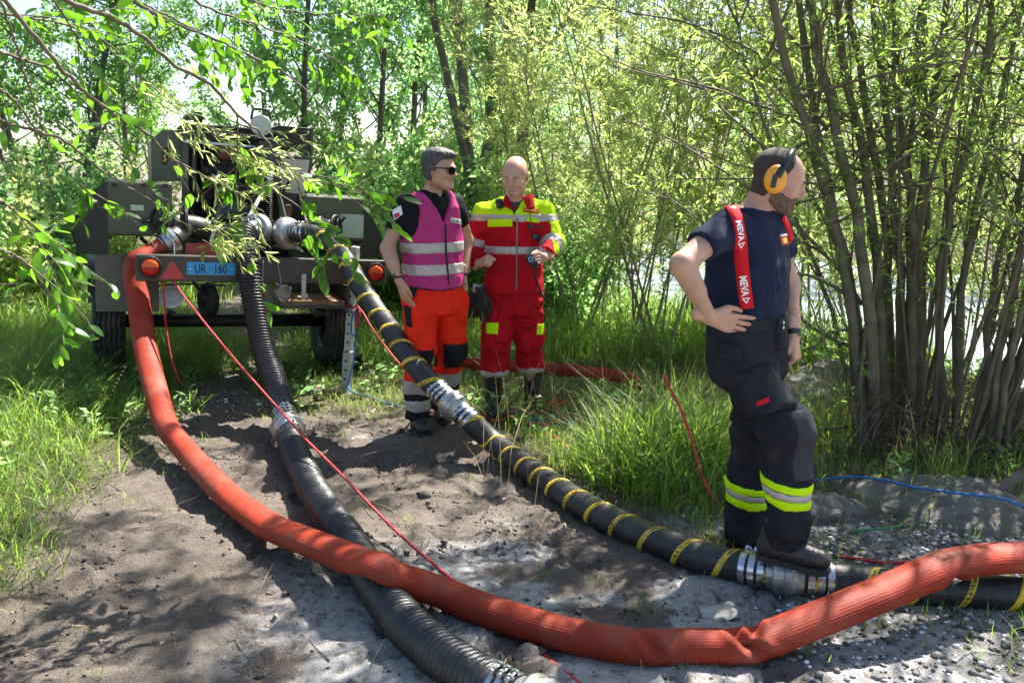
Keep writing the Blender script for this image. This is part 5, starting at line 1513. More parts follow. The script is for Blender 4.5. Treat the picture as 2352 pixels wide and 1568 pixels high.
    MB().lathe([(-0.010, 0.029), (-0.010, 0.033), (0.010, 0.033), (0.010, 0.029)], p, ax, 18, True).build('strap', M_BLKP, wt)
    MB().lathe([(0, 0.020), (0.011, 0.020), (0.012, 0.016)], p + np.array([0.028, -0.012, 0]), (0.92, -0.4, 0), 18).build('watch_case', M_BLKP, wt)
    MB().lathe([(0.0122, 0.016), (0.0125, 0.0005)], p + np.array([0.028, -0.012, 0]), (0.92, -0.4, 0), 18).build('watch_glass', M_GLASS, wt)
    fix_children(wt)
man_vest()

# ================================================================ the rescuer in red
def man_red():
    f2 = unit((-0.12, -1, 0)); l2 = unit((1, -0.12, 0)); Y = 6.0
    rows = [row(1180, 716, Y, 0.145, 0.115), row(1180, 682, Y, 0.168, 0.125), row(1181, 625, Y, 0.162, 0.122), row(1181, 570, Y, 0.172, 0.125), row(1182, 520, Y, 0.182, 0.122), row(1182, 492, Y, 0.178, 0.105), row(1183, 472, Y + 0.005, 0.145, 0.088), row(1184, 456, Y, 0.080, 0.068)]
    c = np.array([rows[4][1], rows[4][2], 0]); zs = A(1090, 490, 5.95)[2]
    shR = A(1109, 490, 5.99); shL = A(1252, 486, 5.99)
    elR = A(1079, 573, 6.02); wrR = A(1101, 606, 5.84); knR = A(1117, 597, 5.78)
    elL = A(1273, 560, 5.90); wrL = A(1250, 592, 5.72); knL = A(1228, 596, 5.68)
    hipR = A(1152, 690, 6.0); hipL = A(1208, 690, 6.0)
    kneeR = A(1141, 770, 5.93); kneeL = A(1213, 772, 6.03)
    feet = []
    for a_, b_ in ((A(1133, 955, 6.02), A(1131, 972, 5.81)), (A(1220, 935, 6.17), A(1243, 956, 5.97))):
        feet.append((np.array([a_[0], a_[1], 0.012]), np.array([b_[0], b_[1], 0.012])))
    ankR, ankL = (h_ + unit(t_ - h_) * 0.028 + np.array([0, 0, 0.11]) for h_, t_ in feet)
    hc = A(1183, 404, 5.88); B = head_basis((-0.26, -0.92, -0.30), -0.05); sz = 1.03
    nb, nt_ = np.array([rows[7][1], rows[7][2] + 0.005, rows[7][0] - 0.03]), hc + B @ np.array([0, -0.028, -0.055])
    lo, hi = (-0.45, 5.5, -0.02), (0.45, 6.35, 2.0)
    fb = Field(lo, hi, 0.010)
    fb.loft(rows, l2, f2, 0.0); fb.cone(nb, nt_, 0.060, 0.056, 0.04)
    for s_, e, w_ in ((shR, elR, wrR), (shL, elL, wrL)): fb.chain([s_, e, w_], [0.052, 0.042, 0.028], 0.03)
    fb.chain([hipR, kneeR, ankR], [0.085, 0.050, 0.036], 0.03).chain([hipL, kneeL, ankL], [0.085, 0.050, 0.036], 0.03)
    fh = Field(hc - [0.17, 0.19, 0.2], hc + [0.17, 0.17, 0.16], 0.0042)
    W = head_shapes(fh, hc, B, sz, mouth_open=0.9, jaw=1.02); fh.cone(nb, nt_, 0.060, 0.056, 0.04)
    fr = Field(np.minimum(wrR, knR) - 0.1, np.maximum(wrR, knR) + 0.1, 0.0045)
    fr.cone(elR, wrR, 0.042, 0.028, 0.02); hand(fr, wrR, knR, unit((0.1, 0.7, -0.5)), unit((0.2, -0.3, 0.9)), 0.95, 0.02, 1.0, 0.9, 0.5)
    fl = Field(np.minimum(wrL, knL) - 0.11, np.maximum(wrL, knL) + 0.1, 0.0045)
    fl.cone(elL, wrL, 0.042, 0.028, 0.02); hand(fl, wrL, knL, unit((-0.25, -0.95, 0.1)), unit((0.1, 0.1, 1)), 0.62, 0.04, 1.0, 0.55, 0.35)
    body = body_mesh('person', [fb, fh, fr, fl], SKIN[1])
    tag(body, 'bald man in red and neon yellow rescue suit holding a radio handset', 'person')
    eyes(W, B, sz, body, (-0.15, 1, -0.05)); brows(fh, W, body, mat('brow_fair', (0.26, 0.16, 0.11), 0.7), 0.0042)
    gt = fh.copy().grow(0.0016)
    gt.keep(in_head(hc, B, sz, lambda x, y, z: np.maximum(np.maximum(np.abs(x) - 0.012, np.abs(z + 0.093) - 0.012), 0.06 - y)))
    surf(gt, 'goatee', mat('goatee_brown', (0.36, 0.21, 0.14), 0.7), body)
    gm = MB().box(W(0, 0.080, -0.0705), (0.030, 0.012, 0.012), B).build('mouth', mat('mouth_dark', (0.06, 0.012, 0.012), 0.5), body)
    MB().box(W(0, 0.0868, -0.0665), (0.024, 0.005, 0.005), B).build('teeth', M_WHITE, body)
    # grey T-shirt under the jacket
    fu = Field(nb - 0.16, nb + 0.14, 0.007); fu.loft(rows[4:], l2, f2, 0.0, grow=0.008); fu.cone(nb - [0, 0, 0.03], nb + [0, 0, 0.015], 0.066, 0.064, 0.02)
    surf(fu, 't_shirt', M_TEE, body)
    # jacket
    fj = Field((-0.5, 5.45, 0.86), (0.5, 6.35, 1.72), 0.0075)
    hem = A(1180, 677, 5.85)[2]
    jr = [(hem - 0.03, rows[2][1] - 0.012, Y, 0.192, 0.142)] + [(r[0], r[1], r[2], max(r[3], 0.172 if i < 4 else 0), max(r[4], 0.128 if i < 4 else 0)) for i, r in enumerate(rows[2:])]
    fj.loft(jr, l2, f2, 0.0, grow=0.022)
    for s_, e, w_ in ((shR, elR, wrR), (shL, elL, wrL)): fj.chain([s_, e, w_ + (e - w_) * 0.1], [0.062, 0.064, 0.052], 0.05)
    for s_ in (shR, shL): fj.cone(nb + np.array([0, 0, -0.01]), s_ + np.array([0, 0, 0.012]), 0.056, 0.052, 0.04)
    fj.keep(arm_cut(wrR + (elR - wrR) * 0.12, wrR, 0.075)); fj.keep(arm_cut(wrL + (elL - wrL) * 0.22, wrL, 0.075))
    zv = A(1187, 497, 5.85)[2]
    def jneck(X, Y_, Z):
        u = (X - c[0]) * l2[0] + (Y_ - c[1]) * l2[1]; v = (X - c[0]) * f2[0] + (Y_ - c[1]) * f2[1]
        front = np.where(v > 0.0, np.maximum(0, Z - zv) * 0.55 - np.abs(u - 0.012), -1.0)
        nh = np.where(Z > rows[6][0] - 0.005, 0.070 - np.sqrt(u * u + (v + 0.005) ** 2), -1.0)
        return np.maximum(np.maximum(front, nh), hem - Z)
    fj.keep(jneck)
    z_y = A(1180, 502, 5.87)[2]; z_t0, z_t1 = A(1180, 510, 5.87)[2], A(1180, 493, 5.87)[2]
    def pick(C):
        o = np.zeros(len(C), int)
        o[C[:, 2] > z_y] = 1
        # yellow panel running down the outside of the sleeve on his left
        outer = (C[:, 0] > shL[0] + 0.022 + (shL[2] - C[:, 2]) * 0.14) & (C[:, 2] > elL[2] - 0.06)
        o[outer] = 1
        o[(C[:, 0] < elR[0] + 0.02) & (C[:, 1] > elR[1] + 0.02) & (C[:, 2] > elR[2])] = 1
        return o
    surf(fj, 'jacket', None, body, 1, 0.011, (11, 11, 8), 44, mats=[M_REDC, M_NEON], pick=pick)
    fw = dict(fold=0.011, fsc=(11, 11, 8), seed=44)
    surf(band(fj, '', None, None, z_t0, z_t1, 0.003), 'reflective_band', M_REFL, body, 1, **fw)
    tb0, tb1 = A(1180, 584, 5.86)[2], A(1180, 566, 5.86)[2]
    surf(band(fj, '', None, None, tb0, tb1, 0.003, clip=lambda X, Y_, Z: np.abs(X - c[0]) - 0.205 + 0 * Z), 'reflective_band', M_REFL, body, 1, **fw)
    for e0, w0, t0, t1, s0 in ((shR, elR, 0.62, 0.84, -1), (elL, wrL, 0.05, 0.33, 1)):
        d = unit(w0 - e0); p0 = e0 + (w0 - e0) * t0; p1 = e0 + (w0 - e0) * t1
        f_ = fj.copy().grow(0.003)
        def cut(X, Y_, Z):
            ex, ey, ez = X - p0[0], Y_ - p0[1], Z - p0[2]
            t = ex * d[0] + ey * d[1] + ez * d[2]
            r2 = np.sqrt(np.maximum(ex * ex + ey * ey + ez * ez - t * t, 0))
            return np.maximum(np.maximum(-t, t - np.linalg.norm(p1 - p0)), r2 - 0.090)
        f_.keep(cut); surf(f_, 'sleeve_band', M_REFL, body, 1, **fw)
    # collar
    collar(body, nb + np.array([0, 0, 0.0]), np.array([0, 0.14, 0.99]), l2, f2, M_REDC, 0.096, 0.084, 0.055, 0.030, 0.25)
    for sg, pts in ((1, [(1203, 460), (1221, 445), (1226, 481), (1212, 484)]), (-1, [(1160, 455), (1170, 452), (1182, 487), (1158, 475)])):
        patch(fj, pts, 'collar_flap', M_REDC, body, 0.016, 0.004)
    strap(fj, [(1188, 500), (1187, 560), (1187, 620), (1186, 668)], 0.010, 'front_zip', M_GREYT, body, 0.007, 0.003, 30)
    patch(fj, [(1123, 503), (1177, 503), (1177, 520), (1123, 521)], 'pocket_flap', M_NEON, body, 0.011, 0.003)
    lq = [(1202, 480), (1237, 483), (1237, 491), (1202, 488)]
    patch(fj, lq, 'name_label', M_STRAP, body, 0.010, 0.002); patch_text(fj, 'Stefan', lq, 'lettering', mat('gold_thread', (0.7, 0.5, 0.05), 0.6), body, 0.0145, 0.9)
    patch(fj, [(1210, 517), (1224, 516), (1224, 523), (1210, 524)], 'strap_loop', M_BLKP, body, 0.010, 0.004)
    patch(fj, [(1236, 519), (1244, 519), (1244, 526), (1236, 527)], 'strap_loop', M_BLKP, body, 0.010, 0.004)
    patch(fj, [(1212, 497), (1228, 502), (1236, 512), (1206, 508)], 'pocket_flap', M_NEON, body, 0.014, 0.004)
    patch(fj, [(1221, 537), (1238, 538), (1237, 551), (1221, 550)], 'strap_loop', M_BLKP, body, 0.014, 0.006)
    # trousers
    ft = Field((-0.45, 5.55, 0.2), (0.45, 6.4, 1.1), 0.008)
    ft.loft(rows[:3], l2, f2, 0.0, grow=0.018)
    ft.chain([hipR, kneeR, kneeR * 0.45 + ankR * 0.55], [0.112, 0.096, 0.088], 0.05); ft.chain([hipL, kneeL, kneeL * 0.45 + ankL * 0.55], [0.112, 0.096, 0.088], 0.05)
    zh = A(1137, 848, 5.95)[2]
    ft.keep(lambda X, Y_, Z: zh - 0.035 - Z + 0 * X + 0 * Y_)
    surf(ft, 'trousers', M_REDC, body, 2, 0.026, (10, 10, 9), 45)
    fw = dict(fold=0.012, fsc=(10, 10, 9), seed=45)
    f_ = ft.copy().grow(0.008); f_.keep(lambda X, Y_, Z: np.maximum(zh - 0.04 - Z, Z - zh) + 0 * X + 0 * Y_); surf(f_, 'hem_band', M_REFL, body, 1, **fw)
    patch(ft, [(1119, 742), (1145, 742), (1143, 768), (1120, 766)], 'pocket_flap', M_NEON, body, 0.012, 0.003)
    patch(ft, [(1232, 744), (1246, 743), (1243, 768), (1231, 768)], 'pocket_flap', M_NEON, body, 0.012, 0.003)
    # tall laced boots
    for hp, tp in feet:
        fo = Field(np.minimum(hp, tp) - 0.13, np.maximum(hp, tp) + np.array([0.13, 0.13, 0.42]), 0.006)
        shoe(fo, hp, tp, 0.15, 0.045)
        fo.cone(hp + unit(tp - hp) * 0.032 + [0, 0, 0.12], hp + unit(tp - hp) * 0.04 + [0, 0, 0.37], 0.058, 0.075, 0.02)
        fo.keep(lambda X, Y_, Z: np.maximum(0.026 - Z, Z - 0.365) + 0 * X + 0 * Y_)
        b_ = surf(fo, 'tall_boot', M_BOOT, body, 1, 0.006, (30, 30, 40), 8)
        sole_slab(b_, hp, tp, 0.046, 0.004, 0.026)
        d = unit(tp - hp); sd_ = np.array([-d[1], d[0], 0]); ctr = hp + d * 0.034
        for k in range(9):
            z = 0.13 + 0.025 * k; r_ = 0.066 + 0.014 * k / 9
            MB().tube([ctr + d * r_ * 0.93 - sd_ * 0.024 + [0, 0, z], ctr + d * (r_ + 0.006) + [0, 0, z + 0.006], ctr + d * r_ * 0.93 + sd_ * 0.024 + [0, 0, z + 0.012]], 0.003, 5).build('lace', M_LACE, b_)
        MB().box(hp + d * 0.115 + sd_ * 0.012 + [0, 0, 0.105], (0.045, 0.020, 0.006), basis(sd_, d, (0, 0, 1)) @ rotm('X', -0.5)).build('buckle', M_STEEL, b_)
    rebase(body, (float(c[0]), Y, 0))
    # radio speaker on the shoulder, handset in the hand with its coiled cord, gloves on the belt
    q, n_ = hit(fj, np.array([1149.0]), np.array([470.0]), 0.012)
    sp = empty('shoulder_speaker', tuple(q[0])); tag(sp, 'small black radio speaker clipped to the neon shoulder', 'radio')
    Bq = basis((1, 0, 0), (0, 0.35, 0.94), (0, -0.94, 0.35)) @ rotm('Z', 0.25)
    MB().box(q[0], (0.050, 0.068, 0.028), Bq, 0.010).build('case', M_BLKP, sp)
    MB().box(q[0] + Bq @ np.array([0.004, 0.006, 0.017]), (0.024, 0.040, 0.010), Bq, 0.004).build('clip', M_BLKP, sp)
    fix_children(sp)
    hb = knL + np.array([-0.020, -0.050, -0.004])
    rd = empty('radio_handset', tuple(hb)); tag(rd, 'black radio handset with coiled cord held in the hand before the red jacket', 'radio')
    Br = basis((1, 0, 0), (0, 0.3, 0.95), (0, -0.95, 0.3)) @ rotm('Z', 0.6)
    MB().box(hb, (0.060, 0.088, 0.036), Br, 0.012).build('case', M_BLKP, rd)
    o = hb + Br @ np.array([-0.004, 0.008, 0.0185])
    MB().lathe([(0, 0.016), (0.004, 0.016), (0.004, 0.011), (0.001, 0.011)], o, Br[:, 2], 18).build('ring', M_STEEL, rd)
    MB().box(hb + Br @ np.array([0.0, -0.050, 0]), (0.026, 0.022, 0.020), Br, 0.004).build('plug', M_BLKP, rd)
    C = spline([hb + Br @ np.array([0, -0.055, 0]), A(1228, 630, 5.72), A(1236, 655, 5.76), A(1245, 676, 5.82), A(1250, 685, 5.86)], 260)
    T, N, Bn = frames(C); d = arclen(C); an = d / 0.0075 * 2 * math.pi
    MB().tube(C + (N * np.cos(an)[:, None] + Bn * np.sin(an)[:, None]) * 0.0065, 0.0024, 5).build('coiled_cord', M_BLKP, rd)
    fix_children(rd)
    C = spline([A(1217, 482, 5.84), A(1219, 510, 5.835), A(1220, 535, 5.835)], 12)
    tag(MB().tube(C, 0.003, 6).build('radio_lanyard', M_BLKP), 'thin black cord hanging from the red name tag on the jacket', 'cord')
    gl = empty('work_gloves', tuple(A(1098, 690, 5.84))); tag(gl, 'pair of black work gloves hanging at the hip of the man in red', 'gloves')
    for q, (px, py, yy, an) in enumerate(((1096, 668, 5.86, -0.25), (1104, 672, 5.83, 0.05))):
        fg = Field(A(px, py + 40, yy) - [0.10, 0.08, 0.14], A(px, py + 40, yy) + [0.10, 0.08, 0.16], 0.005)
        w0 = A(px, py, yy); k0 = w0 + np.array([math.sin(an) * 0.1, 0, -0.1])
        hand(fg, w0, k0, unit((0.2, 0.9, 0)), unit((1 if q else -1, 0.2, 0)), (0.2, 0.12, 0.1, 0.22), 0.2, 1.12, 0.2, 0.05)
        g_ = surf(fg, 'glove', M_GLOVE, gl)
        MB().lathe([(-0.045, 0.032), (-0.045, 0.036), (0.0, 0.034), (0.012, 0.030)], w0, k0 - w0, 18, True).build('cuff', M_LIGHTG if q == 0 else M_GLOVE, g_)
    fix_children(gl)
man_red()
# ================================================================ pump trailer
M_OLIVE = mat('olive_paint', (0.050, 0.055, 0.030), 0.42, 0, 0.15, 4, 0.08, 60, dirt=(0.10, 0.09, 0.07), dscale=6, damt=0.5)
M_OLIVE2 = mat('dark_olive_paint', (0.036, 0.033, 0.025), 0.42, 0, 0.2, 4, 0.08, 60, dirt=(0.10, 0.085, 0.065), dscale=7, damt=0.55)
M_GREEN = mat('green_panel_paint', (0.068, 0.085, 0.042), 0.4, 0, 0.12, 4, 0.06, 60, dirt=(0.12, 0.12, 0.09), dscale=6, damt=0.4)
M_IRON = mat('dark_iron', (0.018, 0.017, 0.016), 0.55, 0.3, 0.35, 12, 0.2, 60, dirt=(0.07, 0.05, 0.035), dscale=9, damt=0.6)
M_CANVAS = mat('canvas_flap', (0.036, 0.034, 0.025), 0.8, 0, 0.2, 6, 0.3, 200)
M_TYRE = mat('tyre_rubber', (0.020, 0.019, 0.018), 0.75, 0, 0.3, 10, 0.3, 60, dirt=(0.11, 0.09, 0.07), dscale=8, damt=0.55)
M_PLATEB = mat('blue_plate', (0.02, 0.30, 0.60), 0.4, 0, 0.04)
M_LENSR = mat('red_lens', (0.45, 0.008, 0.008), 0.16, 0, 0.2, 60, 0.3, 160)
M_LENSO = mat('orange_lens', (0.72, 0.10, 0.008), 0.16, 0, 0.2, 60, 0.3, 160)
M_TRI = mat('reflector_red', (0.50, 0.045, 0.040), 0.45, 0, 0.08, 60, 0.2, 300)
M_PALE = mat('pale_green_plate', (0.42, 0.50, 0.38), 0.5, 0, 0.05)
M_PAPER = mat('instruction_sheet', (0.55, 0.50, 0.40), 0.7, 0, 0.06, 8)
M_WOOD = mat('old_plank', (0.26, 0.15, 0.07), 0.75, 0, 0.35, 20, 0.4, 60)
M_GALV = mat('galvanised_steel', (0.42, 0.44, 0.44), 0.42, 0.6, 0.2, 18, 0.1, 60)
M_LAMPG = mat('lamp_glass', (0.48, 0.50, 0.42), 0.12, 0, 0.15, 40, 0.3, 60)
M_SIL = mat('silver_housing', (0.50, 0.51, 0.52), 0.32, 0.6, 0.1)
M_CHECK = mat('tread_plate', (0.085, 0.088, 0.080), 0.35, 0.5, 0.2, 10, 0.1, 60)
M_LBLUE = mat('blue_grip', (0.05, 0.10, 0.2), 0.4, 0, 0.1)

TL, TR = at(311, 615, 5.95), at(887, 626, 6.66)
_u = (TR - TL); TW = _u.length; _u = _u / TW
_fw = Vector((-_u.y, _u.x, 0)).normalized()                       # away from the camera along the trailer
_up = _u.cross(_fw).normalized(); _fw = _up.cross(_u).normalized()
TO = (TL + TR) / 2
TM = Matrix(((_u.x, _fw.x, _up.x, TO.x), (_u.y, _fw.y, _up.y, TO.y), (_u.z, _fw.z, _up.z, TO.z), (0, 0, 0, 1)))
TMI = TM.inverted()
def tl(px, py, ly):
    """photo pixel -> trailer coordinates (x to the right along the rear beam, y forward, z up from the beam's middle) on the plane y = ly"""
    o = TMI @ Vector((0, 0, CAMZ)); d = TMI.to_3x3() @ ray(px, py)
    return np.array(o + d * ((ly - o.y) / d.y))
trailer = bpy.data.objects.new('pump_trailer', None); COL.objects.link(trailer); trailer.matrix_world = TM
tag(trailer, 'olive green pump trailer with open engine bay, blue plate and red tail lamps', 'trailer')
def rect(m, a, b, ly, th, bev=0.004):
    """box between two photo corners on the plane ly, th deep"""
    p, q = tl(*a, ly), tl(*b, ly)
    c = (p + q) / 2; c[1] = ly + th / 2
    return m.box(c, (abs(q[0] - p[0]), th, abs(q[2] - p[2])), None, bev)
def part(name, m, mt, parent=trailer): return m.build(name, mt, parent)
def quadp(name, pts, ly, th, mt, parent=trailer):
    P = [tl(px, py, ly) for px, py in pts]
    return MB().prism([(p[0], p[2]) for p in P], (0, ly, 0), (1, 0, 0), (0, 0, 1), (0, th, 0)).build(name, mt, parent)

BH = 0.092                                                         # half height of the beam
m = MB().box((0, 0.035, 0), (TW, 0.07, 2 * BH), None, 0.006)
beam = part('rear_beam', m, M_OLIVE2)
for q in (-0.86, -0.42, -0.06, 0.30, 0.55):
    MB().lathe([(0, 0.007), (-0.004, 0.006), (-0.005, 0.0005)], (q, -0.0005, 0.055), (0, 1, 0), 10).build('bolt', M_IRON, beam)
def tail_lamp(px, py, r):
    p = tl(px, py, -0.002)
    o = empty('tail_lamp', tuple(p), parent=trailer)
    MB().lathe([(0.0, r * 1.24), (-0.018, r * 1.24), (-0.022, r * 1.16), (-0.022, r * 1.02), (-0.004, r * 1.0)], (0, 0, 0), (0, 1, 0), 32).build('bezel', M_IRON, o)
    for s, mt, nm in ((1, M_LENSO, 'orange_lens'), (-1, M_LENSR, 'red_lens')):
        mb = MB()
        V = []; F = []
        for i, (rr, yy) in enumerate(((r, -0.012), (r * 0.85, -0.028), (r * 0.5, -0.036), (0.001, -0.038))):
            for j in range(17):
                a = s * math.pi * j / 16; V.append((rr * math.cos(a), yy, rr * math.sin(a) + s * 0.001))
        for i in range(3):
            for j in range(16): F.append((i * 17 + j, i * 17 + j + 1, (i + 1) * 17 + j + 1, (i + 1) * 17 + j))
        mb.add(V, F, True).build(nm, mt, o)
    for s in (-1, 1): MB().lathe([(-0.02, 0.005), (-0.027, 0.005), (-0.028, 0.0005)], (s * r * 0.78, 0, 0), (0, 1, 0), 8).build('screw', M_STEEL, o)
tail_lamp(345, 613.5, 0.062); tail_lamp(862, 626, 0.062)
for tri in (((366, 641), (426, 641), (396, 597)), ((790, 648), (842, 649), (815, 607))):
    t_ = quadp('reflector_triangle', tri, -0.006, 0.0055, M_TRI)
    for (px, py) in tri:
        cx, cy = sum(t[0] for t in tri) / 3, sum(t[1] for t in tri) / 3
        p = tl(px + (cx - px) * 0.16, py + (cy - py) * 0.16, -0.0065)
        MB().lathe([(0, 0.0045), (-0.002, 0.0045), (-0.0022, 0.0005)], p, (0, 1, 0), 8).build('screw', M_IRON, t_)
plate = part('number_plate', rect(MB(), (429, 602), (541, 633), -0.007, 0.006, 0.0025), M_PLATEB)
V, F = text_2d('UR · 160', 1.0, 0.012)
a, b = tl(447, 606, -0.009), tl(521, 629, -0.009)
V[:, 0] = (V[:, 0] - V[:, 0].min()) / (V[:, 0].max() - V[:, 0].min()); V[:, 1] = (V[:, 1] - V[:, 1].min()) / (V[:, 1].max() - V[:, 1].min())
me = bpy.data.meshes.new('lettering'); me.from_pydata([(a[0] + (b[0] - a[0]) * v[0], -0.0085, b[2] + (a[2] - b[2]) * v[1]) for v in V], [], F)
link('lettering', me, M_INK, plate)
for px in (437, 533): MB().lathe([(0, 0.006), (-0.003, 0.006), (-0.0035, 0.0005)], tl(px, 618, -0.007), (0, 1, 0), 10).build('screw', M_STEEL, plate)
# latch, tool box with planks under the beam
lt = part('latch', rect(MB(), (693, 629), (703, 690), -0.016, 0.014, 0.004), M_GALV)
rect(MB(), (684, 628), (712, 637), -0.008, 0.007, 0.002).build('hinge', M_OLIVE2, lt)
rect(MB(), (691, 675), (707, 683), -0.024, 0.008, 0.002).build('clasp', M_GALV, lt)
a, b = tl(640, 651, 0.02), tl(800, 708, 0.02); zc = (a[2] + b[2]) / 2; w_ = b[0] - a[0]; h_ = a[2] - b[2]
m = MB().box(((a[0] + b[0]) / 2, 0.30, b[2] + 0.006), (w_, 0.56, 0.012)).box(((a[0] + b[0]) / 2, 0.58, zc), (w_, 0.012, h_)).box((a[0] + 0.006, 0.30, zc), (0.012, 0.55, h_ - 0.03)).box((b[0] - 0.006, 0.30, zc), (0.012, 0.55, h_ - 0.03)).box(((a[0] + b[0]) / 2, 0.012, b[2] + 0.014), (w_, 0.02, 0.028))
tb = part('tool_box', m, M_OLIVE2)
for k in range(3):
    MB().box((a[0] + 0.02 + w_ / 2 - 0.02, 0.10 + 0.15 * k, b[2] + 0.035 + 0.004 * k), (w_ - 0.05, 0.13, 0.035)).build('plank', M_WOOD, tb)
# chassis rails and cross member, axle, drawbar
for sx in (-0.52, 0.52): part('chassis_rail', MB().box((sx, 1.45, -0.02), (0.08, 2.76, 0.13), None, 0.005), M_OLIVE2)
for yy in (0.75, 2.0): part('cross_member', MB().box((0, yy, -0.02), (0.955, 0.07, 0.10), None, 0.004), M_IRON)
AXY = 1.22
gz = [float((TMI @ Vector((TM @ Vector((sx, AXY, 0)))[:2] + (0,)))[2]) for sx in (-0.95, 0.95)]   # trailer z of the ground under each wheel
WR = 0.425; AZ = (gz[0] + gz[1]) / 2 + WR + 0.012
part('axle', MB().cyl((-0.95, AXY, AZ - 0.0), (0.66, AXY, AZ), 0.055, k=18), M_IRON)
part('drawbar', MB().box((0, 3.5, -0.10), (0.10, 1.6, 0.10), None, 0.004).box((-0.28, 3.0, -0.06), (0.08, 0.9, 0.09), rotm('Z', -0.6)).box((0.28, 3.0, -0.06), (0.08, 0.9, 0.09), rotm('Z', 0.6)), M_OLIVE2)
for sx in (-0.60, 0.60):
    s_ = part('leaf_spring', MB(), M_IRON) if False else None
    mb = MB()
    for k in range(4):
        L = 0.5 - 0.08 * k
        mb.tube([(sx, AXY - L, AZ + 0.13 - 0.014 * k), (sx, AXY, AZ + 0.065 - 0.014 * k), (sx, AXY + L, AZ + 0.13 - 0.014 * k)], 0.022, 6)
    part('leaf_spring', mb, M_IRON)
def wheel(sx):
    o = empty('wheel', (sx, AXY, AZ), parent=trailer)
    R, hw = WR, 0.115
    prof = [(-hw * 0.75, R * 0.56), (-hw * 0.98, R * 0.66), (-hw * 1.04, R * 0.80), (-hw * 0.98, R * 0.92), (-hw * 0.86, R * 0.985), (-hw * 0.80, R)]
    gro = []
    xs = np.linspace(-hw * 0.78, hw * 0.78, 26)
    for i, x in enumerate(xs): gro.append((x, R - (0.016 if i % 5 == 0 else 0)))
    full = prof + gro + [(-x, r) for x, r in prof[::-1]]
    mb = MB(); k = 72
    V = []
    for j in range(k):
        a = 2 * math.pi * j / k
        for x, r in full:
            dx = 0.006 * math.sin(9 * a * 2) if r > R * 0.95 else 0
            rr = r - (0.010 if (j % 3 == 0 and abs(x) > hw * 0.55 and r > R * 0.97) else 0)
            V.append((x + dx, rr * math.cos(a), rr * math.sin(a)))
    n = len(full)
    F = [(j * n + i, j * n + i + 1, ((j + 1) % k) * n + i + 1, ((j + 1) % k) * n + i) for j in range(k) for i in range(n - 1)]
    mb.add(V, F).build('tyre', M_TYRE, o)
    s = -1 if sx > 0 else 1                                       # s: towards the middle of the trailer
    ax = (1, 0, 0)
    MB().lathe([(-hw * 0.8, R * 0.57), (-hw * 0.6, R * 0.52), (0.0, R * 0.50), (hw * 0.6, R * 0.52), (hw * 0.8, R * 0.57)], (0, 0, 0), ax, 40).build('rim', M_OLIVE, o)
    MB().lathe([(s * 0.05, R * 0.50), (s * 0.055, R * 0.36), (s * 0.02, R * 0.33), (s * 0.02, R * 0.20), (s * 0.09, R * 0.20), (s * 0.09, 0.001)], (0, 0, 0), ax, 32).build('hub', M_IRON, o)
    MB().lathe([(-s * 0.03, R * 0.50), (-s * 0.02, R * 0.30), (-s * 0.06, R * 0.22), (-s * 0.09, 0.06), (-s * 0.10, 0.001)], (0, 0, 0), ax, 32).build('wheel_disc', M_OLIVE, o)
    for k2 in range(6):
        a = k2 * math.pi / 3
        MB().cyl((s * 0.055, 0.13 * math.cos(a), 0.13 * math.sin(a)), (s * 0.075, 0.13 * math.cos(a), 0.13 * math.sin(a)), 0.013, k=6).build('wheel_nut', M_IRON, o)
for sx in (-1.06, 0.74): wheel(sx)
# mudguards: tread-plate skirt behind the wheel, rounded canvas side
def guard(px0, px1, py0, py1, ly, nm='mudguard'):
    o = part(nm, rect(MB(), (px0, py0), (px1, py1), ly, 0.006, 0.002), M_CHECK)
    p, q = tl(px0, py0, ly), tl(px1, py1, ly)
    nx, nz = int(abs(q[0] - p[0]) / 0.042), int(abs(q[2] - p[2]) / 0.042)
    mb = MB()
    for i in range(nx):
        for j in range(nz):
            c = (min(p[0], q[0]) + (i + 0.5) * abs(q[0] - p[0]) / nx, ly - 0.001, min(p[2], q[2]) + (j + 0.5) * abs(q[2] - p[2]) / nz)
            mb.box(c, (0.034, 0.003, 0.006), rotm('Y', 0.78 if (i + j) % 2 else -0.78))
    t = mb.build('tread_pattern', M_CHECK, o); t['kind'] = 'stuff'
guard(217, 366, 582, 716, 0.62); guard(752, 800, 690, 702, 0.75)
def fender(sx, x0, x1):
    """arched guard over the wheel"""
    a = np.linspace(0.42, math.pi - 0.25, 20); R = WR + 0.10
    V = []; F = []
    for i, t in enumerate(a):
        for xx in (x0, x1):
            for rr in (R, R + 0.006): V.append((xx, AXY - math.cos(t) * R * 1.02 * rr / R, AZ + math.sin(t) * rr))
    for i in range(len(a) - 1):
        b_ = i * 4
        for f in ((0, 2, 3, 1), (0, 4, 6, 2), (1, 3, 7, 5), (0, 1, 5, 4), (2, 6, 7, 3)): F.append(tuple(b_ + q for q in f))
    part('fender', MB().add(V, F, False), M_OLIVE2)
fender(-1, -1.20, -0.92); fender(1, 0.60, 0.90)
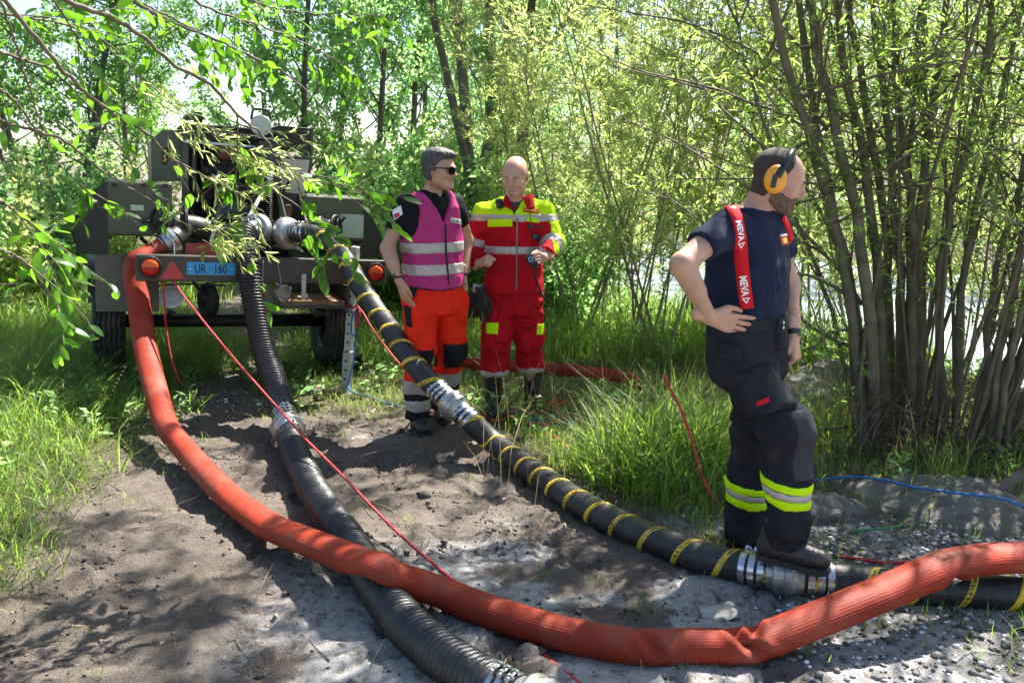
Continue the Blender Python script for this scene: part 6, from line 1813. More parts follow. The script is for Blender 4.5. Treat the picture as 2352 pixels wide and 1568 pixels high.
# side lockers with canvas flaps
lk = part('side_locker', rect(MB(), (244, 413), (396, 545), 0.42, 0.9, 0.012), M_OLIVE)
rect(MB(), (246, 532), (394, 538), 0.414, 0.008, 0.001).build('seam', M_OLIVE2, lk)
a, b = tl(244, 413, 0.42), tl(244, 545, 0.42)
sag = []
def canvas(px, py0, py1, ly, out, nm='canvas_flap'):
    """heavy cloth hanging from the locker edge, bulging out"""
    p0, p1 = tl(px, py0, ly), tl(px, py1, ly)
    n, k = 14, 16; V = []; F = []
    for layer in (0, 1):
        for i in range(n):
            t = i / (n - 1)
            for j in range(k):
                s = j / (k - 1)
                bul = out * (0.10 + 0.9 * math.sin(min(1, t * 1.15) * math.pi * 0.62)) * (1 + 0.18 * math.sin(s * 9 + t * 3) * t)
                V.append((p0[0] + bul + 0.006 * layer * np.sign(out), ly + 0.01 + s * 0.9, p0[2] + (p1[2] - p0[2]) * t))
        b_ = layer * n * k
        for i in range(n - 1):
            for j in range(k - 1): F.append((b_ + i * k + j, b_ + i * k + j + 1, b_ + (i + 1) * k + j + 1, b_ + (i + 1) * k + j))
    # rear edge sewn shut against the locker
    b_ = len(V)
    for i in range(n): V.append((p0[0] - 0.004 * np.sign(out), ly + 0.008, p0[2] + (p1[2] - p0[2]) * i / (n - 1)))
    for i in range(n - 1): F.append((b_ + i, i * k, (i + 1) * k, b_ + i + 1))
    return part(nm, MB().add(V, F, True), M_CANVAS)
canvas(246, 418, 585, 0.42, -0.20); 
lk2 = part('side_locker', rect(MB(), (700, 445), (836, 558), 0.55, 0.8, 0.02), M_GREEN)
pp = rect(MB(), (782, 491), (834, 547), 0.545, 0.004, 0.001).build('cover_plate', M_PALE, lk2)
for (px, py) in ((786, 494), (830, 495), (785, 543), (830, 543)): MB().lathe([(0, 0.006), (-0.003, 0.005), (-0.0035, 0.0005)], tl(px, py, 0.544), (0, 1, 0), 8).build('screw', M_IRON, pp)
rect(MB(), (698, 556), (838, 566), 0.545, 0.5, 0.004).build('seam', M_OLIVE2, lk2)
canvas(834, 476, 592, 0.55, 0.14)
# engine bay: frame, hood, dark machinery, side panels
quadp('hood_side', ((348, 417), (347, 322), (372, 299), (421, 299), (424, 417)), 1.15, 0.9, M_GREEN)
em = quadp('emblem', ((372, 340), (386, 338), (386, 372), (379, 382), (372, 374)), 1.146, 0.003, M_INK)
for k in range(3): MB().box(tl(379, 348 + k * 10, 1.144), (0.016, 0.002, 0.03), rotm('Y', 0.5), 0).build('emblem_mark', mat('emblem_yellow', (0.55, 0.42, 0.03), 0.6) if k == 0 else MATS['emblem_yellow'], em)
part('hood_post', rect(MB(), (418, 296), (434, 490), 1.05, 0.06, 0.003), M_OLIVE)
part('hood_post', rect(MB(), (590, 330), (600, 470), 1.05, 0.05, 0.003), M_OLIVE2)
part('bay_back', rect(MB(), (422, 300), (640, 560), 1.72, 0.02, 0), M_IRON)
part('bay_floor', rect(MB(), (400, 556), (700, 566), 0.85, 0.8, 0), M_IRON)
part('hood_top', rect(MB(), (421, 286), (640, 300), 1.0, 0.95, 0.01), M_OLIVE2)
part('hood_lip', rect(MB(), (424, 328), (600, 335), 1.0, 0.05, 0.003), M_SIL)
part('exhaust_cap', rect(MB(), (425, 262), (470, 275), 1.3, 0.3, 0.005), M_OLIVE2)
part('exhaust_pipe', MB().cyl(tl(455, 292, 1.4), tl(455, 258, 1.4), 0.035, k=14), M_IRON)
# engine inside: block, hoses, pulleys, pipes
eng = empty('engine', parent=trailer)
rect(MB(), (470, 345), (590, 470), 1.30, 0.38, 0.02).build('block', M_IRON, eng)
rect(MB(), (500, 332), (588, 372), 1.22, 0.30, 0.015).build('rocker_cover', mat('engine_red', (0.16, 0.035, 0.025), 0.5), eng)
for k in range(5): rect(MB(), (478 + 22 * k, 380), (488 + 22 * k, 460), 1.26, 0.05, 0.004).build('fin', M_IRON, eng)
MB().lathe([(0, 0.11), (-0.05, 0.11), (-0.05, 0.09), (-0.02, 0.085), (-0.02, 0.03), (-0.07, 0.03), (-0.07, 0.001)], tl(530, 440, 1.22), (0, 1, 0), 28).build('pulley', M_OLIVE2, eng)
for path, r in (([(446, 350), (446, 420), (458, 452), (480, 470)], 0.022), ([(462, 362), (472, 420), (500, 445)], 0.014), ([(560, 360), (575, 410), (560, 470)], 0.014), ([(520, 470), (540, 500), (590, 510)], 0.018)):
    C = spline([tl(px, py, 1.08 + 0.03 * i) for i, (px, py) in enumerate(path)], 24)
    MB().tube(C, r, 8).build('pipe', M_OLIVE if r > 0.02 else M_IRON, eng)
# control box, grille housing, instruction panel
cb = part('control_box', rect(MB(), (597, 322), (643, 443), 0.72, 0.35, 0.006), M_OLIVE2)
rect(MB(), (592, 315), (655, 324), 0.68, 0.42, 0.004).build('lid', M_OLIVE, cb)
rect(MB(), (575, 428), (643, 446), 0.70, 0.38, 0.005).build('shelf', M_OLIVE2, cb)
for (px, py) in ((610, 372), (624, 373), (608, 352), (626, 353)): MB().lathe([(0, 0.006), (-0.004, 0.005), (-0.005, 0.0005)], tl(px, py, 0.72), (0, 1, 0), 8).build('screw', M_STEEL, cb)
pn = quadp('side_panel', ((643, 358), (719, 362), (703, 470), (655, 500), (643, 448)), 0.86, 0.03, M_OLIVE2)
sh = quadp('instruction_sheet', ((646, 364), (711, 368), (699, 446), (646, 441)), 0.852, 0.003, M_PAPER, pn)
for col in range(2):
    for k in range(13):
        x0 = 649 + col * 31 - k * 0.35 * col; y0 = 370 + k * 5.4
        if y0 > 436: continue
        rect(MB(), (x0, y0), (x0 + 26 - (k * 7 % 5), y0 + 2.0), 0.8505, 0.001, 0).build('text_line', mat('print_grey', (0.22, 0.2, 0.17), 0.8) if 'print_grey' not in MATS else MATS['print_grey'], sh)
gr = empty('radiator_guard', parent=trailer)
def mesh_panel(p00, p10, p11, p01, ly, nm):
    """perforated sheet: a grid of round-ish holes left open"""
    A0, A1, A2, A3 = (tl(*p, ly) for p in (p00, p10, p11, p01))
    W_ = np.linalg.norm(A1 - A0); H_ = np.linalg.norm(A3 - A0)
    nx, nz = max(3, int(W_ / 0.026)), max(3, int(H_ / 0.023))
    V = []; F = []
    for j in range(nz):
        for i in range(nx):
            cu, cv = (i + 0.5) / nx, (j + 0.5) / nz
            b_ = len(V)
            for k in range(8):
                a = math.pi / 4 * k + math.pi / 8
                for rad in (1.0, 0.66):
                    du, dv = math.cos(a), math.sin(a)
                    if rad == 1.0: s = 1 / max(abs(du), abs(dv)); du *= s * 0.5; dv *= s * 0.5
                    else: du *= 0.36; dv *= 0.36
                    u, v = cu + du / nx, cv + dv / nz
                    V.append(A0 * (1 - u) * (1 - v) + A1 * u * (1 - v) + A2 * u * v + A3 * (1 - u) * v)
            for k in range(8):
                k2 = (k + 1) % 8
                F.append((b_ + 2 * k, b_ + 2 * k2, b_ + 2 * k2 + 1, b_ + 2 * k + 1))
    o = MB().add(V, F).build(nm, M_OLIVE2, gr); o['kind'] = 'stuff'
mesh_panel((600, 292), (717, 297), (719, 356), (645, 354), 0.92, 'perforated_sheet')
mesh_panel((440, 286), (600, 288), (600, 326), (440, 324), 1.02, 'perforated_sheet')
rect(MB(), (640, 354), (720, 360), 0.90, 0.05, 0.003).build('rail', M_OLIVE2, gr)
rect(MB(), (640, 290), (720, 295), 0.90, 0.6, 0.003).build('rail', M_OLIVE2, gr)
rect(MB(), (714, 292), (719, 360), 0.90, 0.04, 0.003).build('rail', M_OLIVE2, gr)
rect(MB(), (606, 296), (712, 352), 1.22, 0.02, 0).build('radiator_core', M_IRON, gr)
# work lamp on top
wl = empty('work_lamp', parent=trailer)
c = tl(599, 289, 0.80)
MB().lathe([(0.10, 0.04), (0.06, 0.072), (0.0, 0.080), (-0.012, 0.082), (-0.014, 0.076)], c, (0.05, 1, -0.15), 32, True).build('housing', M_SIL, wl)
MB().lathe([(-0.010, 0.077), (-0.020, 0.05), (-0.024, 0.001)], c, (0.05, 1, -0.15), 32, True).build('lens', M_LAMPG, wl)
p = [tl(577, 275, 0.84), tl(580, 256, 0.84), tl(584, 251, 0.84), tl(612, 252, 0.84), tl(617, 256, 0.84), tl(622, 276, 0.84)]
MB().tube(p, 0.010, 8).build('handle', M_BLKP if 'M_BLKP' in globals() else M_IRON, wl)
MB().cyl(tl(602, 314, 0.84), tl(601, 302, 0.84), 0.02, k=10).build('bracket', M_IRON, wl)
# lever, plug and coiled cable
lv = part('lever', MB().cyl(tl(650, 442, 0.80), tl(664, 415, 0.70), 0.009, k=8), M_IRON)
MB().lathe([(-0.022, 0.001), (-0.016, 0.016), (0, 0.023), (0.016, 0.016), (0.022, 0.001)], tl(666, 412, 0.69), (0, 0, 1), 16, True).build('knob', M_IRON, lv)
pl_ = part('cable_plug', MB().cyl(tl(620, 425, 0.66), tl(620, 398, 0.66), 0.020, 0.022, k=12).cyl(tl(620, 400, 0.66), tl(620, 393, 0.66), 0.026, k=12), M_SIL)
C = spline([tl(620, 425, 0.66), tl(619, 450, 0.60), tl(618, 500, 0.52), tl(617, 540, 0.45), tl(620, 580, 0.38), tl(615, 590, 0.3)], 420)
T, N, Bn = frames(C); d = arclen(C) if 'arclen' in globals() else np.concatenate([[0], np.cumsum(np.linalg.norm(np.diff(C, axis=0), axis=1))]); an = d / 0.017 * 2 * math.pi
part('coiled_cable', MB().tube(C + (N * np.cos(an)[:, None] + Bn * np.sin(an)[:, None]) * 0.020, 0.0075, 6), M_IRON)
# pump manifold: two arms with valves and hand wheels, three outlets
pm = empty('pump_manifold', parent=trailer)
MB().tube(spline([tl(385, 515, 0.42), tl(440, 520, 0.50), tl(500, 535, 0.55), tl(580, 540, 0.55), tl(680, 535, 0.50), tl(745, 520, 0.40)], 40), 0.085, 20).build('header_pipe', M_OLIVE2, pm)
MB().lathe([(-0.24, 0.14), (-0.22, 0.19), (0.0, 0.20), (0.02, 0.16), (0.08, 0.12)], tl(545, 520, 0.75), (0, -1, 0), 30).build('volute', M_OLIVE2, pm)
for (px, py, ly) in ((430, 512, 0.47), (700, 528, 0.44)):
    MB().lathe([(-0.02, 0.085), (-0.02, 0.125), (0.0, 0.125), (0.002, 0.085)], tl(px, py, ly), (1, 0, 0), 26).build('flange', M_OLIVE2, pm)
def handwheel(px, py, ly, r, axis, hx):
    o = tl(px, py, ly); ax = Vector(axis).normalized(); u = ax.orthogonal().normalized(); v = ax.cross(u)
    h = empty('hand_wheel', tuple(o), parent=pm)
    a = np.linspace(0, 2 * math.pi, 33)
    ring = [np.array(u) * r * math.cos(t) + np.array(v) * r * math.sin(t) for t in a]
    MB().tube(ring, 0.012, 8, False).build('wheel_rim', M_IRON, h)
    for k in range(3):
        t = 2 * math.pi * k / 3 + 0.4
        MB().cyl((0, 0, 0), np.array(u) * r * math.cos(t) + np.array(v) * r * math.sin(t), 0.009, k=8).build('spoke', M_IRON, h)
    MB().cyl(-np.array(ax) * 0.10, np.array(ax) * 0.02, 0.018, k=12).build('spindle', M_IRON, h)
    e = np.array(tl(hx[0], hx[1], ly)) - o
    MB().cyl(e * 0.45, e, 0.012, k=10).build('crank_grip', M_IRON, h)
handwheel(366, 506, 0.34, 0.085, (-0.75, -0.65, 0.1), (325, 510)); handwheel(772, 524, 0.30, 0.095, (0.8, -0.6, 0.1), (793, 497))
MB().cyl(tl(740, 521, 0.40), tl(768, 523, 0.32), 0.065, 0.058, k=20).build('valve_body', M_OLIVE2, pm)
MB().cyl(tl(392, 514, 0.44), tl(372, 508, 0.36), 0.070, 0.055, k=20).build('valve_body', M_OLIVE2, pm)
MB().tube(spline([tl(425, 520, 0.48), tl(412, 535, 0.42), tl(392, 552, 0.33)], 14), 0.082, 20).build('outlet', M_OLIVE2, pm)
MB().tube(spline([tl(600, 535, 0.52), tl(595, 530, 0.44), tl(590, 527, 0.38)], 10), 0.075, 20).build('outlet', M_OLIVE2, pm)
MB().tube(spline([tl(655, 537, 0.52), tl(656, 537, 0.46), tl(657, 537, 0.40)], 6), 0.072, 20).build('outlet', M_OLIVE2, pm)
# frame struts
for (a_, b_) in (((505, 470), (478, 575)), ((600, 445), (560, 520)), ((640, 447), (668, 560)), ((325, 548), (365, 585)), ((690, 560), (720, 600))):
    part('strut', MB().tube([tl(*a_, 0.62), tl(*b_, 0.30)], 0.020, 4, True, False), M_OLIVE)
part('tow_flap', rect(MB(), (655, 470), (668, 520), 0.60, 0.01, 0.002), mat('red_brown_flap', (0.20, 0.07, 0.045), 0.6))
# rubber buffer hose folded behind the beam
mb = MB()
for k in range(3):
    p, q = tl(425 + 6 * k, 579 - 5 * k, 0.16 + 0.03 * k), tl(546, 578 - 7 * k, 0.14 + 0.03 * k)
    mb.box((p + q) / 2, (abs(q[0] - p[0]), 0.09, 0.012), rotm('Y', -0.03 * k), 0.003)
# jockey wheel, blank caps on chains
jw = empty('jockey_wheel', tuple(tl(478, 690, 0.95)), parent=trailer)
MB().lathe([(-0.035, 0.06), (-0.035, 0.13), (-0.02, 0.145), (0.02, 0.145), (0.035, 0.13), (0.035, 0.06)], (0, 0, 0), (1, 0.35, 0), 28).build('tyre', M_TYRE, jw)
MB().lathe([(-0.03, 0.065), (-0.01, 0.06), (-0.01, 0.001)], (0, 0, 0), (1, 0.35, 0), 20).build('rim', M_OLIVE2, jw)
MB().box((-0.07, -0.02, 0.09), (0.03, 0.06, 0.30), rotm('Y', -0.6)).build('fork', M_IRON, jw)
for (px, py, ly, r, axis, chain) in ((649, 674, -0.05, 0.066, (0.55, -0.85, 0.0), [(637, 600), (640, 620), (644, 640), (645, 652)]), (612, 681, -0.01, 0.066, (0.65, -0.75, -0.1), [(604, 600), (604, 625), (602, 648), (603, 660)]), (394, 682, 0.30, 0.085, (-0.1, -0.95, 0.30), [(400, 560), (400, 590), (397, 640), (396, 655)])):
    o = tl(px, py, ly)
    bc = empty('blank_cap', tuple(o), parent=trailer)
    ax = Vector(axis).normalized()
    MB().lathe([(-0.02, 0.001), (-0.02, r * 0.8), (-0.012, r * 0.98), (0.012, r), (0.020, r), (0.022, r * 0.86), (0.010, r * 0.84), (0.010, r * 0.66), (0.004, r * 0.64), (0.004, 0.001)], (0, 0, 0), ax, 32).build('cap_disc', M_ALU if 'M_ALU' in globals() else M_SIL, bc)
    u = np.array(ax.orthogonal().normalized()); v = np.cross(np.array(ax), u)
    for k in range(2):
        dd = (u if k == 0 else -u); MB().box(dd * r * 0.93 + np.array(ax) * 0.028, (0.014, 0.024, 0.014), basis(dd, v, np.array(ax)), 0.002).build('lug', M_SIL, bc)
    cp = spline([tl(*c_, ly if i == 3 else ly * 0.5 - 0.01) for i, c_ in enumerate(chain)], 30)
    for k in range(0, 29):
        t = cp[k + 1] - cp[k]; L_ = np.linalg.norm(t); T_ = Vector(t).normalized(); s1 = np.array(T_.orthogonal().normalized()); s2 = np.cross(np.array(T_), s1)
        sd_ = s1 if k % 2 else s2
        mid = (cp[k] + cp[k + 1]) / 2 - o
        ring = [mid + np.array(T_) * L_ * 0.62 * math.cos(a) + sd_ * 0.0055 * math.sin(a) for a in np.linspace(0, 2 * math.pi, 9)]
        MB().tube(ring, 0.0019, 4, False).build('chain_link', M_SIL, bc)
fh_ = MB()
# flat red hose stowed behind the beam
sr = empty('stowed_hose', tuple(TM @ Vector(tuple(tl(480, 580, 0.14)))))
tag(sr, 'flat red hose stowed in folds behind the number plate on the trailer', 'hose')
sr.rotation_euler = TM.to_euler()
o0 = tl(480, 580, 0.14)
for k in range(2):
    p, q = tl(426 + 4 * k, 577 - 1 * k, 0.12 + 0.05 * k) - o0, tl(546, 571 - 5 * k, 0.10 + 0.05 * k) - o0
    C = np.array([p * (1 - t) + q * t + np.array([0, 0, 0.004 * math.sin(t * 7 + k)]) for t in np.linspace(0, 1, 14)])
    V = []; F = []
    for i, c_ in enumerate(C):
        for (dy, dz) in ((0, -0.055), (0.012, -0.05), (0.012, 0.045), (0, 0.05)): V.append(c_ + np.array([0, dy, dz * (1 - 0.25 * k)]))
    for i in range(len(C) - 1):
        for j in range(4): F.append((i * 4 + j, i * 4 + (j + 1) % 4, i * 4 + 4 + (j + 1) % 4, i * 4 + 4 + j))
    F.append((0, 1, 2, 3)); F.append(tuple(len(V) - 4 + j for j in range(4)))
    MB().add(V, F, False).build('fold', mat('stowed_red', (0.30, 0.035, 0.022), 0.55) if k == 0 else MATS['stowed_red'], sr)

# fittings: hinges, rivets, cables, stickers
for (px, py) in ((262, 420), (330, 421), (380, 422)):
    rect(MB(), (px - 6, py), (px + 6, py + 9), 0.412, 0.008, 0.002).build('hinge', M_IRON, lk)
for k in range(9): MB().lathe([(0, 0.005), (-0.003, 0.004), (-0.0035, 0.0005)], tl(252 + 17 * k, 540, 0.413), (0, 1, 0), 8).build('rivet', M_OLIVE2, lk)
for k in range(7): MB().lathe([(0, 0.005), (-0.003, 0.004), (-0.0035, 0.0005)], tl(708 + 19 * k, 452, 0.549), (0, 1, 0), 8).build('rivet', M_OLIVE2, lk2)
rect(MB(), (300, 470), (330, 484), 0.416, 0.003, 0.0).build('type_label', M_PALE, lk)
for path, r, lyy in (([(430, 470), (450, 500), (500, 505), (560, 495)], 0.010, 0.55), ([(590, 440), (575, 480), (590, 512), (615, 515)], 0.009, 0.50), ([(640, 446), (690, 480), (700, 520), (740, 560)], 0.009, 0.45), ([(330, 640), (360, 655), (420, 652), (520, 656)], 0.007, 0.06), ([(470, 470), (490, 520), (480, 560)], 0.012, 0.60)):
    part('cable', MB().tube(spline([tl(px, py, lyy) for px, py in path], 20), r, 6), M_IRON)
for (px, py) in ((470, 392), (492, 410), (566, 395), (548, 470), (510, 480)):
    MB().lathe([(0.03, 0.03), (-0.01, 0.03), (-0.012, 0.02), (-0.03, 0.018), (-0.03, 0.001)], tl(px, py, 1.18), (0.2, 1, 0.1), 14).build('fitting', M_SIL if px % 4 == 0 else M_OLIVE, eng)
# prop stand: drilled square tube on a foot
ps = empty('prop_stand', tuple(gnd(795, 897, 0.0)))
tag(ps, 'galvanised prop with a row of drilled holes holding up the trailer end', 'prop')
pb = np.array(gnd(795, 897, 0.02)); pt = np.array(at(816, 566, 6.60)); d_ = (pt - pb) / np.linalg.norm(pt - pb)
L_ = np.linalg.norm(pt - pb); u_ = unit(np.cross(d_, (0.37, 0.93, 0))) if 'unit' in globals() else np.cross(d_, (0.37, 0.93, 0)) / np.linalg.norm(np.cross(d_, (0.37, 0.93, 0)))
v_ = np.cross(d_, u_)
def rel(p): return np.array(p) - np.array(ps.location)
MB().box(rel(pb + d_ * L_ / 2), (0.056, 0.056, L_), basis(u_, v_, d_), 0.004).build('tube', M_GALV, ps)
MB().box(rel(pb + d_ * 0.17), (0.064, 0.064, 0.30), basis(u_, v_, d_), 0.004).build('foot_sleeve', M_GALV, ps)
fv_ = v_ if v_[1] < 0 else -v_
for k in range(12):
    c_ = rel(pb + d_ * (0.10 + 0.072 * k)) + fv_ * (0.0285 if k > 3 else 0.0325)
    MB().lathe([(0, 0.0095), (0.0012, 0.0095), (0.0012, 0.0005)], c_, fv_, 14).build('drilled_hole', M_INK if 'M_INK' in globals() else M_IRON, ps)
MB().box(rel(pb + np.array([0.0, 0, -0.012])), (0.15, 0.13, 0.010), rotm('Z', 0.38), 0.002).build('foot_plate', M_GALV, ps)

# wheel chocks
def chock(p, rz, label, sgn=1):
    o = empty('wheel_chock', tuple(p), (0, 0, rz)); tag(o, label, 'wheel chock', 'wheel chocks of the trailer')
    w_ = 0.16
    for s in (-1, 1): MB().prism([(0, 0), (0.20, 0), (0.17, 0.17), (0.14, 0.17)], (0, s * w_ / 2 - 0.004, 0), (1, 0, 0), (0, 0, 1), (0, 0.008, 0)).build('side_plate', M_OLIVE2, o)
    MB().prism([(0, 0.0), (0.012, 0.0), (0.152, 0.17), (0.140, 0.17)], (0, -w_ / 2 + 0.004, 0), (1, 0, 0), (0, 0, 1), (0, w_ - 0.008, 0)).build('ramp', M_OLIVE2, o)
    for z in (0.035, 0.095, 0.155): MB().box((0.185 - z * 0.1, 0, z), (0.012, w_ - 0.016, 0.022)).build('rung', M_OLIVE, o)
_fa = math.atan2(_fw.y, _fw.x)
cw = TM @ Vector((0.76, AXY - 0.36, 0)); cwl = TM @ Vector((-1.06, AXY - 0.36, 0))
chock((cw.x, cw.y, 0.0), _fa + math.pi, 'metal wheel chock against the right-hand trailer tyre by the prop')
chock((cwl.x, cwl.y, hz(cwl.x, cwl.y)), _fa + math.pi, 'metal wheel chock in shade at the left-hand trailer tyre')
# ================================================================ trees, shrubs, overhanging branches
M_BARK = mat('grey_brown_bark', (0.115, 0.092, 0.070), 0.9, 0, 0.35, 14, 0.8, 60, dirt=(0.07, 0.085, 0.04), dscale=5, damt=0.5)
M_BARKD = mat('dark_bark', (0.135, 0.115, 0.096), 0.92, 0, 0.35, 12, 0.9, 40, dirt=(0.10, 0.09, 0.075), dscale=6, damt=0.5)
M_WBARK = mat('willow_bark', (0.13, 0.112, 0.070), 0.88, 0, 0.4, 9, 0.8, 45, dirt=(0.075, 0.085, 0.035), dscale=4, damt=0.6)
M_PALET = mat('pale_shoot_bark', (0.21, 0.175, 0.105), 0.75, 0, 0.3, 12, 0.3, 60)
M_TWIG = mat('twig_bark', (0.12, 0.095, 0.06), 0.8, 0, 0.3, 20, 0.3, 80)
L_WILLOW = leaf_mat('willow_leaf', (0.060, 0.120, 0.030), (0.115, 0.210, 0.050), (0.55, 0.78, 0.16), 0.58)
L_YOUNG = leaf_mat('young_willow_leaf', (0.10, 0.165, 0.045), (0.18, 0.27, 0.08), (0.72, 0.88, 0.28), 0.64)
L_POPLAR = leaf_mat('poplar_leaf', (0.045, 0.100, 0.036), (0.095, 0.165, 0.060), (0.46, 0.78, 0.26), 0.58)
L_DARKL = leaf_mat('shade_tree_leaf', (0.035, 0.078, 0.024), (0.070, 0.130, 0.040), (0.30, 0.60, 0.12), 0.5)
L_NEAR = leaf_mat('sallow_leaf', (0.030, 0.080, 0.020), (0.070, 0.150, 0.035), (0.24, 0.56, 0.025), 0.46, 0.30)
L_GRASS = leaf_mat('grass_blade', (0.055, 0.115, 0.025), (0.130, 0.210, 0.045), (0.40, 0.60, 0.08), 0.46, 0.45)
L_DRY = leaf_mat('dry_grass', (0.22, 0.17, 0.085), (0.42, 0.35, 0.19), (0.50, 0.40, 0.18), 0.3, 0.7)

def unitr(V): return V / (np.linalg.norm(V, axis=1)[:, None] + 1e-9)
def leaf_quads(P, D, L, Wd, rng, fold=0.25, flat_bias=0.0):
    """one folded diamond per leaf"""
    n = len(P); D = unitr(D)
    R = rng.normal(size=(n, 3)); R[:, 2] += flat_bias
    Nn = R - D * np.sum(R * D, 1)[:, None]; Nn = unitr(Nn); Sd = np.cross(D, Nn)
    L = np.broadcast_to(L, n)[:, None]; Wd = np.broadcast_to(Wd, n)[:, None]
    mid = P + D * L * 0.45
    V = np.stack([P, mid + Sd * Wd / 2 + Nn * Wd * fold, P + D * L - Nn * L * 0.10, mid - Sd * Wd / 2 + Nn * Wd * fold], 1).reshape(-1, 3)
    F = np.arange(n * 4).reshape(n, 4)
    return V, F
def leaf_fine(P, D, L, Wd, rng, oval=True, flat_bias=1.2):
    """near leaves: outline of eight points round a drooping midrib"""
    n = len(P); D = unitr(D)
    R = rng.normal(size=(n, 3)) * 0.8; R[:, 2] += flat_bias
    Nn = unitr(R - D * np.sum(R * D, 1)[:, None]); Sd = np.cross(D, Nn)
    L = np.broadcast_to(L, n)[:, None]; Wd = np.broadcast_to(Wd, n)[:, None]
    dro = rng.uniform(0.05, 0.3, (n, 1)); cup = rng.uniform(0.05, 0.30, (n, 1)); tw = rng.normal(0, 0.12, (n, 1))
    ts = [0.0, 0.12, 0.30, 0.52, 0.75, 0.92, 1.0]; ws = [0.02, 0.50, 0.90, 1.0, 0.80, 0.38, 0.0] if oval else [0.02, 0.6, 0.95, 1.0, 0.75, 0.35, 0.0]
    rows = []
    for t, w_ in zip(ts, ws):
        c = P + D * L * t - Nn * L * dro * t * t
        s = Sd * np.cos(tw * t * 4) + Nn * np.sin(tw * t * 4)
        rows += [c + s * Wd * 0.5 * w_ + Nn * Wd * cup * w_ * 0.6, c, c - s * Wd * 0.5 * w_ + Nn * Wd * cup * w_ * 0.6]
    k = len(rows); V = np.stack(rows, 1).reshape(-1, 3)
    f = []
    for i in range(len(ts) - 1):
        for j in range(2): f.append((3 * i + j, 3 * i + j + 1, 3 * i + 4 + j, 3 * i + 3 + j))
    F = (np.arange(n)[:, None, None] * k + np.array(f)[None]).reshape(-1, 4)
    return V, F, len(f)
class Wood:
    def __init__(s): s.V = []; s.F = []; s.n = 0
    def tube(s, P, R, k):
        V, F = tube_arrays(P, R, k); s.V.append(V); s.F.append(F + s.n); s.n += len(V)
    def mesh(s, name): return np_mesh(name, np.vstack(s.V), np.vstack(s.F), smooth=True)
def bend_path(p, d, L, n, rng, wob=0.12, up=0.0):
    """wandering path from p along d; up > 0 turns it towards the sky, < 0 lets it droop"""
    P = [np.array(p, float)]; d = np.array(d, float) / np.linalg.norm(d); st = L / (n - 1)
    for i in range(n - 1):
        d = d + rng.normal(0, wob, 3) * 0.5 + np.array([0, 0, up]) / n
        d /= np.linalg.norm(d); P.append(P[-1] + d * st)
    return np.array(P)
def foliage(twigs, n, L, Wd, rng, jit=0.05, along=0.35, fine=False, spread=0.9):
    """n leaves spread over the outer part of the twigs"""
    lens = np.array([np.linalg.norm(t[-1] - t[0]) for t in twigs]); pr = lens / lens.sum()
    cnt = rng.multinomial(n, pr)
    Ps, Ds, Tn = [], [], []
    for t, c in zip(twigs, cnt):
        if c == 0: continue
        u = rng.uniform(0.12, 1.0, c) * (len(t) - 1); i = np.minimum(u.astype(int), len(t) - 2); f = (u - i)[:, None]
        p = t[i] * (1 - f) + t[i + 1] * f; d = t[i + 1] - t[i]; d = unitr(d)
        q = unitr(rng.normal(size=(c, 3)))
        Ps.append(p + q * rng.uniform(0, jit, (c, 1))); Ds.append(d * along + q * spread + np.array([0, 0, -0.15]))
        Tn.append(np.clip(rng.normal(0.5, 0.22, c) + rng.normal(0, 0.15), 0, 1))
    P, D, T = np.vstack(Ps), np.vstack(Ds), np.concatenate(Tn)
    n = len(P)
    V, F = leaf_quads(P, D, L * rng.uniform(0.65, 1.2, n), Wd * rng.uniform(0.75, 1.15, n), rng, 0.2, 0.6)
    return V, F, T
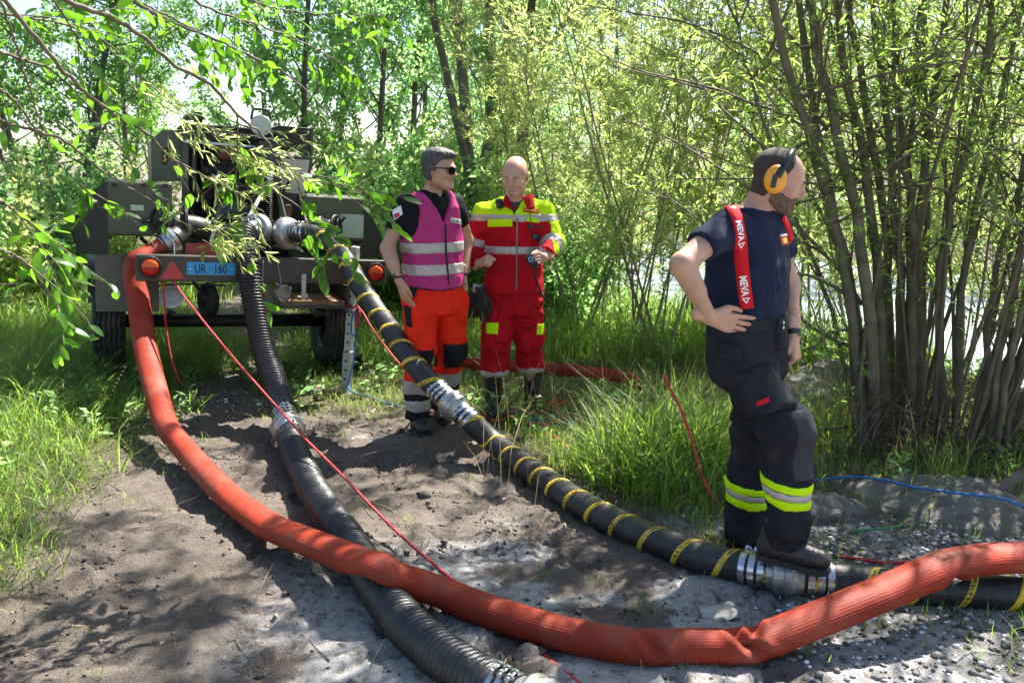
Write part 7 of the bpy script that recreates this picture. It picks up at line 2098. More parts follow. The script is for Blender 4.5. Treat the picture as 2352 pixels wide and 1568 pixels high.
def gen_tree(seed, H, r0, nlimb, first, limb_len, ntw, tw_len, nleaf, leafL, leafW, elev=(0.3, 0.9), lean=0.06, shape=1.0, up=0.3, fork=0):
    rng = np.random.default_rng(seed); wd = Wood(); twigs = []
    tr = bend_path((0, 0, -0.15), (rng.normal(0, lean), rng.normal(0, lean), 1), H, 14, rng, 0.07, 0.25)
    wd.tube(tr, np.linspace(1, 0.12, 14) ** 0.8 * r0, 9)
    stems = [(tr, r0)]
    for k in range(fork):
        t = 0.12 + 0.1 * k; i = int(t * 13); az = rng.uniform(0, 6.28)
        b = bend_path(tr[i], (math.cos(az) * 0.5, math.sin(az) * 0.5, 1), H * (0.85 - t), 12, rng, 0.10, 0.5)
        wd.tube(b, np.linspace(1, 0.12, 12) ** 0.8 * r0 * 0.72, 8); stems.append((b, r0 * 0.7))
    az = rng.uniform(0, 6.28)
    for k in range(nlimb):
        st, rs = stems[k % len(stems)]
        t = first + (1 - first) * ((k + rng.uniform(0, 1)) / nlimb); t = min(t, 0.97)
        u = t * (len(st) - 1); i = min(int(u), len(st) - 2); p = st[i] + (st[i + 1] - st[i]) * (u - i)
        az += 2.4 + rng.normal(0, 0.3); el = rng.uniform(*elev)
        L = limb_len * (1 - 0.62 * ((t - first) / (1 - first)) ** shape) * rng.uniform(0.7, 1.15)
        lb = bend_path(p, (math.cos(az) * math.cos(el), math.sin(az) * math.cos(el), math.sin(el)), L, 7, rng, 0.22, up)
        rl = max(0.008, rs * 0.34 * (1 - t * 0.55))
        wd.tube(lb, np.linspace(1, 0.2, 7) * rl, 5)
        for q in range(ntw):
            v = rng.uniform(0.25, 1.0) * 6; j = min(int(v), 5); pp = lb[j] + (lb[j + 1] - lb[j]) * (v - j)
            dd = lb[j + 1] - lb[j]; dd = dd / np.linalg.norm(dd) + rng.normal(0, 0.55, 3) + np.array([0, 0, 0.15])
            tw = bend_path(pp, dd, tw_len * rng.uniform(0.5, 1.2), 4, rng, 0.25, up * 0.3)
            wd.tube(tw, np.linspace(1, 0.4, 4) * max(0.0032, rl * 0.22), 3)
            twigs.append(tw)
        twigs.append(lb[3:])
    V, F, T = foliage(twigs, nleaf, leafL, leafW, rng, 0.10)
    return wd.mesh('trunk'), np_mesh('crown', V, F, T)
def plant_thing(name, meshes, mats, loc, rz, sc, label, cat, group, parts=('trunk', 'crown')):
    o = empty(name, loc, (0, 0, rz)); o.scale = (sc, sc, sc); tag(o, label, cat, group)
    for me, mt, nm in zip(meshes, mats, parts): link(nm, me, mt, o)
    return o
ORD = ['first', 'second', 'third', 'fourth', 'fifth', 'sixth', 'seventh', 'eighth', 'ninth', 'tenth', 'eleventh', 'twelfth']
def rank(lst, i):
    """place of the i-th in its row, counted from the left"""
    return ORD[sorted(range(len(lst)), key=lambda k: lst[k][0]).index(i)]
def spot(px, y): 
    x = (px - CW / 2) / CF * (y * _cp + CAMZ * _sp); return (x, y, hz(x, y))
# --- background broadleaf trees
POP = [gen_tree(100 + i, 11.0, 0.062, 46, 0.14, 2.3, 8, 0.8, 13000, 0.080, 0.060, (0.35, 1.0), 0.05, 0.9, 0.25) for i in range(3)]
ROW = [(625, 17.5, 1.0, 0.3), (705, 15.0, 0.95, 2.0), (790, 18.0, 1.1, 4.1), (862, 14.5, 0.95, 5.0), (948, 17.0, 1.1, 1.1), (1005, 20.0, 1.2, 3.0), (1085, 17.0, 1.0, 0.8), (1160, 20, 1.15, 2.2)]
for i, (px, y, sc, rz) in enumerate(ROW):
    plant_thing('poplar_tree', POP[i % 3], (M_BARK, L_POPLAR), spot(px, y), rz, sc, rank(ROW, i) + ' from left, slender broadleaf tree in the row behind the trailer', 'tree', 'slender trees behind the trailer')
DRK = [gen_tree(140 + i, 9.5, 0.085, 42, 0.16, 2.6, 8, 0.8, 10500, 0.085, 0.062, (0.2, 0.9), 0.10, 0.8, 0.2, 1) for i in range(2)]
ROW = [(-330, 11.5, 1.0, 0.4), (-130, 13.5, 1.05, 2.6), (40, 12.5, 0.85, 1.2), (170, 15.5, 0.9, 4.4), (275, 19.0, 0.8, 5.5), (90, 20, 1.1, 2.1), (380, 26.0, 0.72, 0.2), (-100, 20.0, 1.2, 3.1)]
for i, (px, y, sc, rz) in enumerate(ROW):
    plant_thing('shade_tree', DRK[i % 2], (M_BARKD, L_DARKL), spot(px, y), rz, sc, rank(ROW, i) + ' from left, dark leafy tree standing beyond the grass at the left edge', 'tree', 'dark trees at the left')
# --- the old forked trunks between the two men
OLD = gen_tree(171, 11.5, 0.085, 34, 0.35, 2.6, 8, 0.8, 8000, 0.085, 0.066, (0.1, 0.9), 0.05, 0.8, 0.1, 3)
OLD2 = gen_tree(172, 12.0, 0.095, 30, 0.40, 2.5, 8, 0.8, 7000, 0.085, 0.066, (0.1, 0.9), 0.04, 0.8, 0.1, 2)
plant_thing('old_tree', OLD, (M_BARKD, L_POPLAR), spot(1085, 11.6), 4.4, 1.0, 'old tree with dark forked trunk rising behind the two talking men', 'tree', None)
plant_thing('old_tree', OLD2, (M_BARKD, L_POPLAR), spot(1122, 12.6), 0.4, 1.0, 'dark crooked trunk just right of the forked tree, behind the bald man', 'tree', None)
plant_thing('old_tree', POP[1], (M_BARKD, L_POPLAR), spot(1196, 13.4), 0.9, 1.25, 'tall straight dark trunk above the bald man\'s head', 'tree', None)
# --- willow saplings on the bank: several thin stems from one foot
def gen_sapling(seed, H, nst, nleaf, spread=0.35, leafL=0.066, leafW=0.015, r=0.015):
    rng = np.random.default_rng(seed); wd = Wood(); twigs = []
    for k in range(nst):
        az = rng.uniform(0, 6.28); b = (rng.normal(0, 0.12), rng.normal(0, 0.12), -0.1)
        h = H * rng.uniform(0.65, 1.1)
        st = bend_path(b, (math.cos(az) * spread * rng.uniform(0.2, 1), math.sin(az) * spread * rng.uniform(0.2, 1), 1), h, 12, rng, 0.055, 0.2)
        wd.tube(st, np.linspace(1, 0.12, 12) * r * rng.uniform(0.7, 1.3), 6)
        nb = int(9 + h * 3)
        for q in range(nb):
            v = rng.uniform(0.10, 1.0) ** 0.85 * 11; j = min(int(v), 10); pp = st[j] + (st[j + 1] - st[j]) * (v - j)
            a2 = rng.uniform(0, 6.28); el = rng.uniform(0.1, 1.0)
            lb = bend_path(pp, (math.cos(a2) * math.cos(el), math.sin(a2) * math.cos(el), math.sin(el)), rng.uniform(0.4, 1.1) * (1.1 - 0.5 * v / 11), 6, rng, 0.25, 0.3)
            wd.tube(lb, np.linspace(1, 0.3, 6) * 0.0065, 4)
            for z in range(3):
                j2 = rng.integers(1, 5); tw = bend_path(lb[j2], (lb[j2 + 1] - lb[j2]) * 8 + rng.normal(0, 0.5, 3), rng.uniform(0.15, 0.45), 4, rng, 0.2, 0.2)
                twigs.append(tw); wd.tube(tw, np.linspace(1, 0.5, 4) * 0.003, 3)
            twigs.append(lb)
    V, F, T = foliage(twigs, nleaf, leafL, leafW, rng, 0.03, 0.9, spread=0.7)
    return wd.mesh('stems'), np_mesh('crown', V, F, T)
SAP = [gen_sapling(200 + i, 5.4, 5, 12500) for i in range(3)]
LAB = 'bright thin-stemmed young willow on the bank behind the grass'
ROW = [(1245, 10.2, 0.95, 0.0), (1330, 9.0, 0.95, 1.3), (1395, 10.6, 1.05, 2.5), (1462, 8.6, 0.92, 3.9), (1525, 7.9, 0.90, 5.0), (1590, 9.4, 1.05, 0.7), (1665, 8.9, 1.0, 2.9), (1745, 9.4, 1.05, 4.6), (1835, 9.2, 1.0, 1.7), (1290, 12.3, 1.2, 5.6), (1420, 12.6, 1.25, 3.3)]
for i, (px, y, sc, rz) in enumerate(ROW):
    plant_thing('young_willow', SAP[i % 3], (M_PALET, L_YOUNG), spot(px, y), rz, sc, rank(ROW, i) + ' from left, ' + LAB, 'tree', 'young willows on the bank', ('stems', 'crown'))
ROW = [(1960, 8.2, 1.05, 0.5), (2090, 7.9, 1.0, 2.2), (2230, 7.6, 1.05, 3.7), (2390, 7.2, 1.0, 5.1), (2550, 6.6, 1.0, 0.2)]
for i, (px, y, sc, rz) in enumerate(ROW):
    plant_thing('young_willow', SAP[(i + 1) % 3], (M_TWIG, L_WILLOW), spot(px, y), rz, sc, rank(ROW, i) + ' from left, young willow half hidden behind the big willow', 'tree', 'young willows behind the big willow', ('stems', 'crown'))
# far bank
ROW = [(1250, 30, 0.9, 0.1), (1380, 29, 0.8, 1.9), (1520, 27.5, 0.75, 3.0), (1650, 26, 0.7, 4.2), (1790, 25.5, 0.72, 5.2), (1930, 25, 0.75, 0.6), (2080, 24.5, 0.75, 2.4), (2240, 24, 0.8, 3.5), (2420, 23, 0.8, 1.5)]
for i, (px, y, sc, rz) in enumerate(ROW):
    plant_thing('far_bank_tree', POP[(i + 2) % 3], (M_BARK, L_YOUNG), spot(px, y), rz, sc, rank(ROW, i) + ' from left, green tree on the far side of the river', 'tree', 'trees on the far river bank')
# --- big willow with many stems at the right
def big_willow():
    rng = np.random.default_rng(31); wd = []; twigs = []; fine = Wood()
    base = np.array(spot(2150, 5.5))
    root = empty('willow', tuple(base)); tag(root, 'big many-stemmed willow with debris caught round its foot at the right edge', 'tree')
    # (photo px, py at the foot, at mid height, at the top; distance; radius)
    main = [((1985, 1010), (1950, 640), (1790, 60), 5.25, 0.058), ((2000, 1015), (1930, 560), (1835, 20), 5.35, 0.05), ((2010, 1020), (1985, 600), (1850, -40), 5.3, 0.062), ((2035, 1020), (2010, 560), (1915, -30), 5.4, 0.055), ((2045, 1010), (2035, 560), (1945, -60), 5.6, 0.05), ((2075, 1020), (2060, 520), (1990, -60), 5.45, 0.048),
            ((2090, 1025), (2095, 560), (2060, 180), 5.3, 0.052), ((2120, 1025), (2110, 540), (2180, -50), 5.4, 0.050), ((2110, 1020), (2125, 470), (2120, -60), 5.6, 0.045), ((2160, 1030), (2170, 560), (2290, -20), 5.3, 0.045), ((2200, 1035), (2215, 640), (2330, 90), 5.2, 0.040), ((2235, 1045), (2290, 620), (2420, 150), 5.15, 0.036), ((2260, 1050), (2320, 700), (2440, 300), 5.1, 0.036), ((2285, 1050), (2330, 780), (2420, 420), 5.05, 0.03), ((2310, 1050), (2350, 820), (2450, 520), 5.05, 0.028), ((1975, 1005), (1905, 700), (1770, 330), 5.5, 0.026), ((2060, 1020), (2080, 700), (2110, 100), 5.7, 0.032)]
    crown_tw = []
    for k, (a, b, c, y, r) in enumerate(main):
        p0 = np.array(gnd(a[0], a[1], 0.02)); p0 = np.array(at(a[0], a[1], y)); p0[2] = max(-0.05, min(p0[2], 0.12)) - 0.08
        p1 = np.array(at(b[0], b[1], y + rng.uniform(-0.1, 0.15))); p2 = np.array(at(c[0], c[1], y + rng.uniform(-0.25, 0.35)))
        p3 = p2 + (p2 - p1) * rng.uniform(1.0, 1.5) + np.array([0, rng.uniform(-0.6, 0.4), 0.4])
        st = spline([p0, p1, p2, p3], 26) + rng.normal(0, 0.008, (26, 3))
        m_ = Wood(); m_.tube(st - base, np.linspace(1.1, 0.2, 26) * r * 0.62, 9)
        link('stem', m_.mesh('stem'), M_WBARK, root)
        for q in range(20):
            v = rng.uniform(0.30, 0.85) * 25; j = min(int(v), 24); pp = st[j]
            az = rng.uniform(0, 6.28); el = rng.uniform(0.0, 1.0)
            lb = bend_path(pp, (math.cos(az) * math.cos(el), math.sin(az) * math.cos(el), math.sin(el)), rng.uniform(0.4, 1.5), 7, rng, 0.22, 0.25)
            fine.tube(lb - base, np.linspace(1, 0.25, 7) * rng.uniform(0.005, 0.012), 4)
            for z in range(4):
                j2 = rng.integers(1, 6); tw = bend_path(lb[j2], (lb[j2 + 1] - lb[j2]) * 6 + rng.normal(0, 0.5, 3), rng.uniform(0.15, 0.5), 4, rng, 0.2, 0.1)
                twigs.append(tw - base); fine.tube(tw - base, np.linspace(1, 0.5, 4) * 0.003, 3)
    # thin shoots crowding between the stems
    for k in range(50):
        px = rng.uniform(1965, 2420); y = rng.uniform(5.0, 5.9)
        p0 = np.array(at(px, 1000, y)); p0[2] = rng.uniform(-0.05, 0.15)
        tx = (px - 2130) / 500
        st = bend_path(p0, (tx * 0.55 + rng.normal(0, 0.14), rng.normal(0, 0.15), 1), rng.uniform(1.4, 4.6), 12, rng, 0.10, 0.15)
        fine.tube(st - base, np.linspace(1, 0.25, 12) * rng.uniform(0.006, 0.018), 5)
        for q in range(5):
            j = rng.integers(3, 11); tw = bend_path(st[j], (rng.normal(), rng.normal(), 0.6), rng.uniform(0.2, 0.6), 4, rng, 0.25, 0.2)
            twigs.append(tw - base); fine.tube(tw - base, np.linspace(1, 0.5, 4) * 0.003, 3)
    # long low branches reaching left behind the man
    for (pts, y0, y1) in (([(1960, 800), (1850, 740), (1700, 590), (1560, 470), (1480, 440)], 5.4, 6.2), ([(1945, 640), (1830, 520), (1700, 420), (1560, 330), (1400, 260)], 5.3, 6.4), ([(1940, 600), (1850, 430), (1745, 330), (1640, 230), (1560, 130)], 5.3, 6.0), ([(1950, 680), (1880, 640), (1800, 620), (1680, 580)], 5.3, 5.6), ([(1945, 980), (1880, 985), (1800, 975)], 5.2, 5.5), ([(1980, 700), (1900, 590), (1800, 545), (1700, 540)], 5.3, 5.7), ([(2000, 760), (1920, 760), (1860, 800), (1820, 760)], 5.3, 5.5), ([(1975, 420), (1830, 280), (1700, 230), (1560, 190), (1400, 150)], 5.4, 6.6), ([(1900, 300), (1780, 150), (1600, 60), (1450, 30), (1330, 10)], 5.5, 6.6)):
        C = spline([np.array(at(px, py, y0 + (y1 - y0) * i / (len(pts) - 1))) for i, (px, py) in enumerate(pts)], 16)
        fine.tube(C - base, np.linspace(1, 0.25, 16) * 0.014, 5)
        for q in range(14):
            j = rng.integers(3, 15); tw = bend_path(C[j], (C[j] - C[j - 1]) * 4 + rng.normal(0, 0.45, 3), rng.uniform(0.2, 0.6), 5, rng, 0.2, 0.1)
            twigs.append(tw - base); fine.tube(tw - base, np.linspace(1, 0.4, 5) * 0.0035, 3)
    # overhead boughs arching over the path
    over = []
    for k in range(10):
        s0 = np.array([rng.uniform(1.8, 3.4), rng.uniform(5.2, 6.6), rng.uniform(3.4, 4.6)])
        e = np.array([rng.uniform(-1.6, 2.4), rng.uniform(4.6, 8.2), rng.uniform(4.0, 6.2)])
        C = spline([s0, (s0 + e) / 2 + np.array([0, 0, 0.6]), e], 14)
        fine.tube(C - base, np.linspace(1, 0.25, 14) * 0.026, 5)
        for q in range(5):                                   # leaves sit in tufts with open gaps between
            j = rng.integers(4, 14); ctr = C[j] + rng.normal(0, 0.10, 3)
            for z in range(5):
                tw = bend_path(ctr, rng.normal(0, 1, 3), rng.uniform(0.2, 0.42), 4, rng, 0.2, 0)
                over.append(tw - base); fine.tube(tw - base, np.linspace(1, 0.4, 4) * 0.004, 3)
    b_ = link('branches', fine.mesh('branches'), M_TWIG, root); b_['kind'] = 'stuff'
    V, F, T = foliage(twigs, 19000, 0.068, 0.0145, rng, 0.03, 0.9, spread=0.7)
    V2, F2, T2 = foliage(over, 6500, 0.085, 0.022, rng, 0.05, 0.9, spread=0.7)
    V, F, T = np.vstack([V, V2]), np.vstack([F, F2 + len(V)]), np.concatenate([T, T2])
    link('crown', np_mesh('crown', V, F, T), L_WILLOW, root)
    # flood debris: dead roots and stalks round the foot
    db = Wood()
    for k in range(900):
        px = rng.uniform(1955, 2430); y = rng.uniform(4.95, 5.9)
        p = np.array(at(px, 1000, y)); p[2] = rng.uniform(-0.02, 0.10 + 0.42 * rng.uniform() ** 2)
        C = bend_path(p, (rng.normal(), rng.normal() * 0.6, rng.normal(0, 0.7)), rng.uniform(0.12, 0.5), 5, rng, 0.35, -0.2)
        C[:, 2] = np.maximum(C[:, 2], 0.0)
        db.tube(C - base, np.linspace(1, 0.4, 5) * rng.uniform(0.0018, 0.005), 3)
    d_ = link('debris', db.mesh('debris'), mat('dead_roots', (0.12, 0.078, 0.052), 0.9, 0, 0.5, 20), root); d_['kind'] = 'stuff'
big_willow()
# --- leafy shrubs in the middle distance
def gen_shrub(seed, H, nleaf, L, Wd):
    rng = np.random.default_rng(seed); wd = Wood(); tw = []
    for k in range(16):
        az = rng.uniform(0, 6.28); st = bend_path((rng.normal(0, 0.1), rng.normal(0, 0.1), -0.05), (math.cos(az) * 0.55, math.sin(az) * 0.55, 1), H * rng.uniform(0.5, 1.1), 7, rng, 0.2, 0.1)
        wd.tube(st, np.linspace(1, 0.3, 7) * 0.010, 4)
        for q in range(7):
            j = rng.integers(1, 6); t = bend_path(st[j], rng.normal(0, 1, 3) + [0, 0, 0.4], rng.uniform(0.2, 0.5), 4, rng, 0.2, 0.1); tw.append(t); wd.tube(t, np.linspace(1, 0.5, 4) * 0.003, 3)
        tw.append(st[2:])
    V, F, T = foliage(tw, nleaf, L, Wd, rng, 0.08)
    return wd.mesh('stems'), np_mesh('foliage', V, F, T)
SHR = [gen_shrub(300 + i, 1.5, 4200, 0.085, 0.045) for i in range(3)]
ROW = [(905, 10.5, 1.2, 0), (985, 11.5, 1.4, 1), (1065, 10.0, 1.15, 2), (1120, 12.0, 1.5, 3), (1210, 11.0, 1.3, 4), (1275, 9.5, 0.9, 5), (870, 13.5, 1.6, 0.5), (1040, 14.0, 1.7, 1.5), (1345, 11.2, 1.1, 2.5), (740, 14.0, 1.4, 0.9), (830, 16.5, 1.7, 1.2)]
for i, (px, y, sc, rz) in enumerate(ROW):
    plant_thing('leafy_shrub', SHR[i % 3], (M_TWIG, (L_POPLAR, L_YOUNG)[i % 2]), spot(px, y), rz, sc, rank(ROW, i) + ' from left, leafy green shrub in the undergrowth behind the two men', 'shrub', 'undergrowth shrubs', ('stems', 'foliage'))
ROW = [(-60, 9.5, 1.2, 0.3), (70, 11.0, 1.3, 1.4), (150, 13.5, 1.4, 2.2), (250, 15.5, 1.5, 3.3), (-200, 8.0, 1.1, 4.4)]
for i, (px, y, sc, rz) in enumerate(ROW):
    plant_thing('leafy_shrub', SHR[(i + 1) % 3], (M_TWIG, L_DARKL), spot(px, y), rz, sc, rank(ROW, i) + ' from left, dark leafy shrub at the edge of the trees on the left', 'shrub', 'shrubs on the left', ('stems', 'foliage'))

# --- near tree at the left whose branches hang into the picture
def overhang():
    rng = np.random.default_rng(91); wd = Wood()
    base = np.array([-3.6, 2.6, 0.05])
    root = empty('sallow_tree', tuple(base)); tag(root, 'near tree with long leafy branches hanging in from the upper left', 'tree')
    trk = spline([base + [0, 0, -0.2], base + [0.1, 0.05, 1.2], base + [0.25, 0.1, 2.4], base + [0.3, 0.3, 3.6], base + [0.8, 0.9, 4.8]], 20)
    wt = Wood(); wt.tube(trk - base, np.linspace(1, 0.4, 20) * 0.14, 12); link('trunk', wt.mesh('trunk'), M_BARK, root)
    br = [  # photo points, near and far distance, radius, leaf density
        ([(-60, -60), (20, 15), (125, 140), (200, 215), (260, 262), (340, 310), (390, 360), (480, 412), (560, 452), (640, 520)], 2.5, 3.7, 0.011, 0.55),
        ([(60, -50), (150, 0), (250, 38), (320, 78), (400, 150), (475, 190), (545, 260), (600, 312), (675, 395), (750, 420), (840, 452)], 2.6, 3.9, 0.012, 0.5),
        ([(675, 395), (690, 445), (702, 490), (728, 545), (762, 592)], 3.75, 3.85, 0.005, 0.85),
        ([(545, 260), (546, 330), (543, 420), (556, 500), (575, 560), (580, 605)], 3.6, 3.75, 0.005, 0.6),
        ([(-40, 265), (40, 290), (150, 326), (240, 396), (350, 462), (450, 532)], 2.6, 3.5, 0.008, 0.35),
        ([(-30, 110), (60, 140), (125, 166), (200, 240), (270, 330), (330, 420), (400, 470)], 2.9, 3.8, 0.008, 0.5),
        ([(-10, -20), (30, 80), (55, 165), (95, 290), (130, 370), (200, 440), (250, 500)], 2.8, 3.5, 0.007, 0.45),
        ([(250, -40), (350, 30), (470, 80), (580, 130), (650, 165), (720, 225), (790, 300), (850, 320)], 3.0, 4.1, 0.009, 0.85),
        ([(380, -40), (480, 20), (600, 60), (700, 100), (790, 150), (860, 200)], 3.2, 4.4, 0.008, 0.75),
        ([(500, -40), (600, 10), (700, 30), (800, 30), (900, 45)], 3.6, 4.6, 0.007, 0.8),
        ([(-40, 440), (30, 480), (80, 520), (130, 560), (180, 600)], 2.3, 2.9, 0.006, 0.9),
        ([(-40, 560), (40, 590), (90, 640), (130, 700), (150, 735)], 2.3, 2.8, 0.006, 0.8),
        ([(-60, 20), (60, 40), (160, 60), (260, 110), (340, 190), (420, 260)], 3.0, 4.0, 0.008, 0.8),
        ([(100, -40), (160, 60), (210, 150), (280, 230), (300, 300)], 3.1, 3.7, 0.007, 0.7),
        ([(-60, 180), (20, 220), (80, 300), (110, 400), (120, 470)], 2.6, 3.1, 0.007, 0.7),
        ([(200, -60), (330, 10), (430, 60), (520, 110), (560, 170)], 3.4, 4.1, 0.008, 0.7),
        ([(675, 395), (760, 412), (830, 440), (890, 470)], 3.75, 4.0, 0.005, 0.6),
    ]
    P_, D_, T_, S_ = [], [], [], []
    for k, (pts, y0, y1, r, dens) in enumerate(br):
        n = len(pts)
        C = spline([np.array(at(px, py, y0 + (y1 - y0) * i / (n - 1))) for i, (px, py) in enumerate(pts)], 60) + rng.normal(0, 0.0025, (60, 3))
        wd.tube(C - base, np.linspace(1, 0.25, 60) * r * 0.72, 6)
        d = arclen(C); Ltot = d[-1]
        ntw = int(Ltot * 18.0 * dens)
        for q in range(ntw):
            j = int(rng.uniform(0.12, 1.0) * 58); t0 = unit(C[j + 1] - C[j])
            if C[j][2] < 2.15 and k not in (2, 3, 10, 11, 16) and rng.uniform() < 0.72: continue          # the lower ends are barer
            tw = bend_path(C[j], t0 * 1.2 + rng.normal(0, 0.55, 3) + np.array([0, 0, -0.25]), rng.uniform(0.08, 0.34), 6, rng, 0.2, -0.25)
            wd.tube(tw - base, np.linspace(1, 0.5, 6) * 0.0024, 4)
            nl = rng.integers(4, 9)
            for z in range(nl):
                f = (z + rng.uniform(0.3, 1)) / nl * 4.9; i = int(f); p = tw[i] + (tw[i + 1] - tw[i]) * (f - i)
                a = unit(tw[i + 1] - tw[i]); s = unit(np.cross(a, rng.normal(size=3)))
                P_.append(p); D_.append(a * 0.75 + s * 0.75 + np.array([0, 0, -0.18])); T_.append(np.clip(rng.normal(0.3 if k in (2, 3, 16) else 0.5, 0.25), 0, 1)); S_.append(1.35 if k in (2, 3, 16) else 1.0)
    P_, D_, T_, S_ = np.array(P_), np.array(D_), np.array(T_), np.array(S_)
    n = len(P_); V, F, per = leaf_fine(P_ - base, D_, rng.uniform(0.032, 0.076, n) * S_, rng.uniform(0.020, 0.034, n) * S_, rng)
    link('leaves', np_mesh('leaves', V, F, np.repeat(T_, per), True), L_NEAR, root)
    # narrow leaved shoots mixed in
    P_, D_, T_ = [], [], []
    for (px, py, y, cnt) in ((490, 385, 3.5, 4), (560, 345, 3.55, 5), (540, 420, 3.5, 4), (480, 520, 3.45, 6), (520, 535, 3.5, 5), (610, 365, 3.6, 2), (420, 300, 3.6, 4), (470, 300, 3.7, 5), (640, 330, 3.9, 4), (330, 200, 3.5, 5), (450, 130, 3.8, 5)):
        for q in range(cnt):
            p = np.array(at(px + rng.normal(0, 25), py + rng.normal(0, 16), y)); tw = bend_path(p, (rng.uniform(0.2, 1), rng.normal(0, 0.4), rng.normal(-0.3, 0.35)), rng.uniform(0.10, 0.22), 6, rng, 0.15, -0.2)
            wd.tube(tw - base, np.linspace(1, 0.5, 6) * 0.0018, 4)
            for z in range(15):
                f = rng.uniform(0, 4.9); i = int(f); a = unit(tw[i + 1] - tw[i]); s = unit(np.cross(a, rng.normal(size=3)))
                P_.append(tw[i] + (tw[i + 1] - tw[i]) * (f - i)); D_.append(a + s * 0.6); T_.append(np.clip(rng.normal(0.6, 0.25), 0, 1))
    P_, D_, T_ = np.array(P_), np.array(D_), np.array(T_); n = len(P_)
    V, F, per = leaf_fine(P_ - base, D_, rng.uniform(0.035, 0.06, n), rng.uniform(0.005, 0.008, n), rng, False)
    link('narrow_leaves', np_mesh('narrow_leaves', V, F, np.repeat(T_, per), True), L_YOUNG, root)
    b_ = link('branches', wd.mesh('branches'), M_TWIG, root); b_['kind'] = 'stuff'
overhang()
# ================================================================ grass, stones, litter
def blades(x, y, h, wd, bend, rng, lean=None):
    n = len(x); z = height(x, y)
    P = np.stack([x, y, z - 0.01], 1)
    az = rng.uniform(0, 2 * math.pi, n)
    d = np.stack([np.cos(az), np.sin(az), np.zeros(n)], 1)
    if lean is not None: d = unitr(d + np.array(lean))
    a2 = az + rng.normal(math.pi / 2, 0.5, n); s = np.stack([np.cos(a2), np.sin(a2), np.zeros(n)], 1)
    h = h[:, None]; wd = wd[:, None]; bend = bend[:, None]
    rows = []
    for t, w_ in ((0, 0.7), (0.35, 1.0), (0.7, 0.75), (1.0, 0.0)):
        c = P + np.array([0, 0, 1.0]) * h * t * (1 - 0.25 * bend * t) + d * h * bend * t * t
        if t < 1: rows += [c - s * wd * 0.5 * w_, c + s * wd * 0.5 * w_]
        else: rows += [c]
    V = np.stack(rows, 1).reshape(-1, 3); b = np.arange(n)[:, None] * 7
    Q = np.concatenate([b + np.array([[0, 1, 3, 2]]), b + np.array([[2, 3, 5, 4]])]); T = b + np.array([[4, 5, 6]])
    return V, Q, T
def grass_object(name, x, y, h, wd, bend, rng, m, label, lean=None):
    V, Q, T = blades(x, y, h, wd, bend, rng, lean)
    n = len(x); tn = np.clip(rng.normal(0.5, 0.25, n) + 0.25 * fbm(np.stack([x, y], 1) * 2, 2, 6), 0, 1)
    me = np_mesh(name, V, [Q, T], np.concatenate([tn, tn, tn]))
    return tag(link(name, me, m), label, 'grass', None, 'stuff')
def scatter(n, x0, x1, y0, y1, fn, rng):
    x = rng.uniform(x0, x1, n); y = rng.uniform(y0, y1, n)
    k = rng.uniform(0, 1, n) < fn(x, y)
    return x[k], y[k]
def in_view(x, y):
    return (np.abs(x) < 0.64 * (y + 0.6) + 0.4)
rng = np.random.default_rng(77)
# short turf
x, y = scatter(95000, -4.8, 4.5, 2.6, 9.5, lambda x, y: grass_mask(x, y) * in_view(x, y) * sstep(-0.3, 0.25, fbm(np.stack([x, y], 1) * 2.2, 3, 15) + 0.25) * np.clip(1.25 - 0.06 * y, 0.3, 1), rng)
n = len(x); tall = sstep(-2.4, -3.0, x) * 0.6 + sstep(7, 9, y) * 0.5
grass_object('grass', x, y, rng.uniform(0.035, 0.12, n) * (1 + 1.3 * tall), rng.uniform(0.003, 0.006, n), rng.uniform(0.1, 0.9, n), rng, L_GRASS, 'short bright green grass growing beside the muddy path')
# sparse tufts on the mud
x, y = scatter(60, -2.3, 1.2, 2.6, 6.5, lambda x, y: 1 - grass_mask(x, y), rng)
xs = np.repeat(x, 22) + rng.normal(0, 0.035, 22 * len(x)); ys = np.repeat(y, 22) + rng.normal(0, 0.035, 22 * len(x)); k = rng.uniform(0, 1, len(xs)) < 0.5
n = k.sum(); grass_object('grass_tufts', xs[k], ys[k], rng.uniform(0.02, 0.10, n), rng.uniform(0.002, 0.004, n), rng.uniform(0.2, 1.0, n), rng, L_GRASS, 'small grass tufts sprouting from the mud')
# tall verge on the left
x, y = scatter(27000, -5.2, -1.4, 2.7, 8.5, lambda x, y: sstep(-2.05, -2.75, x + 0.40 * fbm(np.stack([x, y], 1) * 2, 3, 16) - 0.14 * np.clip(4.6 - y, -1.2, 1.6)) * in_view(x, y) * 0.8, rng)
n = len(x); grass_object('tall_grass', x, y, rng.uniform(0.10, 0.50, n) * (0.55 + 0.45 * sstep(-2.6, -3.3, x)), rng.uniform(0.004, 0.008, n), rng.uniform(0.4, 1.7, n), rng, L_GRASS, 'tall uncut grass on the verge left of the path', (0.35, -0.15, 0))
# meadow beyond
x, y = scatter(52000, -9, 6, 7.5, 16, lambda x, y: grass_mask(x, y) * in_view(x, y) * (1 - sstep(-1.9, -2.3, x) * sstep(-3.1, -2.8, x) * sstep(10, 8, y)), rng)
n = len(x); grass_object('meadow_grass', x, y, rng.uniform(0.15, 0.60, n) * (0.4 + 0.6 * sstep(-2.0, -0.4, x) + 0.5 * sstep(-3, -4.5, x)), rng.uniform(0.006, 0.011, n), rng.uniform(0.2, 0.9, n), rng, L_GRASS, 'high meadow grass behind the trailer and the men')
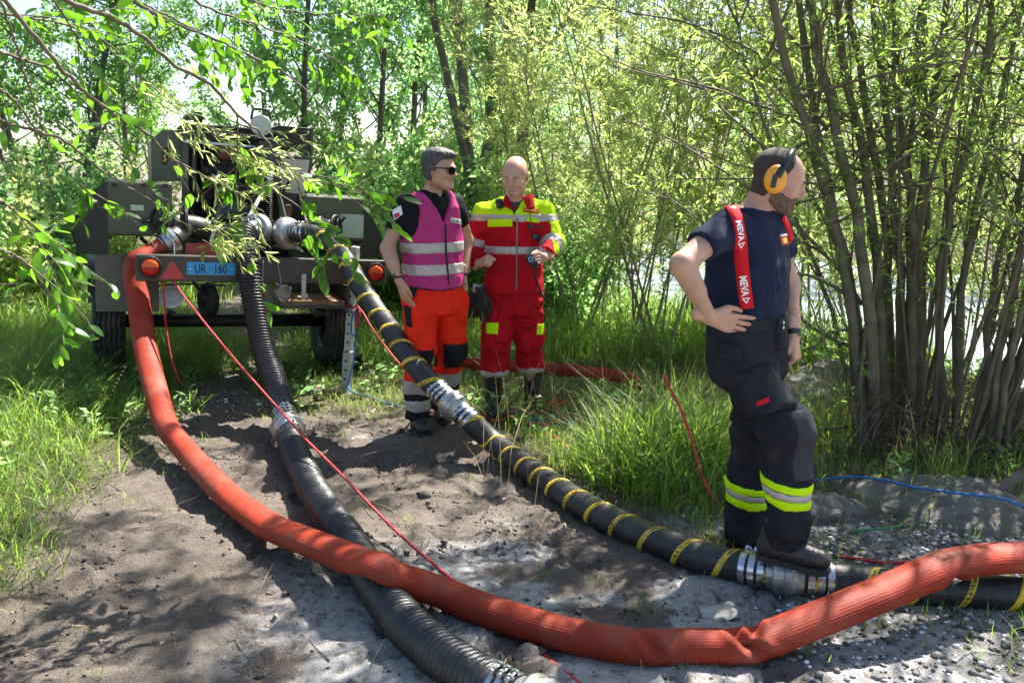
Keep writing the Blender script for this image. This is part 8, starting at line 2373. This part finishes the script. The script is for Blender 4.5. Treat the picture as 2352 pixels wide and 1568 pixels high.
# broad-leaved weeds among the grass
x, y = scatter(2600, -5, 4, 4.4, 12, lambda x, y: grass_mask(x, y) * in_view(x, y) * sstep(-0.1, 0.4, fbm(np.stack([x, y], 1) * 1.6, 3, 91)), rng)
n = len(x); zz = height(x, y); k = 7
hs = rng.uniform(0.06, 0.40, n) * (0.5 + 0.5 * sstep(6, 9, y))
P = np.repeat(np.stack([x, y, zz], 1), k, 0); tt = np.tile(np.linspace(0.15, 1, k), n); P[:, 2] += tt * np.repeat(hs, k); P[:, :2] += rng.normal(0, 0.012, (n * k, 2))
az = rng.uniform(0, 6.28, n * k); D = np.stack([np.cos(az), np.sin(az), rng.uniform(0.1, 0.9, n * k)], 1)
V, F = leaf_quads(P, D, rng.uniform(0.04, 0.10, n * k), rng.uniform(0.02, 0.05, n * k), rng, 0.15, 1.0)
tag(link('weeds', np_mesh('weeds', V, F, np.clip(rng.normal(0.5, 0.3, n * k), 0, 1)), L_POPLAR), 'broad-leaved weeds mixed into the grass', 'weeds', None, 'stuff')
# reedy clump between the hoses and the bank
def clump(x, y): return np.exp(-((x - 0.86) / 0.50) ** 2 - ((y - 4.80) / 0.55) ** 2) * sstep(-0.1, 0.3, y - (5.15 - (x + 0.2) * 1.25)) * (0.55 + 0.45 * sstep(-0.3, 0.3, fbm(np.stack([x, y], 1) * 4.0, 3, 68)))
x, y = scatter(24000, -0.4, 2.2, 3.9, 6.4, lambda x, y: clump(x, y) * 1.0, rng)
n = len(x); c_ = clump(x, y); grass_object('reed_grass', x, y, (0.10 + 0.62 * c_) * rng.uniform(0.35, 1.2, n), rng.uniform(0.004, 0.012, n), rng.uniform(0.15, 1.4, n), rng, L_GRASS, 'dense clump of tall broad-bladed grass between the striped hose and the bank')
# thin blades at the boulder and under the willow
x, y = scatter(5200, 1.1, 4.2, 3.6, 6.2, lambda x, y: sstep(-0.1, 0.3, fbm(np.stack([x, y], 1) * 2.4, 3, 19)) * (1 - 0.6 * gravel_mask(x, y)) * in_view(x, y), rng)
n = len(x); grass_object('bank_grass', x, y, rng.uniform(0.08, 0.40, n), rng.uniform(0.004, 0.008, n), rng.uniform(0.2, 1.0, n), rng, L_GRASS, 'loose grass blades around the boulder under the willow')
# dry litter
x, y = scatter(16000, -4.5, 4.0, 2.7, 8.0, lambda x, y: (0.15 * grass_mask(x, y) + 0.04 + 0.3 * sstep(0.1, 0.5, fbm(np.stack([x, y], 1) * 3, 3, 2)) * grass_mask(x, y)) * in_view(x, y), rng)
n = len(x); grass_object('dry_grass', x, y, rng.uniform(0.05, 0.20, n), rng.uniform(0.002, 0.004, n), rng.uniform(1.2, 2.6, n), rng, L_DRY, 'dry straw-coloured stalks lying among the grass and on the mud')
# grass stems with seed heads by the left edge
def seed_stem(px, py, tipx, tipy, y, yt, label):
    b = np.array(at(px, py, y)); b[2] = hzf(b[0], b[1]) - 0.01
    t = np.array(at(tipx, tipy, yt)); C = spline([b, b * 0.55 + t * 0.45 + np.array([0, 0, 0.10]), t], 24)
    o = empty('seed_grass', tuple(b)); tag(o, label, 'grass stem')
    MB().tube(C - b, np.linspace(0.0016, 0.0008, 24), 4).build('stalk', L_GRASS, o)
    r_ = np.random.default_rng(abs(int(px)) + 1); P = []; D = []
    for k in range(46):
        u = 14 + k / 46 * 9; i = int(min(u, 22)); a = unit(C[i + 1] - C[i]); s = unit(np.cross(a, r_.normal(size=3)))
        P.append(C[i] + s * r_.uniform(0.0, 0.006)); D.append(a + s * 0.5)
    V, F = leaf_quads(np.array(P) - b, np.array(D), 0.011, 0.004, r_)
    sd_ = link('seed_head', np_mesh('seed_head', V, F, r_.uniform(0, 1, len(P))), L_DRY, o); sd_['kind'] = 'stuff'
for a_ in ((60, 1240, 398, 1012, 3.45, 3.15, 'long grass stem arching right with a pale seed head before the red hose'), (215, 960, 290, 835, 4.9, 4.8, 'green grass stem with a feathery head below the left tyre'), (170, 1010, 232, 930, 4.6, 4.55, 'short seeding stem left of the path by the rope coil'), (120, 1190, 285, 1100, 3.9, 3.8, 'thin drooping grass stem at the edge of the mud'), (20, 1000, 150, 860, 4.0, 3.7, 'seeding grass stem leaning out of the verge'), (-10, 960, 90, 800, 3.8, 3.5, 'tall seeding stem at the left edge')):
    seed_stem(*a_)
# crumbs of soil kicked up on the path
def crumbs():
    rg = np.random.default_rng(54)
    x, y = scatter(26000, -2.9, 2.2, 2.5, 6.8, lambda x, y: (1 - 0.8 * grass_mask(x, y)) * in_view(x, y) * (0.06 + 0.8 * sstep(0.05, 0.45, fbm(np.stack([x, y], 1) * 3.2, 4, 71))), rg)
    n = len(x); z = height(x, y); r = rg.lognormal(math.log(0.0065), 0.5, n)
    o = np.array([[1, 0, 0], [0, 1, 0], [-1, 0, 0], [0, -1, 0], [0, 0, 1], [0, 0, -1]], float)
    f = np.array([[0, 1, 4], [1, 2, 4], [2, 3, 4], [3, 0, 4], [1, 0, 5], [2, 1, 5], [3, 2, 5], [0, 3, 5]])
    V = o[None] * rg.uniform(0.5, 1.3, (n, 6, 1)) * r[:, None, None]; a = rg.uniform(0, 6.28, n)[:, None]
    X = V[..., 0] * np.cos(a) - V[..., 1] * np.sin(a); Y = V[..., 0] * np.sin(a) + V[..., 1] * np.cos(a)
    V = np.stack([X + x[:, None], Y + y[:, None], V[..., 2] * 0.7 + (z + 0.1 * r)[:, None]], -1).reshape(-1, 3)
    me = np_mesh('soil_crumbs', V, (np.arange(n)[:, None, None] * 6 + f[None]).reshape(-1, 3), smooth=True)
    tag(link('soil_crumbs', me, mat('soil_crumb', (0.105, 0.082, 0.066), 0.95, 0, 0.35, 40)), 'loose crumbs of dark soil scattered over the path', 'soil', None, 'stuff')
crumbs()
# dry stalks standing in the clump and along the bank
x, y = scatter(900, -0.2, 2.4, 4.2, 6.6, lambda x, y: 0.25 + 0.5 * clump(x, y), rng)
n = len(x); grass_object('dry_stalks', x, y, rng.uniform(0.25, 0.75, n), rng.uniform(0.002, 0.004, n), rng.uniform(0.1, 0.7, n), rng, L_DRY, 'bare dry stalks standing among the tall grass')
# fallen leaves
x, y = scatter(1500, -3.2, 2.6, 2.5, 7.5, lambda x, y: 0.35 * in_view(x, y), rng)
n = len(x); P = np.stack([x, y, height(x, y) + 0.006], 1); az = rng.uniform(0, 6.28, n)
V, F = leaf_quads(P, np.stack([np.cos(az), np.sin(az), rng.normal(0, 0.12, n)], 1), rng.uniform(0.015, 0.045, n), rng.uniform(0.006, 0.018, n), rng, 0.15, 4.0)
tag(link('fallen_leaves', np_mesh('fallen_leaves', V, F, rng.uniform(0, 1, n)), L_DRY), 'small dry leaves fallen on the path', 'leaves', None, 'stuff')
# ---- stones
def rock_mesh(name, seed, sub=3, amp=0.22, flat=0.6):
    import bmesh
    bm = bmesh.new(); bmesh.ops.create_icosphere(bm, subdivisions=sub, radius=1.0)
    P = np.array([v.co[:] for v in bm.verts]); r = np.random.default_rng(seed)
    s = r.uniform(0.7, 1.2, 3); s[2] *= flat
    nz = fbm(P * 1.3 + seed, 3, seed) if amp else 0
    P = P * (1 + amp * nz)[:, None] * s
    for v, p in zip(bm.verts, P): v.co = p
    me = bpy.data.meshes.new(name); bm.to_mesh(me); bm.free()
    me.polygons.foreach_set('use_smooth', np.ones(len(me.polygons), bool))
    return me
M_PEB = [mat('pebble_%s' % n, c, 0.75, 0, 0.25, 9, 0.15, 60) for n, c in (('grey', (0.115, 0.115, 0.115)), ('pale', (0.155, 0.15, 0.147)), ('dark', (0.075, 0.075, 0.078)), ('warm', (0.125, 0.108, 0.09)))]
PEB = []
for i in range(8):
    me = rock_mesh('pebble', 400 + i, 2, 0.14, 0.62); me.materials.append(M_PEB[i % 4]); PEB.append(me)
# gravel bed: far too many to count
def gravel():
    rg = np.random.default_rng(55)
    x, y = scatter(34000, -2.4, 3.4, 2.4, 7.2, lambda x, y: (gravel_mask(x, y) * 0.85 + 0.001) * in_view(x, y), rg)
    n = len(x); z = height(x, y)
    ico = rock_mesh('tmp', 5, 1, 0.10, 0.7); iv = np.array([v.co[:] for v in ico.vertices]); jf = np.array([p.vertices[:] for p in ico.polygons]); bpy.data.meshes.remove(ico)
    r = rg.lognormal(math.log(0.0068), 0.40, n)
    a = rg.uniform(0, 6.28, n); ca, sa = np.cos(a), np.sin(a)
    sx = rg.uniform(0.7, 1.4, n)
    V = iv[None] * np.stack([sx, np.ones(n), rg.uniform(0.6, 1, n)], 1)[:, None, :]
    X = V[..., 0] * ca[:, None] - V[..., 1] * sa[:, None]; Y = V[..., 0] * sa[:, None] + V[..., 1] * ca[:, None]
    V = np.stack([X * r[:, None] + x[:, None], Y * r[:, None] + y[:, None], V[..., 2] * r[:, None] + (z + 0.15 * r)[:, None]], -1).reshape(-1, 3)
    F = (np.arange(n)[:, None, None] * len(iv) + jf[None]).reshape(-1, 3)
    me = np_mesh('gravel', V, F, np.repeat(rg.uniform(0, 1, n), len(jf)), True)
    m = bpy.data.materials.new('gravel_stone'); m.use_nodes = True; nt = m.node_tree; b = nt.nodes['Principled BSDF']
    at_ = nd(nt, 'ShaderNodeAttribute', attribute_name='tone'); rp = nd(nt, 'ShaderNodeValToRGB')
    for e, (p, c) in zip([rp.color_ramp.elements[0], rp.color_ramp.elements[1], rp.color_ramp.elements.new(0.5)], ((0, (0.05, 0.048, 0.045)), (1, (0.145, 0.14, 0.134)), (0.5, (0.085, 0.081, 0.078)))): e.position = p; e.color = c4(c)
    nt.links.new(at_.outputs['Fac'], rp.inputs['Fac']); nt.links.new(rp.outputs['Color'], b.inputs['Base Color']); b.inputs['Roughness'].default_value = 0.8
    tag(link('gravel', me, m), 'grey river gravel strewn round the hoses at the right', 'gravel', None, 'stuff')
gravel()
rg = np.random.default_rng(56)
cnt = 0
while cnt < 150:
    px, py = rg.uniform(1850, 2352), rg.uniform(1200, 1568)
    if rg.uniform() < 0.25: px, py = rg.uniform(1500, 1900), rg.uniform(1380, 1568)
    p = gnd(px, py, 0)
    if gravel_mask(np.array([p.x]), np.array([p.y]))[0] < 0.35: continue
    o = link('pebble', PEB[cnt % 8]); s = rg.uniform(0.009, 0.019); o.scale = (s, s, s); o.location = (p.x, p.y, hzf(p.x, p.y) + s * 0.2); o.rotation_euler = (rg.uniform(-0.3, 0.3), rg.uniform(-0.3, 0.3), rg.uniform(0, 6.28))
    tag(o, 'smooth rounded pebble lying on the gravel right of the red hose', 'pebble', 'larger pebbles on the gravel'); cnt += 1
M_ROCK = mat('river_rock', (0.12, 0.108, 0.098), 0.9, 0, 0.4, 7, 1.0, 18, dirt=(0.06, 0.064, 0.034), dscale=3.5, damt=0.7)
def boulder(p, s, rz, seed, label, m=None, name='boulder'):
    me = rock_mesh(name, seed, 5, 0.28, 0.6)
    V = np.array([v.co[:] for v in me.vertices]); V *= (1 + 0.15 * fbm(V * 2.6, 5, seed + 3, 0.6) - 0.10 * np.abs(fbm(V * 5, 4, seed + 9)))[:, None]
    me.vertices.foreach_set('co', V.astype(np.float32).ravel()); me.update()
    o = link(name, me, m or M_ROCK); o.location = p; o.scale = s; o.rotation_euler = (0, 0, rz)
    tag(o, label, 'rock'); return o
boulder((2.30, 4.25, -0.08), (0.80, 0.42, 0.30), -0.20, 11, 'broad low grey boulder under the blue rope by the willow')
boulder((1.55, 4.15, -0.05), (0.30, 0.22, 0.24), 0.4, 17, 'smaller dark boulder next to the standing man\'s leg')
boulder((2.15, 6.6, -0.05), (0.45, 0.35, 0.40), 0.4, 12, 'sunlit boulder on the bank seen behind the standing man')
boulder((2.75, 7.2, -0.2), (0.6, 0.4, 0.45), 1.4, 13, 'grey boulder at the water beyond the standing man')
p = gnd(1215, 1510, 0); boulder((p.x, p.y, 0.0), (0.065, 0.05, 0.07), 0.7, 14, 'small angular stone below the red hose near the bottom edge', name='stone')
p = gnd(1652, 1408, 0); boulder((p.x, p.y, 0.0), (0.07, 0.05, 0.04), 0.2, 15, 'pale lump of dried silt between the red and striped hoses', mat('dry_silt', (0.42, 0.40, 0.37), 0.95, 0, 0.15, 10, 0.5, 40), 'clod')
# split log at the willow foot
p = gnd(2300, 1120, 0.1); q = np.array(p)
o = MB().tube([q + [-0.14, -0.05, -0.04], q + [0.0, 0.0, 0.0], q + [0.13, 0.05, 0.06]], [0.015, 0.03, 0.026], 8, True, False).build('driftwood', mat('driftwood', (0.13, 0.105, 0.08), 0.85, 0, 0.3, 14, 0.5, 50)); tag(o, 'grey piece of driftwood lying at the foot of the willow', 'driftwood')
# twigs on the mud
rg = np.random.default_rng(58)
for k in range(18):
    px, py = rg.uniform(60, 1000), rg.uniform(1000, 1560); p = gnd(px, py, 0)
    if p.x < -2.2: continue
    C = bend_path((0, 0, 0), (rg.normal(), rg.normal(), 0), rg.uniform(0.06, 0.22), 6, rg, 0.2, 0); C[:, 2] = 0.004
    for i in range(6): C[i, 2] = hzf(p.x + C[i, 0], p.y + C[i, 1]) + 0.004
    o = MB().tube(C, np.linspace(0.003, 0.0015, 6), 5).build('twig', M_TWIG); o.location = (p.x, p.y, 0)
    tag(o, 'thin dry twig lying on the muddy path', 'twig', 'twigs on the path')
